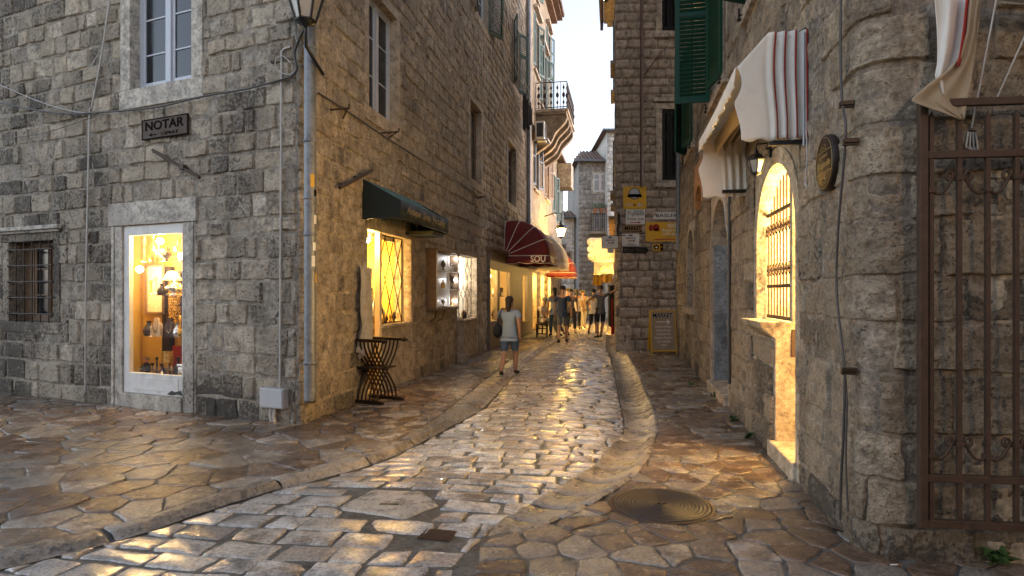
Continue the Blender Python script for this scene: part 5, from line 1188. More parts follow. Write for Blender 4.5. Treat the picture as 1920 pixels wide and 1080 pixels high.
# trinkets
rt = random.Random(77)
ORD = ['first', 'second', 'third', 'fourth', 'fifth', 'sixth', 'seventh', 'eighth', 'ninth', 'tenth', 'eleventh', 'twelfth']
MW = dict(brass='brass', gold='gilt', ceramicd='dark glazed', darkwood='dark wooden', silver='silver', ceramic='pale ceramic')
KW = ['bellied vase', 'footed goblet', 'slim figurine', 'lidded jar']
def lab(m, kind, i, rest): return '%s %s, %s from the left %s' % (MW[m], KW[kind % 4], ORD[i], rest)
def vase(o, Mx, h, r, mat, kind=0):
    mb = MB(Mx)
    P_ = [[(.5, 0), (.75, .02), (1, .3), (.8, .6), (.3, .8), (.32, .92), (.5, 1)], [(.7, 0), (.7, .04), (.2, .12), (.15, .35), (.6, .5), (.9, .7), (.8, .95), (.85, 1)], [(.8, 0), (.85, .03), (.3, .1), (.18, .2), (.3, .5), (.15, .6), (.35, .7), (.4, .8), (.2, .98), (.02, 1)], [(.6, 0), (.6, .05), (.2, .15), (.95, .4), (1, .5), (.9, .55), (.3, .85), (.1, .9), (.14, .97), (.02, 1)]][kind % 4]
    mb.lathe([(max(.002, a * r), z * h) for a, z in P_], n=14); return mb.build('body', mat, o)
def trinket(fr, u, y, z, h, r, mat, kind, label, cat='ornament', name='ornament', group=None):
    o = thing(name, label, cat, M=fr @ T(u, y, z), group=group); vase(o, fr @ T(u, y, z), h, r, mat, kind); return o
mts = ['brass', 'gold', 'ceramicd', 'darkwood', 'silver', 'ceramic']
for k in range(12): trinket(FA, Sm + .16 + .066 * k * (S1 - Sm - .4) / .8 , .14 + rt.uniform(0, .05), Sz0, rt.uniform(.08, .2), rt.uniform(.025, .045), M[mts[k % 4]], k, lab(mts[k % 4], k, k, 'on the diamond lattice sill'), group='small ornaments on the diamond lattice sill')
for k in range(8): trinket(FA, Pm + .14 + .05 * k, .03 + rt.uniform(0, .03), Pz0, rt.uniform(.08, .2), rt.uniform(.025, .04), M[mts[k % 4]], k + 1, lab(mts[k % 4], k + 1, k, 'on the curved lattice sill'), group='small ornaments on the white lattice sill')
for k in range(9):
    i, j = k % 3, k // 3; u = K0 + .14 + i * (K1 - K0 - .22) / 2; z = kz0 + .022 + j * (kz1 - kz0) / 3 + (.003 if j else 0)
    trinket(FA, u, -.12, z, rt.uniform(.14, .26), .05, M[['ceramicd', 'silver', 'gold'][(i + j) % 3]], k, lab(['ceramicd', 'silver', 'gold'][(i + j) % 3], k, i, 'on the %s shelf of the display case' % ['bottom', 'middle', 'top'][j]), group='ornaments in the display case')
lamp(FA @ Vector(((Pm + .09 + P1) / 2 + .1, .65, Pz1 - .2)), 26, (1, .86, .66), .06, H1)
for k in range(10): trinket(FA, Sm + .14 + .085 * k, .34, Sz0, rt.uniform(.25, .6), rt.uniform(.05, .08), M[mts[(k * 3 + 2) % 6]], k + 2, 'larger ' + lab(mts[(k * 3 + 2) % 6], k + 2, k, 'in the row behind the sill'), group='larger ornaments behind the diamond lattice')
o = thing('display_plinth', 'plain wooden plinth carrying the second row of ornaments in the antique shop', 'plinth', M=FA @ T(Sm + .1, .31, 0)); mb = MB(FA); mb.box(Sm + .1, S1 + .05, .305, .45, .02, Sz0 - .002); mb.build('plinth_top', M['wood'], o, bevel=.008)
# big stuff inside antique shop
for k in range(4): trinket(FA, Sm + .2 + .28 * k, .65, .0, [1.25, 1.0, 1.3, 1.1][k], .16, M[['brass', 'darkwood', 'gold', 'ceramic'][k]], k, 'tall ' + lab(['brass', 'darkwood', 'gold', 'ceramic'][k], k, k, 'on the antique shop floor'), group='tall urns inside the antique shop', name='urn', cat='urn')
# ---- shop window B (glass door) : shelves and antiques
fB = FB; yb = .40
zs_ = [hit(FB, 300, y, -.3)[1] for y in (722, 632, 554, 490)]      # shelf heights
o = thing('glass_shelves', 'three glass shelves inside the lit glass shop door', 'shelf', M=FB @ T((D0 + D1) / 2, yb, zs_[0]))
uX = lambda px, y: hit(FB, px, 600, -y)[0]
for k, z in enumerate(zs_): mb = MB(FB); mb.box(uX(262, yb), D1 - .01, yb - .17, yb + .2, z - .008, z); mb.build('shelf', M['glass'] if k else M['darkwood'], o)
for u in (uX(264, yb + .2), D1 - .06): mb = MB(FB); mb.box(u, u + .012, yb + .2, yb + .212, Dz0, zs_[3] + .4); mb.build('upright', M['brass'], o)
def uvB(px, py, y): q = hit(FB, px, py, -y); return q
def tB(name, label, cat, px, zi, h, r, mat, kind, dy=0.0):
    u = hit(FB, px, 600, -(yb + dy))[0]; o = thing(name, label, cat, M=FB @ T(u, yb + dy, zs_[zi])); vase(o, FB @ T(u, yb + dy, zs_[zi]), h * 1.25, r * 1.2, M[mat], kind); return o, u
o, u = tB('vase', 'dark squat ceramic vase left of the necklace bust in the lit shop door', 'vase', 279, 1, .17, .065, 'ceramicd', 0)
o, u = tB('vase', 'tall narrow gilt vase on the top glass shelf of the lit shop door', 'vase', 287, 3, .30, .06, 'brass', 0)
o, u = tB('statuette', 'pale figurine at the left end of the top glass shelf in the shop door', 'statuette', 271, 3, .30, .05, 'ceramic', 2)
o, u = tB('bowl', 'gilt footed bowl at the right of the top glass shelf in the shop door', 'bowl', 325, 3, .16, .10, 'gold', 1)
o, u = tB('bowl', 'small pale dish in the middle of the top glass shelf in the shop door', 'bowl', 307, 3, .14, .06, 'ceramic', 1)
o, u = tB('tureen', 'silver lidded tureen under the lampshade in the shop door', 'tureen', 328, 2, .17, .11, 'silver', 3)
o, u = tB('vase', 'chequered ornate vase left of the silver tureen in the shop door', 'vase', 292, 2, .26, .06, 'ceramic', 2)
o, u = tB('vase', 'tall trumpet-shaped glass vase on the lowest shelf of the shop door', 'vase', 315, 0, .36, .07, 'gold', 1, .04)
o, u = tB('cup', 'small white cup at the right of the lowest shelf in the shop door', 'cup', 327, 0, .07, .04, 'ceramic', 1, -.12)
for k, (px, zi, h, r, m, kd, dy) in enumerate(((283, 1, .12, .035, 'silver', 2, -.1), (308, 1, .20, .04, 'darkwood', 3, .08), (333, 1, .16, .05, 'silver', 0, -.1), (338, 1, .24, .04, 'gold', 2, .05), (283, 2, .20, .045, 'gold', 2, .05), (303, 2, .13, .05, 'darkwood', 0, .0), (312, 2, .22, .04, 'ceramicd', 2, .08), (338, 2, .14, .05, 'gold', 3, -.08),
        (297, 3, .20, .05, 'gold', 0, .06), (336, 3, .26, .045, 'brass', 2, .0), (313, 3, .12, .04, 'darkwood', 3, -.08), (285, 0, .10, .05, 'darkwood', 3, -.12), (304, 0, .16, .045, 'silver', 3, -.06), (335, 0, .3, .06, 'darkwood', 0, .08), (309, 0, .24, .04, 'darkwood', 2, .1), (322, 0, .2, .035, 'brass', 2, 0))):
    tB('ornament', 'small %s %s at %s of the %s glass shelf of the shop door' % (MW[m], KW[kd % 4], 'left' if px < 300 else 'right' if px > 320 else 'centre', ['lowest', 'middle', 'upper', 'top'][zi]), 'ornament', px, zi, h, r, m, kd, dy)
o = thing('dark_chest', 'dark wooden chest filling the bottom left behind the lit shop door', 'chest', M=FB @ T(D0 + .3, .4, Dz0)); mb = MB(FB); mb.box(uX(250, .5), uX(298, .5), .45, .72, Dz0, zs_[0] - .03); mb.build('chest_box', M['darkwood'], o, bevel=.01)
o = thing('wardrobe', 'tall dark carved wardrobe at the back right behind the shelves of the shop door', 'wardrobe', M=FB @ T(D1 - .35, .68, Dz0)); mb = MB(FB); mb.box(uX(303, .66), uX(318, .66), .66, .745, Dz0, zs_[3] - .05); mb.build('wardrobe_side', M['darkwood'], o, bevel=.01); mb = MB(FB); mb.box(uX(322, .7), uX(346, .7), .70, .745, Dz0, zs_[0] + .5); mb.build('red_cloth', M['redst'], o)
# lampshade
u = hit(FB, 323, 520, -(yb + .1))[0]; zl_ = uvB(323, 527, yb + .1)[1]; o = thing('table_lamp', 'pale glass lampshade glowing between the upper shelves of the shop door', 'lamp', M=FB @ T(u, yb + .1, zs_[2])); mb = MB(FB); mb.lathe([(.13, zl_), (.12, zl_ + .03), (.06, zl_ + .13), (.03, zl_ + .14)], (u, yb + .1, 0), 18, cap=False); mb.build('lamp_shade', M['ceramic'], o, solid=.003); mb = MB(FB); mb.cyl((u, yb + .1, zs_[2]), (u, yb + .1, zl_ + .1), .012); mb.build('stem', M['brass'], o)
# necklace busts
for (px, lb, m, nm) in ((297, 'white necklace bust on the middle shelf of the shop door', 'ceramic', 'ceramicd'), (322, 'dark necklace bust on the middle shelf of the shop door', 'ceramicd', 'silver')):
    u = hit(FB, px, 600, -yb)[0]; o = thing('necklace_bust', lb, 'display bust', M=FB @ T(u, yb, zs_[1])); z = zs_[1]
    mb = MB(FB); mb.prism([(u - .08, z), (u + .08, z), (u + .095, z + .12), (u + .085, z + .17), (u + .035, z + .20), (u + .03, z + .26), (u - .03, z + .26), (u - .035, z + .20), (u - .085, z + .17), (u - .095, z + .12)], yb - .04, yb); mb.build('bust', M[m], o, bevel=.015)
    mb = MB(FB)
    for k in range(17): a_ = math.pi * (k / 16); mb.ball((u - .05 * math.cos(a_), yb - .05, z + .20 - .14 * math.sin(a_)), .006, 6)
    mb.build('necklace', M[nm], o)
# candelabra
u = hit(FB, 294, 650, -yb)[0]; z = zs_[0]; o = thing('candelabra', 'black three-armed candelabra on the lowest shelf of the shop door', 'candelabra', M=FB @ T(u, yb, z)); mb = MB(FB)
mb.lathe([(.05, 0), (.045, .015), (.012, .03), (.010, .1), (.02, .13), (.008, .16), (.012, .25), (.008, .33)], (u, yb, z), 10)
for s in (-1, 1): mb.tube([(u, yb, z + .17), (u + s * .04, yb, z + .16), (u + s * .085, yb, z + .19), (u + s * .09, yb, z + .24)], .008, 6); mb.lathe([(.004, 0), (.022, .02), (.02, .045)], (u + s * .09, yb, z + .235), 8)
mb.lathe([(.004, 0), (.022, .02), (.02, .045)], (u, yb, z + .32), 8); mb.build('stand', M['black'], o)
# framed picture
p0 = uvB(256, 495, .5); p1 = uvB(287, 590, .5); o = thing('framed_picture', 'gilt framed sheet leaning behind the shelves of the lit shop door', 'picture', M=FB @ T(p0[0], .66, p1[1])); mb = MB(FB)
u_0, u_1, z_0, z_1 = p0[0], p1[0] + .05, p1[1], p0[1]
for q in ((u_0, u_1, z_0, z_0 + .035), (u_0, u_1, z_1 - .035, z_1), (u_0, u_0 + .035, z_0 + .035, z_1 - .035), (u_1 - .035, u_1, z_0 + .035, z_1 - .035)): mb.box(q[0], q[1], .62, .65, q[2], q[3])
mb.build('frame', M['wood'], o, bevel=.006); mb = MB(FB); mb.box(u_0 + .03, u_1 - .03, .645, .655, z_0 + .03, z_1 - .03); mb.build('sheet', M['ceramic'], o)
# boy statuette with painted clothes, tin trunk at the bottom, gilt panel
u = hit(FB, 274, 650, -yb)[0]; z = zs_[0]; o = thing('statuette', 'painted boy statuette in a cap on the lowest shelf of the shop door', 'statuette', M=FB @ T(u, yb, z)); mb = MB(FB)
for s in (-1, 1): mb.tube([(u + s * .028, yb, z), (u + s * .03, yb, z + .14)], [.022, .028], 8)
mb.build('legs', M['ceramic'], o); mb = MB(FB); mb.lathe([(.05, .13), (.07, .16), (.065, .25), (.03, .28)], (u, yb, z), 10, 1, .7); mb.tube([(u - .06, yb, z + .25), (u - .085, yb - .01, z + .19), (u - .03, yb - .05, z + .17)], .018, 6); mb.tube([(u + .06, yb, z + .25), (u + .085, yb - .01, z + .19), (u + .03, yb - .05, z + .17)], .018, 6); mb.build('coat', M['darkwood'], o); mb = MB(FB); mb.ball((u, yb, z + .31), .038, 10); mb.build('head', M['skin'], o); mb = MB(FB); mb.lathe([(.045, 0), (.04, .025), (.01, .04)], (u, yb, z + .325), 10); mb.build('cap', M['wood'], o)
o = thing('metal_casket', 'ornate silver casket on the floor of the lit shop door', 'casket', M=FB @ T(D1 - .2, .3, Dz0 + .0)); mb = MB(FB); mb.box(D1 - .38, D1 - .05, .2, .42, dt - .12, dt + .08); mb.build('box', M['silver'], o, bevel=.015); mb = MB(FB); mb.box(D1 - .39, D1 - .04, .19, .43, dt + .083, dt + .12); mb.build('lid', M['silver'], o, bevel=.015)
o = thing('gilt_panel', 'glittering gilt mosaic panel at the right side of the lit shop door', 'panel', M=FB @ T(D1 - .12, .6, zs_[1])); mb = MB(FB)
for i in range(11):
    for j in range(40): mb.ball((uX(317, .6) + i * .022, .60 + rt.uniform(-.008, .008), zs_[1] + .02 + j * .022), .009, 5)
tag(mb.build('beads', M['gold'], o), kind='stuff'); mb = MB(FB); mb.box(uX(317, .6) - .02, uX(317, .6) + .25, .605, .62, zs_[1], zs_[1] + .92); mb.build('backboard', M['darkwood'], o)
for k, (px, py, W_) in enumerate(((262, 505, 3.4), (318, 470, 4.6), (340, 480, 3.2), (300, 452, 4.0))):
    uu_, zq = hit(FB, px, py, -.3 if k != 1 else -.45); bulb('shop_bulb', ['globe bulb low at the left inside the lit shop door', 'large globe bulb in the middle behind the top shelf of the shop door', 'globe bulb at the right edge of the lit shop door', 'globe bulb right under the lintel of the lit shop door', 'dim small bulb under the lowest shelf of the shop door'][k], FB @ Vector((uu_, .3 if k != 1 else .5, zq)), (.045 if k < 4 else .01) , W_)
# ================================================================ fan awnings
def scallop(t, n, d): return -d * abs(math.sin(math.pi * n * t)) ** .7
def fan_awning(name, label, u0, L, zh, rad, mat, txt=None, tmat=None, drop=.20, group=None):
    o = thing(name, label, 'awning', M=FA @ T(u0, 0, zh), group=group); mb = MB(FA); A_ = [R(a) for a in (88, 66, 44, 22, 0)]
    def rim(a, s):    # a = rib angle, s = 0..1 along the U-shaped hoop (near side, front, far side)
        r = rad * (.78 + .22 * math.cos(a)); rc = .28 * min(1, r); out = r * math.cos(a); z = zh + r * math.sin(a)
        p = [(0, 0), (0, 1 - rc / r * .8), (rc * .3 / L, 1 - .03), (rc / L, 1), (1 - rc / L, 1), (1 - rc * .3 / L, 1 - .03), (1, 1 - rc / r * .8), (1, 0)]
        k = s * 7; i = min(6, int(k)); f = k - i; u = p[i][0] + (p[i + 1][0] - p[i][0]) * f; w_ = p[i][1] + (p[i + 1][1] - p[i][1]) * f
        return (u0 + u * L, -.03 - out * w_, zh + (z - zh) * w_)
    n = 28
    mb.grid(lambda s, t: rim(R(88) * (1 - t), s), n, 16)
    mb.build('canopy', mat, o, solid=.006)
    for a in A_:
        mb = MB(FA); mb.tube([tuple(Vector(rim(a, s / n)) + Vector((0, 0, .008))) for s in range(n + 1)], .013, 5); mb.build('rib', M['piping'], o)
    mb = MB(FA); mb.grid(lambda s, t: (rim(0, s)[0] + (-.002), rim(0, s)[1] - .004, zh - t * (drop + scallop(s, 17, -.04))), 170, 2); v = mb.build('valance', mat, o, solid=.005)
    mb = MB(FA); mb.tube([(rim(0, s / 170)[0] - .005, rim(0, s / 170)[1] - .010, zh - (drop + scallop(s / 170, 17, -.04)) + .01) for s in range(171)], .007, 4); mb.build('piping', M['piping'], v)
    return o, rim
uRed = hit(FA, 943, 480)[0]
o, rim = fan_awning('fan_awning', 'dark red rounded awning with white ribs over the souvenir shop', uRed, 2.3, 2.62, 1.36, M['redcan'])
r = 1.36; PFm = FA @ T(uRed, 0, 0) @ RZ(R(90)) @ RZ(R(180))      # near side: x runs outwards
text('SOU', PFm @ Matrix.Identity(4), (r * .62, r * .95, 2.44, 2.62), -.012, M['inkw'], o, bold=.01)
text('VENIRS', FA, (uRed + .35, uRed + 1.2, 2.46, 2.60), -.03 - r - .012, M['inkw'], o, bold=.01)
uCr = PA.L + 0
uc_ = (FA.inverted() @ at(1000, 500, 22.4)).x
o, rim = fan_awning('fan_awning', 'cream rounded awning behind the dark red one', uc_, 2.2, 2.62, 1.40, M['cream']); text('Art & Ita', FA @ T(uc_, 0, 0) @ RZ(R(-90)), (.75, 1.2, 2.45, 2.58), -.012, M['ink'], o, shear=.3)
uc2 = (FA.inverted() @ at(1000, 500, 28.5)).x
o, rim = fan_awning('fan_awning', 'small dark red rounded awning farthest along the left side of the street', uc2, 2.0, 2.45, 1.25, M['redcan'])
# souvenirs shop lights
for k, (u, y, z, W_) in enumerate(((uu[0] + .2, .25, zh - .12, 12), (uu[2] + .35, .3, zh - .15, 13), (uu[4] + .2, .25, zh - .1, 12))):
    bulb('shop_bulb', ['lit bulb in the left pane of the souvenir shop front', 'lit bulb in the wide pane of the souvenir shop front', 'lit bulb in the tall narrow pane of the souvenir shop front'][k], FA @ Vector((u, y, z)), .06, W_)
for k in range(10):
    q = ops[0] if k < 3 else ops[1]; f = (k + .5) / 3 if k < 3 else (k - 2.5) / 7
    for j in range(2): trinket(FA, q[0] + (q[1] - q[0]) * f, .12, q[2] + .02 + j * .45 * (q[3] - q[2]), .28, .06, M[mts[(k + j) % 6]], k + j, lab(mts[(k + j) % 6], k + j, k, '%s in the souvenir shop panes' % ['low', 'high'][j]), group='souvenirs in the shop front', name='souvenir', cat='souvenir')
for k, (a, W_) in enumerate(((AEND + 2.1, 40), (AEND + 4.4, 40), (AEND + 6.9, 50))): bulb('shop_bulb', ['lit bulb in the first doorway beyond the zinc downpipe', 'lit bulb in the second doorway beyond the zinc downpipe', 'lit bulb in the third doorway beyond the zinc downpipe'][k], FA @ Vector((a, .5, 1.95)), .08, W_)
# long downpipe between the two houses, air conditioner, street lamp on its arm
p = FA @ Vector((AEND + .05, -.12, 0)); o = thing('downpipe', 'very tall zinc downpipe between the two houses on the left of the street', 'pipe', loc=(p.x, p.y, 0)); dpipe(o, p.x, p.y, 2.9, 15, .085, [4.2, 6.3, 8.4, 10.5, 12.6])
u_, z_ = hit(FA, 1000, 250, .2); u_ = b0 - .9; za_, zb_2 = 7.55, 8.25; o = thing('air_conditioner', 'white air conditioner unit on a bracket below the balcony', 'air conditioner', M=FA @ T(u_, -.1, za_))
mb = MB(FA); mb.box(u_, u_ + .8, -.50, -.15, za_, zb_2); mb.build('casing', M['acwhite'], o, bevel=.015); mb = MB(FA @ T(u_, 0, 0) @ RZ(R(-90))); mb.box(.20, .45, -.012, -.002, za_ + .08, zb_2 - .08); mb.build('side_grille', M['black'], o)
mb = MB(FA); mb.lathe([(.22, -.005), (.2, .01)], (0, 0, 0), 20); mb = MB(FA); mb.box(u_ + .1, u_ + .7, -.512, -.502, za_ + .06, zb_2 - .06); mb.build('front_grille', M['black'], o); mb = MB(FA)
for s in (.1, .7): mb.box(u_ + s, u_ + s + .03, -.65, -.0, za_ - .05, za_ - .003)
mb.box(u_ - .05, u_ + .85, -.66, -.62, za_ - .05, za_ - .004); mb.build('bracket', M['boxgrey'], o)
c = at(1052, 447, 27.5); wl = FA.inverted() @ c; o = thing('street_lantern', 'glowing street lantern on an arm over the far shops on the left', 'lantern', loc=c)
lantern(o, c, .82, True, arm=[FA @ Vector((wl.x, 0.0, wl.z + 1.0)), FA @ Vector((wl.x, -.5, wl.z + 1.15)), FA @ Vector((wl.x, wl.y, wl.z + 1.1)), c + Vector((0, 0, .8))]); lamp(c + Vector((0, 0, .25)), 3200, WARM, .20, o)
# clothes line with dark laundry
uL = (FA.inverted() @ at(972, 200, 20.5)).x
P_ = [FA @ Vector((uL - 5.5, -.1, 9.1)), FA @ Vector((uL - 2.2, -.35, 8.35)), FA @ Vector((uL + 1.5, -.4, 7.9))]
mb = MB(); mb.tube(P_, .008, 4); mb.tube([p + Vector((.12, 0, .06)) for p in P_], .008, 4); tag(mb.build('clothes_line', M['conduit']), 'pair of thin clothes lines strung along the upper left wall', 'clothes line')
for k in range(3):
    p = FA @ Vector((uL - .2 + .55 * k, -.36, 8.05 - .05 * k)); o = thing('hanging_laundry', ['largest dark garment on the clothes line nearest to us', 'middle dark garment on the clothes line', 'smallest dark garment on the clothes line farthest away'][k], 'laundry', loc=p, group='dark laundry on the line'); h_ = [1.1, .9, .6][k]
    mb = MB(FA @ T(uL - .2 + .55 * k, -.36, 8.05)); mb.grid(lambda s, t: ((s - .5) * .45 * (1 - .2 * t), .05 * math.sin(s * 9 + k), -t * h_ - .08 * math.sin(s * 7 + k)), 10, 10); mb.build('cloth', M['cloth_dark'], o, solid=.01)
# ================================================================ things on the right house
p = FR @ Vector(((G0 + G1) / 2 + .62, 1.0, 2.2)); bulb('ceiling_lamp', 'bright lamp inside the glowing arched shop opening on the right', p, .09, 85, col=(1, .62, .2), cord=.2)
p = FR @ Vector((G0 + .3, .75, 1.9)); bulb('table_lamp', 'second lamp inside the arched shop opening, behind the iron bars', p, .06, 90, col=(1, .66, .22))
# wall lantern under the awning
m_ = hit(FR, 1449, 275); c = at(1418, 330, 5.62); o = thing('wall_lantern', 'small black glass wall lantern left of the arched shop opening, unlit', 'lantern', loc=c)
lantern(o, c, .27, False, arm=[FR @ Vector((m_[0], .0, m_[1])), FR @ Vector((m_[0], -.06, m_[1] - .02)), c + Vector((.10, 0, .30)), c + Vector((0, 0, .29)), c + Vector((0, 0, .25))])
mb = MB(FR); mb.box(m_[0] - .02, m_[0] + .02, -.035, -.0, m_[1] - .10, m_[1] + .08); mb.build('back_plate', M['black'], o, bevel=.005)
# folded cream awning over the arch (side drapes, roof strip, hanging lining)
un, ufar = uR(1519), (FR.inverted() @ Vector((1.39 + .1826 * 6.85, 6.85, 0))).x
wv = .52; o = thing('shop_awning', 'cream canvas awning with red striped folded side drape over the arched shop opening', 'awning', M=FR @ T(un, 0, 3.3))
def drape(u, zt_w, zt_o, zb, stripes, lean=0.0):
    n = 64
    def f(s, t):
        w_ = wv * s if True else 0
        if stripes: w_ = .02 + (wv - .02) * s; fold = .020 * math.sin((1 - s) * 40) * max(0, min(1, (.62 - s) * 6))
        else: w_ = .02 + (wv - .02) * s; fold = .022 * math.sin((1 - s) * 40) * max(0, min(1, (.55 - s) * 6))
        zt_ = zt_w + (zt_o - zt_w) * max(0, (s - .55) / .45); 
        pin = .0 if s < .8 else -(.10 * math.sin(math.pi * min(1, t * 2.1)) * (s - .8) / .2 if t < .48 else 0) * .6
        z = zt_ - (zt_ - zb) * t + .010 * math.sin(s * 20) * (t > .97)
        return (u + fold * (.5 + t * .6) + lean * t, -(w_ + pin + .03 * (s) * math.sin(t * 5)), z)
    mb = MB(FR); mb.grid(f, n, 24); return mb.build('side_drape', M['cream'], o, solid=.005), f
dr, f1 = drape(un, 3.47, 3.22, 2.66, True)
for s0 in (.0, .15, .29, .43):
    mb = MB(FR); mb.grid(lambda a, t, s0=s0: (f1(s0 + .026 * a, t)[0] + .007, f1(s0 + .026 * a, t)[1], f1(s0 + .026 * a, t)[2]), 3, 24); mb.build('red_stripe', M['redst'], dr, solid=.002)
dr2, f2 = drape(ufar, 3.50, 3.20, 2.58, False)
L_ = un - ufar
mb = MB(FR); mb.grid(lambda a, b: (ufar + L_ * a, -.02 - (wv - .01) * b, 3.50 - .28 * b - .02 * math.sin(math.pi * a) * b + .006 * math.sin(a * 60) * b), 60, 6); mb.build('canopy', M['cream'], o, solid=.006)
mb = MB(FR); mb.grid(lambda a, b: (ufar + L_ * a, -wv - .012 + .010 * math.sin(a * 90 + b * 3) * b, 3.22 - .13 * b - .02 * math.sin(math.pi * a) + .01 * math.sin(a * 40) * b), 120, 5); mb.build('valance', M['cream'], o, solid=.004)
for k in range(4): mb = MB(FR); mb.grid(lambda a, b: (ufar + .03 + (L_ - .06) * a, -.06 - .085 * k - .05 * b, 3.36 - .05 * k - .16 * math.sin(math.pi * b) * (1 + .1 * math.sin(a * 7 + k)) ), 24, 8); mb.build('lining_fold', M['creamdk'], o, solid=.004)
for u in (un - .03, ufar + .04): mb = MB(FR); mb.box(u - .02, u + .02, -wv * .55, -.0, 2.62, 2.655); mb.build('arm', M['black'], o)
mb = MB(FR); mb.tube([(un + .02, -.05, 3.45), (un + .02, -.05, 2.6)], .008, 6); mb.build('pull_rod', M['boxgrey'], o)
# round shop sign
cu, cz = hit(FR, 1547, 306, .06); o = thing('round_sign', 'round brown shop sign with gilt script on the rough wall right of the arch', 'sign', M=FR @ T(cu, -.06, cz)); Rr = .185
mb = MB(FR @ T(cu, -.06, cz) @ RX(R(90))); mb.lathe([(Rr, -.035), (Rr, 0), (Rr * .96, .008), (.001, .008)], n=40); mb.build('board', M['signdark'], o)
mb = MB(FR @ T(cu, -.06, cz) @ RX(R(90))); mb.tube([(Rr * .9 * math.cos(a), Rr * .9 * math.sin(a), .009) for a in np.linspace(0, 2 * math.pi, 40, endpoint=False)], .002, 4, closed=True); mb.build('rim_line', M['inkg'], o)
text('BOUTIQUE', FR, (cu - .08, cu + .08, cz + .03, cz + .055), -.070, M['inkg'], o); text('Bongardin', FR, (cu - .13, cu + .13, cz - .045, cz + .015), -.070, M['inkg'], o, shear=.3, bold=.01)
for z in (.075, -.065): mb = MB(FR); mb.box(cu - .15, cu + .15, -.0705, -.068, cz + z, cz + z + .004); mb.build('line', M['inkg'], o)
for z in (.105, -.12):
    mb = MB(FR)
    for s in (-1, 1): mb.tube([(cu + s * (.01 + .035 * math.sin(a)), -.070, cz + z + .018 * math.cos(a * 1.3)) for a in np.linspace(0, 3.6, 12)], .0025, 4)
    mb.build('flourish', M['inkg'], o)
# cables on the rough wall
wire('cable', 'grey pipe-like cable down the rough wall right of the round sign', FR, [(1577, -10), (1576, 100), (1579, 190), (1586, 240), (1580, 330), (1572, 420), (1568, 520), (1573, 600), (1583, 690), (1582, 800), (1577, 900), (1575, 975)], .085, .008, M['cable'])
wire('cable', 'second cable low on the rough corner of the right house', FR, [(1584, 690), (1588, 760), (1586, 860), (1590, 960)], .075, .006, M['cable'])
for (x, y, lb) in ((1579, 195, 'upper black cable clamp on the rough wall'), (1586, 265, 'middle black cable clamp on the rough wall'), (1583, 694, 'lowest black cable clamp on the rough wall')):
    q = hit(FR, x, y, .085); mb = MB(FR); mb.box(q[0] - .018, q[0] + .018, -.10, -.02, q[1] - .012, q[1] + .016); mb.box(q[0] - .010, q[0] + .012, -.104, -.02, q[1] - .026, q[1] - .0125); tag(mb.build('cable_clamp', M['iron'], bevel=.004), lb, 'clamp')
wire('cable', 'thin cord with a knot hanging right of the arched shop opening', FR, [(1512, 250), (1513, 300), (1510, 340), (1514, 352), (1509, 345)], .05, .005, M['conduit'])
wire('cable', 'short light cable looping down beside the grey arched doorway', FR, [(1357, 370), (1360, 400), (1363, 430), (1366, 440)], .05, .010, M['conduit'])
a = hit(FR, 1366, 365, .04); b_ = hit(FR, 1370, 740, .04)
mb = MB(FR); mb.tube([(a[0] + .12, -.05, a[1]), (a[0] + .12, -.05, .35)], .02, 8); tag(mb.build('cable_conduit', M['cable']), 'dark vertical conduit on the right edge of the grey arched doorway', 'conduit')
# painted hood left of the awning
cu = uR(1322); z0_, z1_ = hit(FR, 1322, 385)[1], hit(FR, 1322, 305)[1]
o = thing('painted_hood', 'weathered orange painted wooden hood between the small arched window and the doorway', 'hood', M=FR @ T(cu, 0, z0_)); mb = MB(FR)
pl = [(cu - .55, z0_)] + [(cu - .45 * math.cos(math.pi * k / 8), z0_ + .02 + .32 * math.sin(math.pi * k / 8)) for k in range(9)] + [(cu + .55, z0_), (cu + .55, z1_), (cu - .55, z1_)]
for i in range(1, 9): a0, a1 = pl[i], pl[i + 1]; mb.add([(a0[0], -.12, a0[1]), (a1[0], -.12, a1[1]), (a1[0], -.12, z1_), (a0[0], -.12, z1_), (a0[0], .0, a0[1]), (a1[0], .0, a1[1]), (a1[0], 0, z1_), (a0[0], 0, z1_)], [(0, 1, 2, 3), (0, 4, 5, 1), (3, 2, 6, 7), (4, 7, 6, 5)])
mb.box(cu - .55, cu - .451, -.12, 0, z0_, z1_); mb.box(cu + .451, cu + .55, -.12, 0, z0_, z1_); mb.build('panel', plain('faded_orange_paint', (.36, .17, .06), .7, 0, .3, 9, .2, dirt=(.35, .30, .24)), o)
# zinc downpipe at the far corner
p = at(1272, 470, 15.2); o = thing('downpipe', 'grey downpipe at the far end of the right wall beside the yellow signs', 'pipe', loc=(p.x, p.y, p.z)); dpipe(o, p.x, p.y, p.z, 10.5, .062, [p.z + .35, p.z + 1.6, p.z + 4, p.z + 6])
# brown pipe and iron bar on the sign house
p = at(1203, 350, SO.y - .09); o = thing('downpipe', 'narrow brown pipe ending above the yellow restaurant sign', 'pipe', loc=(p.x, p.y, p.z)); dpipe(o, p.x, p.y, p.z, 11.5, .045, [p.z + 1.5, p.z + 3.5], M['pipeb'])
a = hit(FS, 1206, 142, .1); b = hit(FS, 1240, 98, .1); o = thing('iron_bar', 'slanting thin iron bar beside the brown pipe on the sign house', 'iron bar', M=FS @ T(a[0], -.1, a[1])); mb = MB(FS); mb.tube([(a[0], -.1, a[1]), (b[0], -.1, b[1])], .02, 6); mb.tube([(a[0] + .15, -.1, a[1] + .2), (a[0] + .15, 0, a[1] + .2)], .012, 5); mb.build('bar', M['rust'], o)
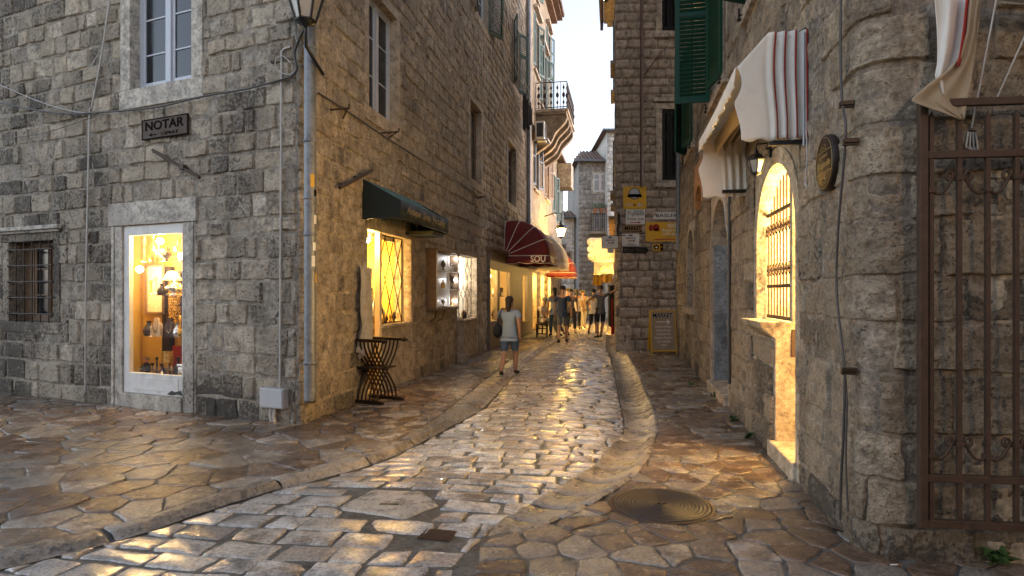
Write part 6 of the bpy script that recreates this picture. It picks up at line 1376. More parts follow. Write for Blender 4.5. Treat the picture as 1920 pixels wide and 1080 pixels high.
# signs
S = plaque('restaurant_sign', 'square yellow sign with a dark globe emblem and an arrow, topmost of the column', 'sign', FS, (1168.8, 1212, 349.5, 391.8), .05, M['yellow'])
shape(S, circ(.48, .68, .25, .26, 28), 'ink', 'globe'); shape(S, circ(.48, .68, .22, .23, 28), 'boxgrey', 'globe_face', dy=.002); shape(S, [(.16, .52), (.82, .52), (.76, .66), (.22, .66)], 'ink', 'banner', dy=.004); put(S, 'Hamoteca', .22, .76, .535, .64, 'yellow', name='lettering')
for k in range(7): shape(S, [(.10 + .065 * k, .14), (.13 + .067 * k, .14), (.13 + .067 * k, .23), (.10 + .065 * k, .23)], 'boxgrey' if k < 5 else 'ink', 'arrow_bar')
shape(S, [(.64, .09), (.86, .185), (.64, .28)], 'boxgrey', 'arrow_head')
S = plaque('restaurant_sign', 'white sign reading konoba Trpeza with a red arrow, under the globe sign', 'sign', FS, (1173.7, 1209.2, 392.6, 420.6), .05, M['signwhite'])
put(S, 'Trpeza', .06, .95, .52, .86, 'ink', shear=.35); put(S, 'konoba', .40, .90, .80, .97, 'ink', shear=.4); put(S, '09:00 - 02:00', .22, .93, .27, .42, 'ink', shear=.2); shape(S, [(.2, .10), (.65, .10), (.65, .05), (.8, .13), (.65, .2), (.65, .155), (.2, .155)], 'inkr', 'arrow'); shape(S, circ(.12, .4, .06, .1, 12), 'ink', 'curl'); shape(S, circ(.12, .4, .04, .07, 12), 'signwhite', 'curl', dy=.002)
S = plaque('market_sign', 'narrow brown MARKET sign in the middle of the sign column', 'sign', FS, (1169, 1204.3, 422, 436.9), .05, M['signbrown']); put(S, 'MARKET', .07, .95, .35, .86, 'ink', bold=.03); shape(S, [(.08, .16), (.88, .16), (.88, .22), (.08, .22)], 'ink', 'line'); shape(S, [(.84, .3), (.97, .06), (.97, .3)], 'ink', 'arrow')
def hat_sign(S):
    shape(S, [(.36, .80), (.64, .80), (.66, .84), (.56, .87), (.53, .93), (.48, .93), (.45, .87), (.34, .84)], 'inkb', 'hat'); put(S, 'SP', .24, .45, .56, .70, 'inkb', bold=.03); put(S, 'CE', .57, .78, .56, .70, 'inkb', bold=.03); put(S, 'A', .46, .56, .57, .77, 'inkr', bold=.03)
    put(S, 'J', .34, .44, .36, .51, 'inkb', bold=.03); put(S, 'A', .45, .60, .36, .52, 'inkr', bold=.04); put(S, 'M', .61, .73, .36, .51, 'inkb', bold=.03); put(S, 'cocktail bar', .32, .72, .23, .29, 'inkr')
S = plaque('bar_sign', 'square white SPACE JAM sign with a small hat emblem, fixed on the wall under MARKET', 'sign', FS, (1166.3, 1198.7, 438, 461.6), .07, M['signwhite']); hat_sign(S); shape(S, [(.27, .09), (.78, .09), (.78, .14), (.27, .14)], 'inkb', 'line')
S = plaque('arrow_sign', 'black carved arrow-shaped sign with pale script, lowest of the column', 'sign', FS, (1168, 1211, 463, 474.6), .05, M['black']); shape(S, [(1, -.0), (1.12, .5), (1, 1.0)], 'black', 'tip', t=.012); put(S, 'Palazzo Drusko', .06, 1.0, .2, .82, 'inkg', shear=.3, bold=.01); put(S, 'Palazzo Drusko', .06, 1.0, .2, .82, 'inkw', shear=.3)
S = plaque('name_plaque', 'pale stone plaque reading BASLEK beside the downpipe', 'plaque', FS, (1224.5, 1276, 397, 411.4), .04, M['signwhite'], edge=M['boxgrey']); put(S, 'BASLEK', .10, .90, .30, .74, 'ink', shear=.12)
S = plaque('caffe_sign', 'wide yellow caffe sign with two dark heads, partly behind the downpipe', 'sign', FS, (1210.9, 1275, 416.6, 452.6), .035, M['yellow'])
put(S, 'HOTEL', .64, .96, .72, .93, 'inkw', bold=.02); put(S, 'Rendez-Vous', .47, .98, .52, .66, 'inkw', shear=.3, bold=.01); put(S, 'caffe bar', .49, .92, .33, .48, 'inkw'); shape(S, circ(.30, .72, .10, .19), 'redglass', 'head'); shape(S, circ(.15, .70, .065, .17), 'redglass', 'head'); shape(S, [(.22, .55), (.42, .55), (.36, .66), (.24, .66)], 'redglass', 'shoulder'); shape(S, [(.18, .07), (.98, .10), (.98, .14), (.3, .13)], 'inkr', 'stroke')
S = plaque('small_sign', 'tiny yellow and black pictogram sign below the caffe sign', 'sign', FS, (1223.4, 1244.3, 456.4, 471), .05, M['yellow'], edge=M['signbrown']); shape(S, [(.7, .08), (.95, .08), (.95, .92), (.7, .92)], 'ink', 'bar'); 
for cx, cy_ in ((.2, .6), (.35, .72), (.5, .6), (.25, .35), (.45, .35)): shape(S, circ(cx, cy_, .09, .16, 10), 'ink', 'dot')
shape(S, circ(.35, .5, .09, .14, 12), 'inkw', 'dot', dy=.002); shape(S, circ(.83, .5, .05, .08, 10), 'yellow', 'dot', dy=.002)
# hanging sign square to the wall
fH = frame((at(1128.4, 0, 16.15).x, 16.15), (1, 0)); S = plaque('bar_sign', 'white SPACE JAM sign hanging out from the house corner over the street', 'sign', fH, (1128.4, 1159.5, 441.7, 466), .0, M['signwhite'], t=.03, edge=M['ink']); hat_sign(S)
o = S[0]; mb = MB(fH); mb.tube([(S[2], .015, S[4] + .01), (S[2] + .2, .1, S[4] + .01)], .012, 5); mb.build('arm', M['iron'], o); mb = MB(fH); mb.box(S[1] + .15, S[1] + .31, .005, .02, S[3] - .11, S[3] - .005); mb.build('small_plate', M['boxgrey'], o)
for (x, y, lb) in ((1160, 410, 'upper small dark iron fitting on the corner of the sign house'), (1158, 432, 'lower small dark iron fitting on the corner of the sign house')):
    q = at(x, y, SO.y - .08); mb = MB(T(*q)); mb.box(-.02, .02, -.05, .08, -.16, .16); mb.box(-.035, .019, -.06, -.0505, -.05, .08); tag(mb.build('iron_fitting', M['iron'], bevel=.004), lb, 'fitting')
# MARKET sandwich board
q = gnd(1246.5, 664); D_ = q.y; fa = frame((q.x - .33, D_ - .0), (1, .02)); o = thing('sandwich_board', 'yellow framed MARKET sandwich board standing where the right wall meets the sign house', 'sandwich board', M=fa @ T(.33, 0, 0))
tiltm = fa @ RX(R(-9)); Hb, Wb = 1.10, .64
mb = MB(tiltm); e = .028
for x in (0, Wb - e): mb.box(x, x + e, 0, .025, 0, Hb)
mb.box(e, Wb - e, 0, .025, Hb - e, Hb); mb.box(e, Wb - e, 0, .025, .06, .06 + e * 1.3); mb.build('frame', M['yellow'], o, bevel=.004)
mb = MB(tiltm); mb.box(e - .005, Wb - e + .005, .004, .02, .06 + e, Hb - e); mb.build('panel', M['boardtan'], o)
mb = MB(fa @ T(0, .42, 0) @ RX(R(12)));
for x in (0, Wb - e): mb.box(x, x + e, 0, .02, 0, Hb - .02)
mb.box(e, Wb - e, .003, .017, .1, Hb - .05); mb.build('back_leg', M['yellow'], o)
text('MARKET', tiltm, (.09, Wb - .06, .90, 1.01), .002, M['inkw'], o, bold=.04); text('MARKET', tiltm, (.08, Wb - .07, .905, 1.015), .000, M['ink'], o, bold=.03)
for i, s_t in enumerate(('COLD DRINKS', 'SANDWICHES', 'CIGARETTES', 'FRESH FRUITS', 'ICE CREAM', 'WINE')):
    wd = len(s_t) * .0365; text(s_t, tiltm, (Wb / 2 - wd / 2, Wb / 2 + wd / 2, .655 - i * .092, .70 - i * .092), .001, M['inkw'], o, bold=.015)
mb = MB(tiltm); mb.prism([(.16, .79), (.44, .79), (.41, .745), (.45, .745), (.50, .80), (.45, .855), (.41, .855), (.44, .81), (.16, .81)], -.001, .003); mb.build('arrow', M['inkw'], o)
# bin with flowers behind the board
q = gnd(1259, 652); o = thing('planter_bin', 'brown bin topped with wilted flowers in plastic, behind the sandwich board', 'bin', loc=(q.x + .05, q.y - .0, 0)); Mq = wm(o)
mb = MB(Mq); mb.lathe([(.17, 0), (.2, .05), (.21, 1.3), (.225, 1.33), (.225, 1.38), (.2, 1.38), (.19, 1.30)], n=20); mb.build('bin_body', M['signbrown'], o)
r_ = random.Random(9)
for k in range(4):
    mb = MB(Mq)
    for _ in range(40):
        v = Vector((r_.uniform(-.22, .22), r_.uniform(-.2, .2), 1.36 + r_.random() * .28)); s = .06; mb.add([v, v + Vector((s, s * r_.uniform(-1, 1), s * .4)), v + Vector((s * r_.uniform(-1, 1), s * .6, s))], [(0, 1, 2)])
    mb.build(['leaves', 'flowers', 'wrapping', 'flowers'][k], M[['leaf', 'inkr', 'inkw', 'terracotta'][k]], o)
# lamps standing behind the shutters that throw the warm light on the walls opposite
p = FR @ Vector(((FR.inverted() @ Vector((XR0 + kR * 11.4, 11.4, 0))).x, -.36, 7.2)); o = thing('wall_lantern', 'street lantern on the right wall hidden behind the green shutters, lighting the sign house', 'lantern', loc=p); lantern(o, p, .42, True, arm=[p + Vector((.5, -.1, .75)), p + Vector((.1, 0, .75)), p + Vector((0, 0, .5))]); lamp(p + Vector((0, 0, .2)), 50, WARM, .12, o)
p = FSL @ Vector((-2.9, -.30, 10.7)); o = thing('wall_lantern', 'street lantern on the side of the sign house, lighting the upper wall across the street', 'lantern', loc=p); lantern(o, p, .5, True, arm=[p + Vector((.4, 0, .75)), p + Vector((.1, 0, .75)), p + Vector((0, 0, .5))]); lamp(p + Vector((0, 0, .2)), 330, WARM, .12, o)
# ================================================================ gate, awning and wall beyond the corner
GT = frame((at(1722, 0, 3.34).x, 3.34), (1, -.115)); gz1 = HC - (188 - HY) / F * 3.34; gz0_ = HC - (988 - HY) / F * 3.34
o = thing('iron_gate', 'open brown wrought iron gate leaf in front of the rough wall at the right edge', 'gate', M=GT @ T(0, 0, 0)); gw = 1.30
iron = M['rust']
mb = MB(GT); mb.box(0, .042, -.02, .022, gz0_, gz1); mb.build('stile', iron, o, bevel=.003)
mb = MB(GT); mb.box(gw - .042, gw, -.02, .022, gz0_, gz1); mb.build('stile', iron, o, bevel=.003)
rails = [(gz1 - .04, gz1), (None, 290), (None, 897), (gz0_, gz0_ + .045)]
zr = []
for a, b in rails:
    if a is None: zc = HC - (b - HY) / F * 3.32; a, b = zc - .02, zc + .02
    zr.append((a + b) / 2); mb = MB(GT); mb.box(.042, gw - .042, -.017, .019, a, b); mb.build('rail', iron, o, bevel=.003)
barx = [.062 + .142 * k + (.0 if k else .0) for k in range(9)]
for k, x in enumerate(barx):
    if x > gw - .05: break
    mb = MB(GT); tp = zr[1] + .205; mb.box(x - .010, x + .012, -.011, .011, zr[3] + .02, tp); mb.add([(x - .010, -.011, tp), (x + .012, -.011, tp), (x + .012, .011, tp), (x - .010, .011, tp), (x + .006, 0, tp + .03)], [(0, 1, 4), (1, 2, 4), (2, 3, 4), (3, 0, 4)]); mb.build('bar', iron, o)
for zc in (zr[1] - .16, zr[2] + .155):
    for k in range(len(barx) - 1):
        if barx[k + 1] > gw - .05: break
        x0, x1 = barx[k], barx[k + 1]; up = k % 2 == 0
        lo, hi = (x0, x1) if up else (x1, x0); mb = MB(GT)
        P_ = [(lo, zc - .03)]
        for t in np.linspace(0, 1, 9)[1:]: P_.append((lo + (hi - lo) * t * .80, zc - .03 - .035 * math.sin(math.pi * t) + .075 * t * t))
        cx, cz_ = P_[-1][0] - .0, P_[-1][1]; sg = 1 if hi > lo else -1
        for a in np.linspace(.2, 4.6, 10): P_.append((cx - sg * (.0 + .022 * (1 - math.cos(a)) * .8), cz_ + .024 * math.sin(a)))
        mb.tube([(x, -.0, z) for x, z in P_], .0085, 6); mb.build('scroll', iron, o)
    for k, x in enumerate(barx):
        if x > gw - .05: break
        mb = MB(GT); mb.box(x - .018, x + .02, -.02, .02, zc + (.02 if k % 2 else -.045), zc + (.045 if k % 2 else -.02)); mb.build('collar', iron, o)
# dressed jamb of the gateway at the right edge (part of the right house)
jx = hit(FC, 1838, 600)[0]; mb = MB(FC); mb.box(jx, jx + .9, -.015, .4, .12, 2.42); mb.build('doorway_jamb', M['plaster'], H2, bevel=.02); mb = MB(FC); mb.box(jx + .02, jx + .9, -.03, .4, -.05, .117); mb.build('doorway_plinth', M['trimW'], H2, bevel=.02)
# cream awning corner over the gate
z_a = 2.95; o = thing('shop_awning', 'rolled cream awning with a red stripe hanging over the iron gate at the top right', 'awning', M=FC @ T(jx, 0, z_a))
ax = hit(FC, 1765, 100, .15)[0]
def rows(rr, D0, fold, seed):
    def f(s, t):
        ys = [r[2] for r in rr]; y = ys[0] + (ys[-1] - ys[0]) * t; xl = np.interp(y, ys, [r[0] for r in rr]); xr = np.interp(y, ys, [r[1] for r in rr])
        return tuple(at(xl + (xr - xl) * s, y, D0 + fold * math.sin(s * 13 + seed + t * 2.5) + .04 * s - .06 * t))
    return f
f = rows([(1752, 1838, -10), (1757, 1830, 50), (1758, 1822, 90), (1757, 1808, 120), (1753, 1800, 140), (1760, 1796, 165), (1765, 1790, 178)], 3.36, .022, 0)
mb = MB(); mb.grid(f, 36, 30); mb.build('hanging_corner', M['cream'], o, solid=.004)
mb = MB(); mb.grid(rows([(1812, 1819, -10), (1806, 1813, 50), (1799, 1806, 100), (1794, 1800, 124)], 3.325, .0, 0), 3, 14); mb.build('red_stripe', M['redst'], o, solid=.002)
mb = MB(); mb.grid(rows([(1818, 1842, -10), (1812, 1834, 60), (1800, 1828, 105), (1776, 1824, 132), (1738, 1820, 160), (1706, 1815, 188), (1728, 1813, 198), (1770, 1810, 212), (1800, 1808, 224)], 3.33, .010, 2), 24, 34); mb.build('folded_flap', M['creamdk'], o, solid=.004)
mb = MB(FC); mb.grid(lambda a, t: (ax + .25 + 1.2 * a, -.10 - .5 * t, 3.12 - .02 * t - .05 * math.sin(a * 5)), 20, 6); mb.build('canopy', M['cream'], o, solid=.005)
for (x0, y0, x1, y1) in ((1868, 0, 1822, 240), (1925, 60, 1844, 240)):
    a = hit(FC, x0, y0, .25); b = hit(FC, x1, y1, .06); mb = MB(FC); mb.tube([(a[0], -.25, a[1]), (b[0], -.06, b[1])], .005, 5); mb.build('cord', M['conduit'], o)
q = hit(FC, 1824, 262, .05); mb = MB(FC); mb.box(q[0] - .012, q[0] + .012, -.06, -.02, q[1] - .05, q[1] + .05); mb.build('cleat', M['black'], o); mb = MB(FC)
for k in range(4): mb.tube([(q[0] - .03 + .012 * k, -.06, q[1] + .04), (q[0] - .045 + .02 * k, -.065, q[1] - .04), (q[0] - .01 + .01 * k, -.06, q[1] - .06)], .005, 5)
mb.build('cord_coil', M['conduit'], o)
# weeds and litter at the foot of the corner
def weed(name, label, x, y, n, s, seed):
    r_ = random.Random(seed); o = thing(name, label, 'plant', loc=(x, y, 0)); mb = MB(T(x, y, 0))
    for _ in range(n):
        a = r_.uniform(0, 6.28); l = s * r_.uniform(.4, 1); h = s * r_.uniform(.1, .8); w_ = l * .22; d = Vector((math.cos(a), math.sin(a), 0)); e = Vector((-d.y, d.x, 0)) * w_
        p0 = Vector((r_.uniform(-.02, .02), r_.uniform(-.02, .02), .0)); m_ = p0 + d * l * .5 + Vector((0, 0, h)); mb.add([p0, m_ + e, p0 + d * l + Vector((0, 0, h * .8)), m_ - e], [(0, 1, 2, 3)])
    mb.build('leaves', M['leaf'], o)
q = gnd(1858, 1052); weed('weed', 'dark leafy weed at the foot of the wall under the iron gate', q.x, q.y - .02, 40, .13, 1)
for k, (x, y, lb) in enumerate(((1300, 722, 'farthest small weed in the joint along the right wall'), (1345, 745, 'weed beside the step of the grey arched doorway'), (1380, 790, 'weed at the wall foot between the doorway and the glowing arch'), (1408, 822, 'nearest weed at the wall foot before the glowing arch'))): q = gnd(x - 4, y); weed('weed', lb, q.x, q.y, 26, .09, 10 + k)
q = gnd(1697, 1028); o = thing('scrap', 'rusty bit of bent metal at the foot of the rough corner', 'scrap metal', loc=(q.x, q.y, .0)); mb = MB(T(q.x, q.y, 0)); mb.tube([(-.30, .30, .02), (-.16, .13, .015), (-.04, .02, .02), (.03, .0, .04)], [.010, .016, .018, .022], 6); mb.build('bent_tube', M['rust'], o); mb = MB(T(q.x, q.y, 0) @ RZ(.4)); mb.box(-.02, .05, -.025, .025, .02, .06); mb.build('bracket', M['rust'], o, bevel=.004)
q = gnd(1680, 1063); o = thing('cigarette_butt', 'cigarette butt lying on the pavement near the rough corner', 'cigarette', loc=(q.x, q.y, .012)); mb = MB(T(q.x, q.y, .012)); mb.cyl((-.03, 0, 0), (.01, .004, 0), .004, n=8); mb.build('paper', M['inkw'], o); mb = MB(T(q.x, q.y, .012)); mb.cyl((.0101, .004, 0), (.03, .006, 0), .0042, n=8); mb.build('filter', M['terracotta'], o)
# ================================================================ market stalls beyond the sign house
fK = frame((at(1107, 0, 29).x, 29), (1, 0)); a, b, c, d = box_uv(fK, 1107, 1152, 446, 492); o = thing('stall_awning', 'cream scalloped awning glowing over the market stalls at the far right', 'awning', M=fK @ T(0, 0, c))
mb = MB(fK); mb.grid(lambda s, t: (a + (b - a) * s, -.45 * t, d - (d - c) * (1 - math.cos(t * 1.57))), 12, 10); mb.build('canopy', M['cream'], o, solid=.01); mb = MB(fK)
for k in range(3): mb.ball((a, -.1 - .12 * k, d - .2 - (d - c) * .3 * k), (d - c) / 6.5, 12)
mb.build('scalloped_edge', M['cream'], o); lamp(fK @ Vector(((a + b) / 2, .35, c + .3)), 22, (1, .7, .36), .2, o)
S = plaque('hanging_signboard', 'grey hanging signboard with a golden fish under the cream stall awning', 'sign', fK, (1114, 1150, 491, 515), .9, M['concrete'], t=.04, edge=M['gold'])
shape(S, [(.3, .45), (.42, .62), (.62, .62), (.72, .5), (.82, .62), (.8, .42), (.82, .28), (.7, .4), (.58, .24), (.42, .26)], 'gold', 'fish'); put(S, 'GOLD FISH', .14, .86, .74, .88, 'brass')
for k, (x0, x1, y0, y1, m, lb) in enumerate(((1112, 1128, 517, 536, 'yellow', 'left yellow cloth hung under the fish signboard'), (1129, 1148, 515, 530, 'yellow', 'right yellow cloth hung under the fish signboard'), (1141, 1155, 536, 612, 'cloth_dark', 'long dark coat hanging at the edge of the market stall'), (1146, 1156, 560, 630, 'redst', 'red and brown scarf hanging lowest at the market stall'))):
    a, b, c, d = box_uv(frame((at(1107, 0, 23.5).x, 23.5), (1, 0)), x0, x1, y0, y1); ff = frame((at(1107, 0, 23.5).x, 23.5), (1, 0)); o = thing('hanging_cloth', lb, 'cloth', M=ff @ T(a, 0, c)); mb = MB(ff); mb.grid(lambda s, t: (a + (b - a) * s, .05 * math.sin(s * 12 + k), d - (d - c) * t + .03 * math.sin(s * 9 + k) * t), 14, 8); mb.build('cloth', M[m], o, solid=.01); mb = MB(ff); mb.tube([(a - .05, 0, d + .01), (b + .05, 0, d + .01)], .012, 5); mb.build('rail', M['iron'], o)
o = thing('market_stall', 'brightly lit market stall of souvenirs on the right beyond the sign house', 'stall', M=FSL @ T(-10.7, .2, 0)); mb = MB(FSL); mb.box(-12.3, -9.1, .1, .7, .0, .85); mb.build('counter', M['wood'], o, bevel=.01)
for k in range(3): mb = MB(FSL); mb.box(-12.3, -9.1, .75 + .15 * k, .95 + .15 * k, 1.1 + .42 * k, 1.13 + .42 * k); mb.build('shelf', M['wood'], o)
for k in range(24): i, j = k % 8, k // 8; trinket(FSL, -12.1 + .4 * i, .85 + .15 * j, 1.132 + .42 * j, .26, .08, M[mts[(k * 5) % 6]], k, lab(mts[(k * 5) % 6], k, i, 'on the %s market stall shelf' % ['bottom', 'middle', 'top'][j]), group='souvenirs on the market stall', name='souvenir', cat='souvenir')
for k in range(3): bulb('stall_bulb', ['left', 'middle', 'right'][k] + ' bright bulb hanging in the market stall at the far right', FSL @ Vector((-12 + 1.2 * k, .1, 2.35)), .07, 26, cord=.2)
# ================================================================ people
def skin_mesh(name, verts, edges, radii, mat, parent, Mx, sub=1, root=0):
    W = wm(parent).inverted() @ Mx; me = bpy.data.meshes.new(name); me.from_pydata([W @ Vector(v) for v in verts], edges, []); me.update()
    o = bpy.data.objects.new(name, me); COL.objects.link(o)
    md = o.modifiers.new('skin', 'SKIN'); md.use_smooth_shade = True; md.branch_smoothing = .6
    for i, r in enumerate(radii):
        s = me.skin_vertices[0].data[i]; s.radius = (r, r) if not isinstance(r, tuple) else r; s.use_root = (i == root)
    ms = o.modifiers.new('sub', 'SUBSURF'); ms.levels = sub; ms.render_levels = sub
    dg = bpy.context.evaluated_depsgraph_get(); m2 = bpy.data.meshes.new_from_object(o.evaluated_get(dg)); bpy.data.objects.remove(o); bpy.data.meshes.remove(me)
    m2.name = name; m2.materials.clear(); m2.materials.append(mat); m2.polygons.foreach_set('use_smooth', [True] * len(m2.polygons)); o = bpy.data.objects.new(name, m2); return link(o, parent)
BASE = dict(pel=(0, 0, .96), wst=(0, .0, 1.10), chs=(0, .01, 1.30), nck=(0, .01, 1.46), hb=(0, -.0, 1.53), hm=(0, -.015, 1.62), ht=(0, -.005, 1.70),
    sl=(-.19, .01, 1.40), el=(-.24, .03, 1.12), wl=(-.25, -.04, .88), sr=(.19, .01, 1.40), er=(.24, .03, 1.12), wr=(.25, -.04, .88),
    hl=(-.10, 0, .92), kl=(-.11, -.02, .50), al=(-.11, .02, .09), tl=(-.13, -.14, .03), hr=(.10, 0, .92), kr=(.11, -.02, .50), ar=(.11, .02, .09), tr=(.13, -.14, .03))
def person(label, loc, rz, sc, pose, shirt, trous, hairm, sleeves='short', legs='long', hairlong=False, extra=None, belly=0.0, shoes='cloth_dark'):
    """figure faces local -Y; pose overrides joints (metres, before scaling)"""
    o = thing('person', label, 'person', loc=loc, rz=rz); J = {k: Vector(v) for k, v in BASE.items()}
    for k, v in pose.items(): J[k] = Vector(v)
    Mx = wm(o) @ Matrix.Scale(sc, 4); V_, E_, R_, idx = [], [], [], {}
    def av(n, p, r, par=None):
        idx[n] = len(V_); V_.append(tuple(p)); R_.append(r if isinstance(r, tuple) else (r, r))
        if par is not None: E_.append((idx[par], idx[n]))
    av('pel', J['pel'], (.145, .10)); av('wst', J['wst'], (.125, .095 + belly), 'pel'); av('chs', J['chs'], (.15, .105 + belly * .4), 'wst'); av('nck', J['nck'], .058, 'chs'); av('hb', J['hb'], (.062, .07), 'nck'); av('hm', J['hm'], (.078, .098), 'hb'); av('ht', J['ht'], (.055, .07), 'hm')
    for s in 'lr':
        av('s' + s, J['s' + s], .062, 'chs'); av('e' + s, J['e' + s], .042, 's' + s); av('w' + s, J['w' + s], .027, 'e' + s)
        d = (J['w' + s] - J['e' + s]).normalized(); sd_ = d.cross(Vector((0, 1, 0)));
        if sd_.length < .2: sd_ = Vector((1, 0, 0))
        sd_.normalize(); pm = J['w' + s] + d * .07; av('p' + s, pm, (.034, .018), 'w' + s)
        for k in range(4):
            b = pm + d * .03 + sd_ * (-.027 + .018 * k); l = (.055, .068, .064, .048)[k]; cur = Vector((0, -.012, 0)); av('f%s%da' % (s, k), b, .010, 'p' + s); av('f%s%db' % (s, k), b + d * l * .55 + cur, .009, 'f%s%da' % (s, k)); av('f%s%dc' % (s, k), b + d * l + cur * 2.4, .007, 'f%s%db' % (s, k))
        tb = J['w' + s] + d * .035 + sd_ * .035 * (1 if s == 'l' else 1); av('t%s1' % s, tb, .012, 'w' + s); av('t%s2' % s, tb + d * .04 + sd_ * .018, .009, 't%s1' % s)
        av('h' + s, J['h' + s], .092, 'pel'); av('k' + s, J['k' + s], .058, 'h' + s); cm = J['k' + s].lerp(J['a' + s], .35); av('c' + s, cm, .056, 'k' + s); av('a' + s, J['a' + s], .038, 'c' + s); av('t' + s, J['t' + s], (.036, .026), 'a' + s)
    fw = (J['hm'] - J['hb']).normalized(); hd = pose.get('face', (0, -1, 0)); fd = Vector(hd).normalized()
    av('nose', J['hm'] + fd * .105 - fw * .01, .013, 'hm')
    skin_mesh('body', V_, E_, R_, M['skin'], o, Mx)
    sdv = fd.cross(Vector((0, 0, 1))).normalized()
    mb = MB(Mx)
    for s in (-1, 1): mb.ball(J['hm'] + fd * .088 + sdv * .032 * s + Vector((0, 0, .012)), .010, 8)
    mb.build('eyes', M['cloth_dark'], o); mb = MB(Mx); mb.tube([J['hm'] + fd * .092 - Vector((0, 0, .045)) + sdv * .02, J['hm'] + fd * .098 - Vector((0, 0, .045)), J['hm'] + fd * .092 - Vector((0, 0, .045)) - sdv * .02], .006, 5); mb.build('mouth', M['terracotta'], o)
    mb = MB(Mx)
    for s in (-1, 1): mb.ball(J['hm'] + sdv * .083 * s - Vector((0, 0, .005)), .020, 8, sz=1.4)
    mb.build('ears', M['skin'], o)
    # clothes grown on the same joints
    def cloth(nm, names, rad, mat, cut=None):
        vv = [Vector(J[n]) if n in J else None for n in names[0]]; return vv
    V2 = [J['pel'] + (J['pel'] - J['wst']) * .25, J['wst'], J['chs'], J['nck'] - Vector((0, 0, .045)), J['sl'], J['sl'].lerp(J['el'], .7 if sleeves == 'short' else 1), J['sr'], J['sr'].lerp(J['er'], .7 if sleeves == 'short' else 1)]
    R2 = [(.162, .12), (.142, .112 + belly), (.166, .12 + belly * .4), (.085, .075), (.076, .076), (.060, .060), (.076, .076), (.060, .060)]; E2 = [(0, 1), (1, 2), (2, 3), (2, 4), (4, 5), (2, 6), (6, 7)]
    V2.append(J['pel'] + (J['pel'] - J['wst']) * .75); R2.append((.165, .122)); E2.append((0, 8))
    if sleeves == 'long' and False: V2 += [J['wl'], J['wr']]; R2 += [(.036, .036)] * 2; E2 += [(5, 8), (7, 9)]
    skin_mesh('shirt', V2, E2, R2, M[shirt], o, Mx)
    f = {'long': 1.0, 'capri': .45, 'short': .0}[legs]
    V3 = [J['wst'] + (J['wst'] - J['pel']) * .1, J['pel'], J['hl'], J['kl'], J['hr'], J['kr']]; R3 = [(.142, .105 + belly * .8), (.158, .114), (.104, .104), (.078, .078), (.104, .104), (.078, .078)]; E3 = [(0, 1), (1, 2), (2, 3), (1, 4), (4, 5)]
    if f: V3 += [J['kl'].lerp(J['al'], f * .93), J['kr'].lerp(J['ar'], f * .93)]; R3 += [(.062, .062)] * 2; E3 += [(3, 6), (5, 7)]
    skin_mesh('trousers' if legs != 'short' else 'shorts', V3, E3, R3, M[trous], o, Mx, root=1)
    for s in 'lr':
        h_ = J['a' + s]; t_ = J['t' + s]; skin_mesh('shoe', [h_ + (h_ - t_).normalized() * .04 - Vector((0, 0, .03)), h_.lerp(t_, .4) - Vector((0, 0, .01)), t_ + (t_ - h_).normalized() * .06], [(0, 1), (1, 2)], [(.042, .042), (.044, .04), (.034, .026)], M[shoes], o, Mx)
    bk = -fd; mb = MB(Mx); mb.lathe([(.02, .105), (.06, .098), (.088, .06), (.094, .02), (.088, -.02)], J['hm'] + bk * .016 + Vector((0, 0, .012)), 16, 1, 1.1, cap=True)
    if hairlong: mb.tube([J['hm'] + bk * .07 + Vector((0, 0, .02)), J['hm'] + bk * .09 - Vector((0, 0, .10)), J['nck'] + bk * .10 - Vector((0, 0, .06))], [.07, .065, .03], 10)
    mb.build('hair', M[hairm], o)
    if extra: extra(o, Mx, J)
    return o
def bag(o, Mx, J):
    mb = MB(Mx); c_ = Vector((.26, .02, .98)); mb.ball(c_, .16, 14, .6, 1, 1); mb.build('shoulder_bag', M['cloth_dark'], o); mb = MB(Mx); mb.tube([c_ + Vector((0, 0, .13)), J['sr'] + Vector((.0, -.06, .06)), J['sr'] + Vector((-.03, .08, .04)), c_ + Vector((0, .06, .12))], .012, 5); mb.build('bag_strap', M['cloth_dark'], o)
# passer-by near the kerb
q = gnd(955, 700); q.z = float(hgt(q.x, q.y))
person('woman walking by the left kerb in light blue top and denim shorts with dark bag', q, R(165), .86, dict(kl=(-.10, -.14, .52), al=(-.10, -.16, .10), tl=(-.11, -.31, .05), kr=(.10, .06, .50), ar=(.10, .30, .14), tr=(.11, .19, .04), el=(-.25, .12, 1.15), wl=(-.25, .06, .92), er=(.27, -.10, 1.16), wr=(.24, -.28, 1.05)), 'cloth_blue', 'denim', 'hair', legs='short', hairlong=True, extra=bag)
# seated man and his stool
qs = gnd(1017, 629); qs = FA @ Vector(((FA.inverted() @ gnd(1019, 629)).x, -.62, 0))
qs = gnd(1021, 628)
o = thing('stool', 'small dark square stool in front of the seated man on the left', 'stool', loc=gnd(1016, 633)); p_ = gnd(1016, 633); mb = MB(T(*p_))
for sx in (-1, 1):
    for sy in (-1, 1): m2 = MB(T(*p_)); m2.box(sx * .17 - .025, sx * .17 + .025, sy * .15 - .025, sy * .15 + .025, 0, .43); m2.build('leg', M['darkwood'], o)
mb.box(-.21, .21, -.19, .19, .432, .475); mb.build('seat', M['darkwood'], o, bevel=.01)
for z in (.12, .3): mb = MB(T(*p_)); mb.box(-.145, .145, -.16, -.14, z, z + .03); mb.build('stretcher', M['darkwood'], o)
o = thing('chair', 'dark chair the seated man sits on against the left wall', 'chair', loc=qs); mb = MB(T(*qs) @ RZ(R(60))); mb.box(-.2, .2, -.2, .2, .43, .46); mb.build('seat', M['darkwood'], o, bevel=.008)
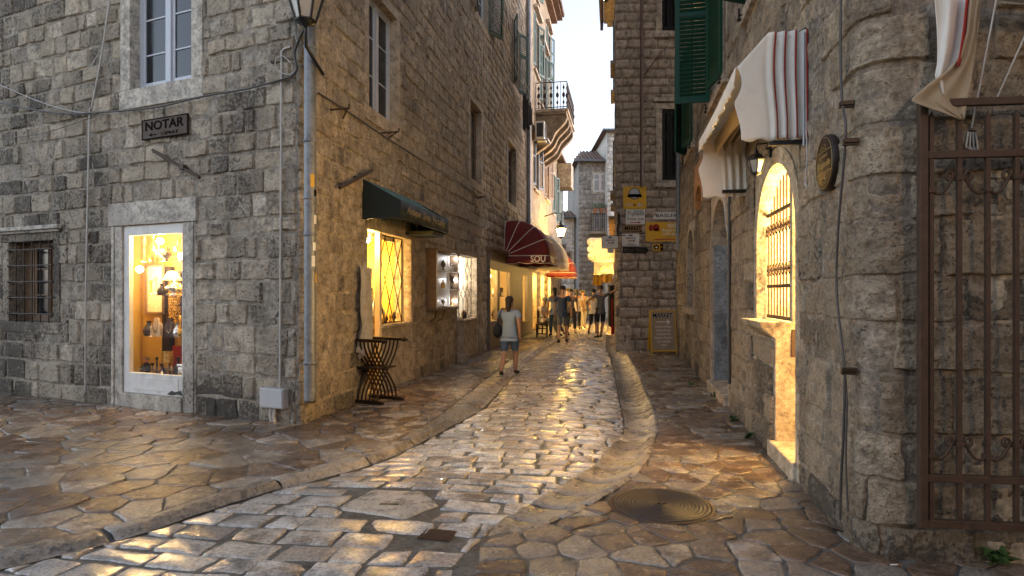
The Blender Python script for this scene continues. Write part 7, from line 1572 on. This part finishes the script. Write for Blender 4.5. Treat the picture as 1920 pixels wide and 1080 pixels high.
for sx in (-1, 1):
    for sy in (-1, 1): m2 = MB(T(*qs) @ RZ(R(60))); m2.box(sx * .18 - .02, sx * .18 + .02, sy * .18 - .02, sy * .18 + .02, 0, .428 if sy < 0 else .9); m2.build('leg', M['darkwood'], o)
mb = MB(T(*qs) @ RZ(R(60))); mb.box(-.158, .158, .17, .19, .62, .86); mb.build('backrest', M['darkwood'], o, bevel=.006)
person('man in a white t-shirt sitting on a chair against the left wall, legs stretched out', qs + Vector((0, 0, -.0)), R(60), 1.0,
    dict(pel=(0, .05, .56), wst=(0, .08, .70), chs=(0, .06, .92), nck=(0, .03, 1.08), hb=(0, .0, 1.15), hm=(0, -.02, 1.24), ht=(0, -.01, 1.32), sl=(-.19, .06, 1.02), el=(-.24, -.02, .76), wl=(-.08, -.22, .80), sr=(.19, .06, 1.02), er=(.24, -.06, .78), wr=(.06, -.22, .94), hl=(-.10, .0, .54), kl=(-.14, -.42, .52), al=(-.14, -.58, .10), tl=(-.16, -.74, .04), hr=(.10, .0, .54), kr=(.14, -.42, .52), ar=(.12, -.72, .10), tr=(.14, -.88, .05)), 'cloth_white', 'cloth_grey', 'hairg', belly=.03)
# the couple at the right
q = gnd(1113, 626); person('woman in white top and dark capri trousers standing by the market stall', q, R(150), .96, dict(el=(-.36, .08, 1.14), wl=(-.17, -.02, 1.0), er=(.25, -.04, 1.15), wr=(.20, -.20, 1.1), kr=(.13, -.08, .5), ar=(.20, .02, .09), tr=(.24, -.12, .03)), 'cloth_white', 'cloth_dark', 'hair', legs='capri')
q = gnd(1126, 634); person('man in a grey t-shirt leaning with one arm raised against the market wall', q, R(195), 1.02, dict(sr=(.19, .0, 1.42), er=(.30, -.1, 1.30), wr=(.32, -.3, 1.2), sl=(-.19, .01, 1.42), el=(-.40, -.02, 1.50), wl=(-.62, -.04, 1.62), kl=(-.10, -.05, .5), al=(-.03, -.04, .09), tl=(-.01, -.2, .03)), 'cloth_grey', 'cloth_dark', 'hair', legs='short')
# strollers in the middle of the street
for x, y, rz, sh, tr_, lb, sc, hl, ps in ((1055, 640, 170, 'cloth_navy', 'cloth_grey', 'man in navy shirt and grey shorts walking away down the street', 1.03, False, 'a'), (1040, 632, 190, 'cloth_blue', 'denim', 'person in a pale blue shirt and jeans walking beside the man in navy', .98, True, 'b'), (1071, 622, 10, 'cloth_grey', 'cloth_dark', 'person in grey walking towards us behind the man in navy', 1.0, False, 'b'), (1082, 616, 175, 'cloth_white', 'cloth_dark', 'person in a white shirt farther down the street by the tower', 1.0, True, 'a'), (1064, 613, 185, 'cloth_dark', 'denim', 'person in black farthest away in the middle of the street', 1.0, False, 'b'), (1093, 614, 5, 'cloth_tan', 'cloth_white', 'person in a tan shirt coming towards us near the stone tower', .97, True, 'a')):
    q = gnd(x, y); q.z = float(hgt(q.x, q.y)); s = 1 if ps == 'a' else -1
    person(lb, q, R(rz), sc, dict(kl=(-.10, -.12 * s - .03, .50), al=(-.10, -.16 * s + .02, .10), tl=(-.11, -.16 * s - .13, .04), kr=(.10, .10 * s - .03, .50), ar=(.10, .20 * s + .03, .12), tr=(.11, .20 * s - .12, .04), el=(-.26, .10 * s, 1.13), wl=(-.27, .10 * s - .07, .90), er=(.26, -.08 * s, 1.13), wr=(.26, -.12 * s - .08, .90)), sh, tr_, 'hair', legs='short' if tr_ == 'cloth_grey' else 'long', hairlong=hl)
# ================================================================ unseen houses added behind and beside the viewpoint to shade the little square
for (nm, lb, loc, x0, x1, y0, y1, h) in (('stone_house', 'plain stone house closing the square behind the viewpoint', (0, -7.5, 0), -13, 10, -11, -7.5, 6), ('stone_house', 'plain stone house on the right side of the square behind the iron gate', (6.5, -2, 0), 6.5, 10, -7.45, 3.0, 6.5)):
    o = thing(nm, lb, 'house', loc=loc); mb = MB(); mb.box(x0, x1, y0, y1, -.1, h); mb.build('wall', M['ashlarS'], o); mb = MB(); mb.box(x0 - .3, x1 + .3, y0 - .3, y1 + .3, h + .003, h + .2); mb.build('roof', M['tile'], o)
p = Vector((2.6, -7.0, 4.6)); o = thing('wall_lantern', 'lit wall lantern on the house closing the square behind the viewpoint', 'lantern', loc=p); lantern(o, p, .7, True, arm=[Vector((2.6, -7.5, 5.6)), Vector((2.6, -7.1, 5.75)), p + Vector((0, 0, .95))]); lamp(p + Vector((0, 0, .3)), 560, (1, .70, .40), .3, o)
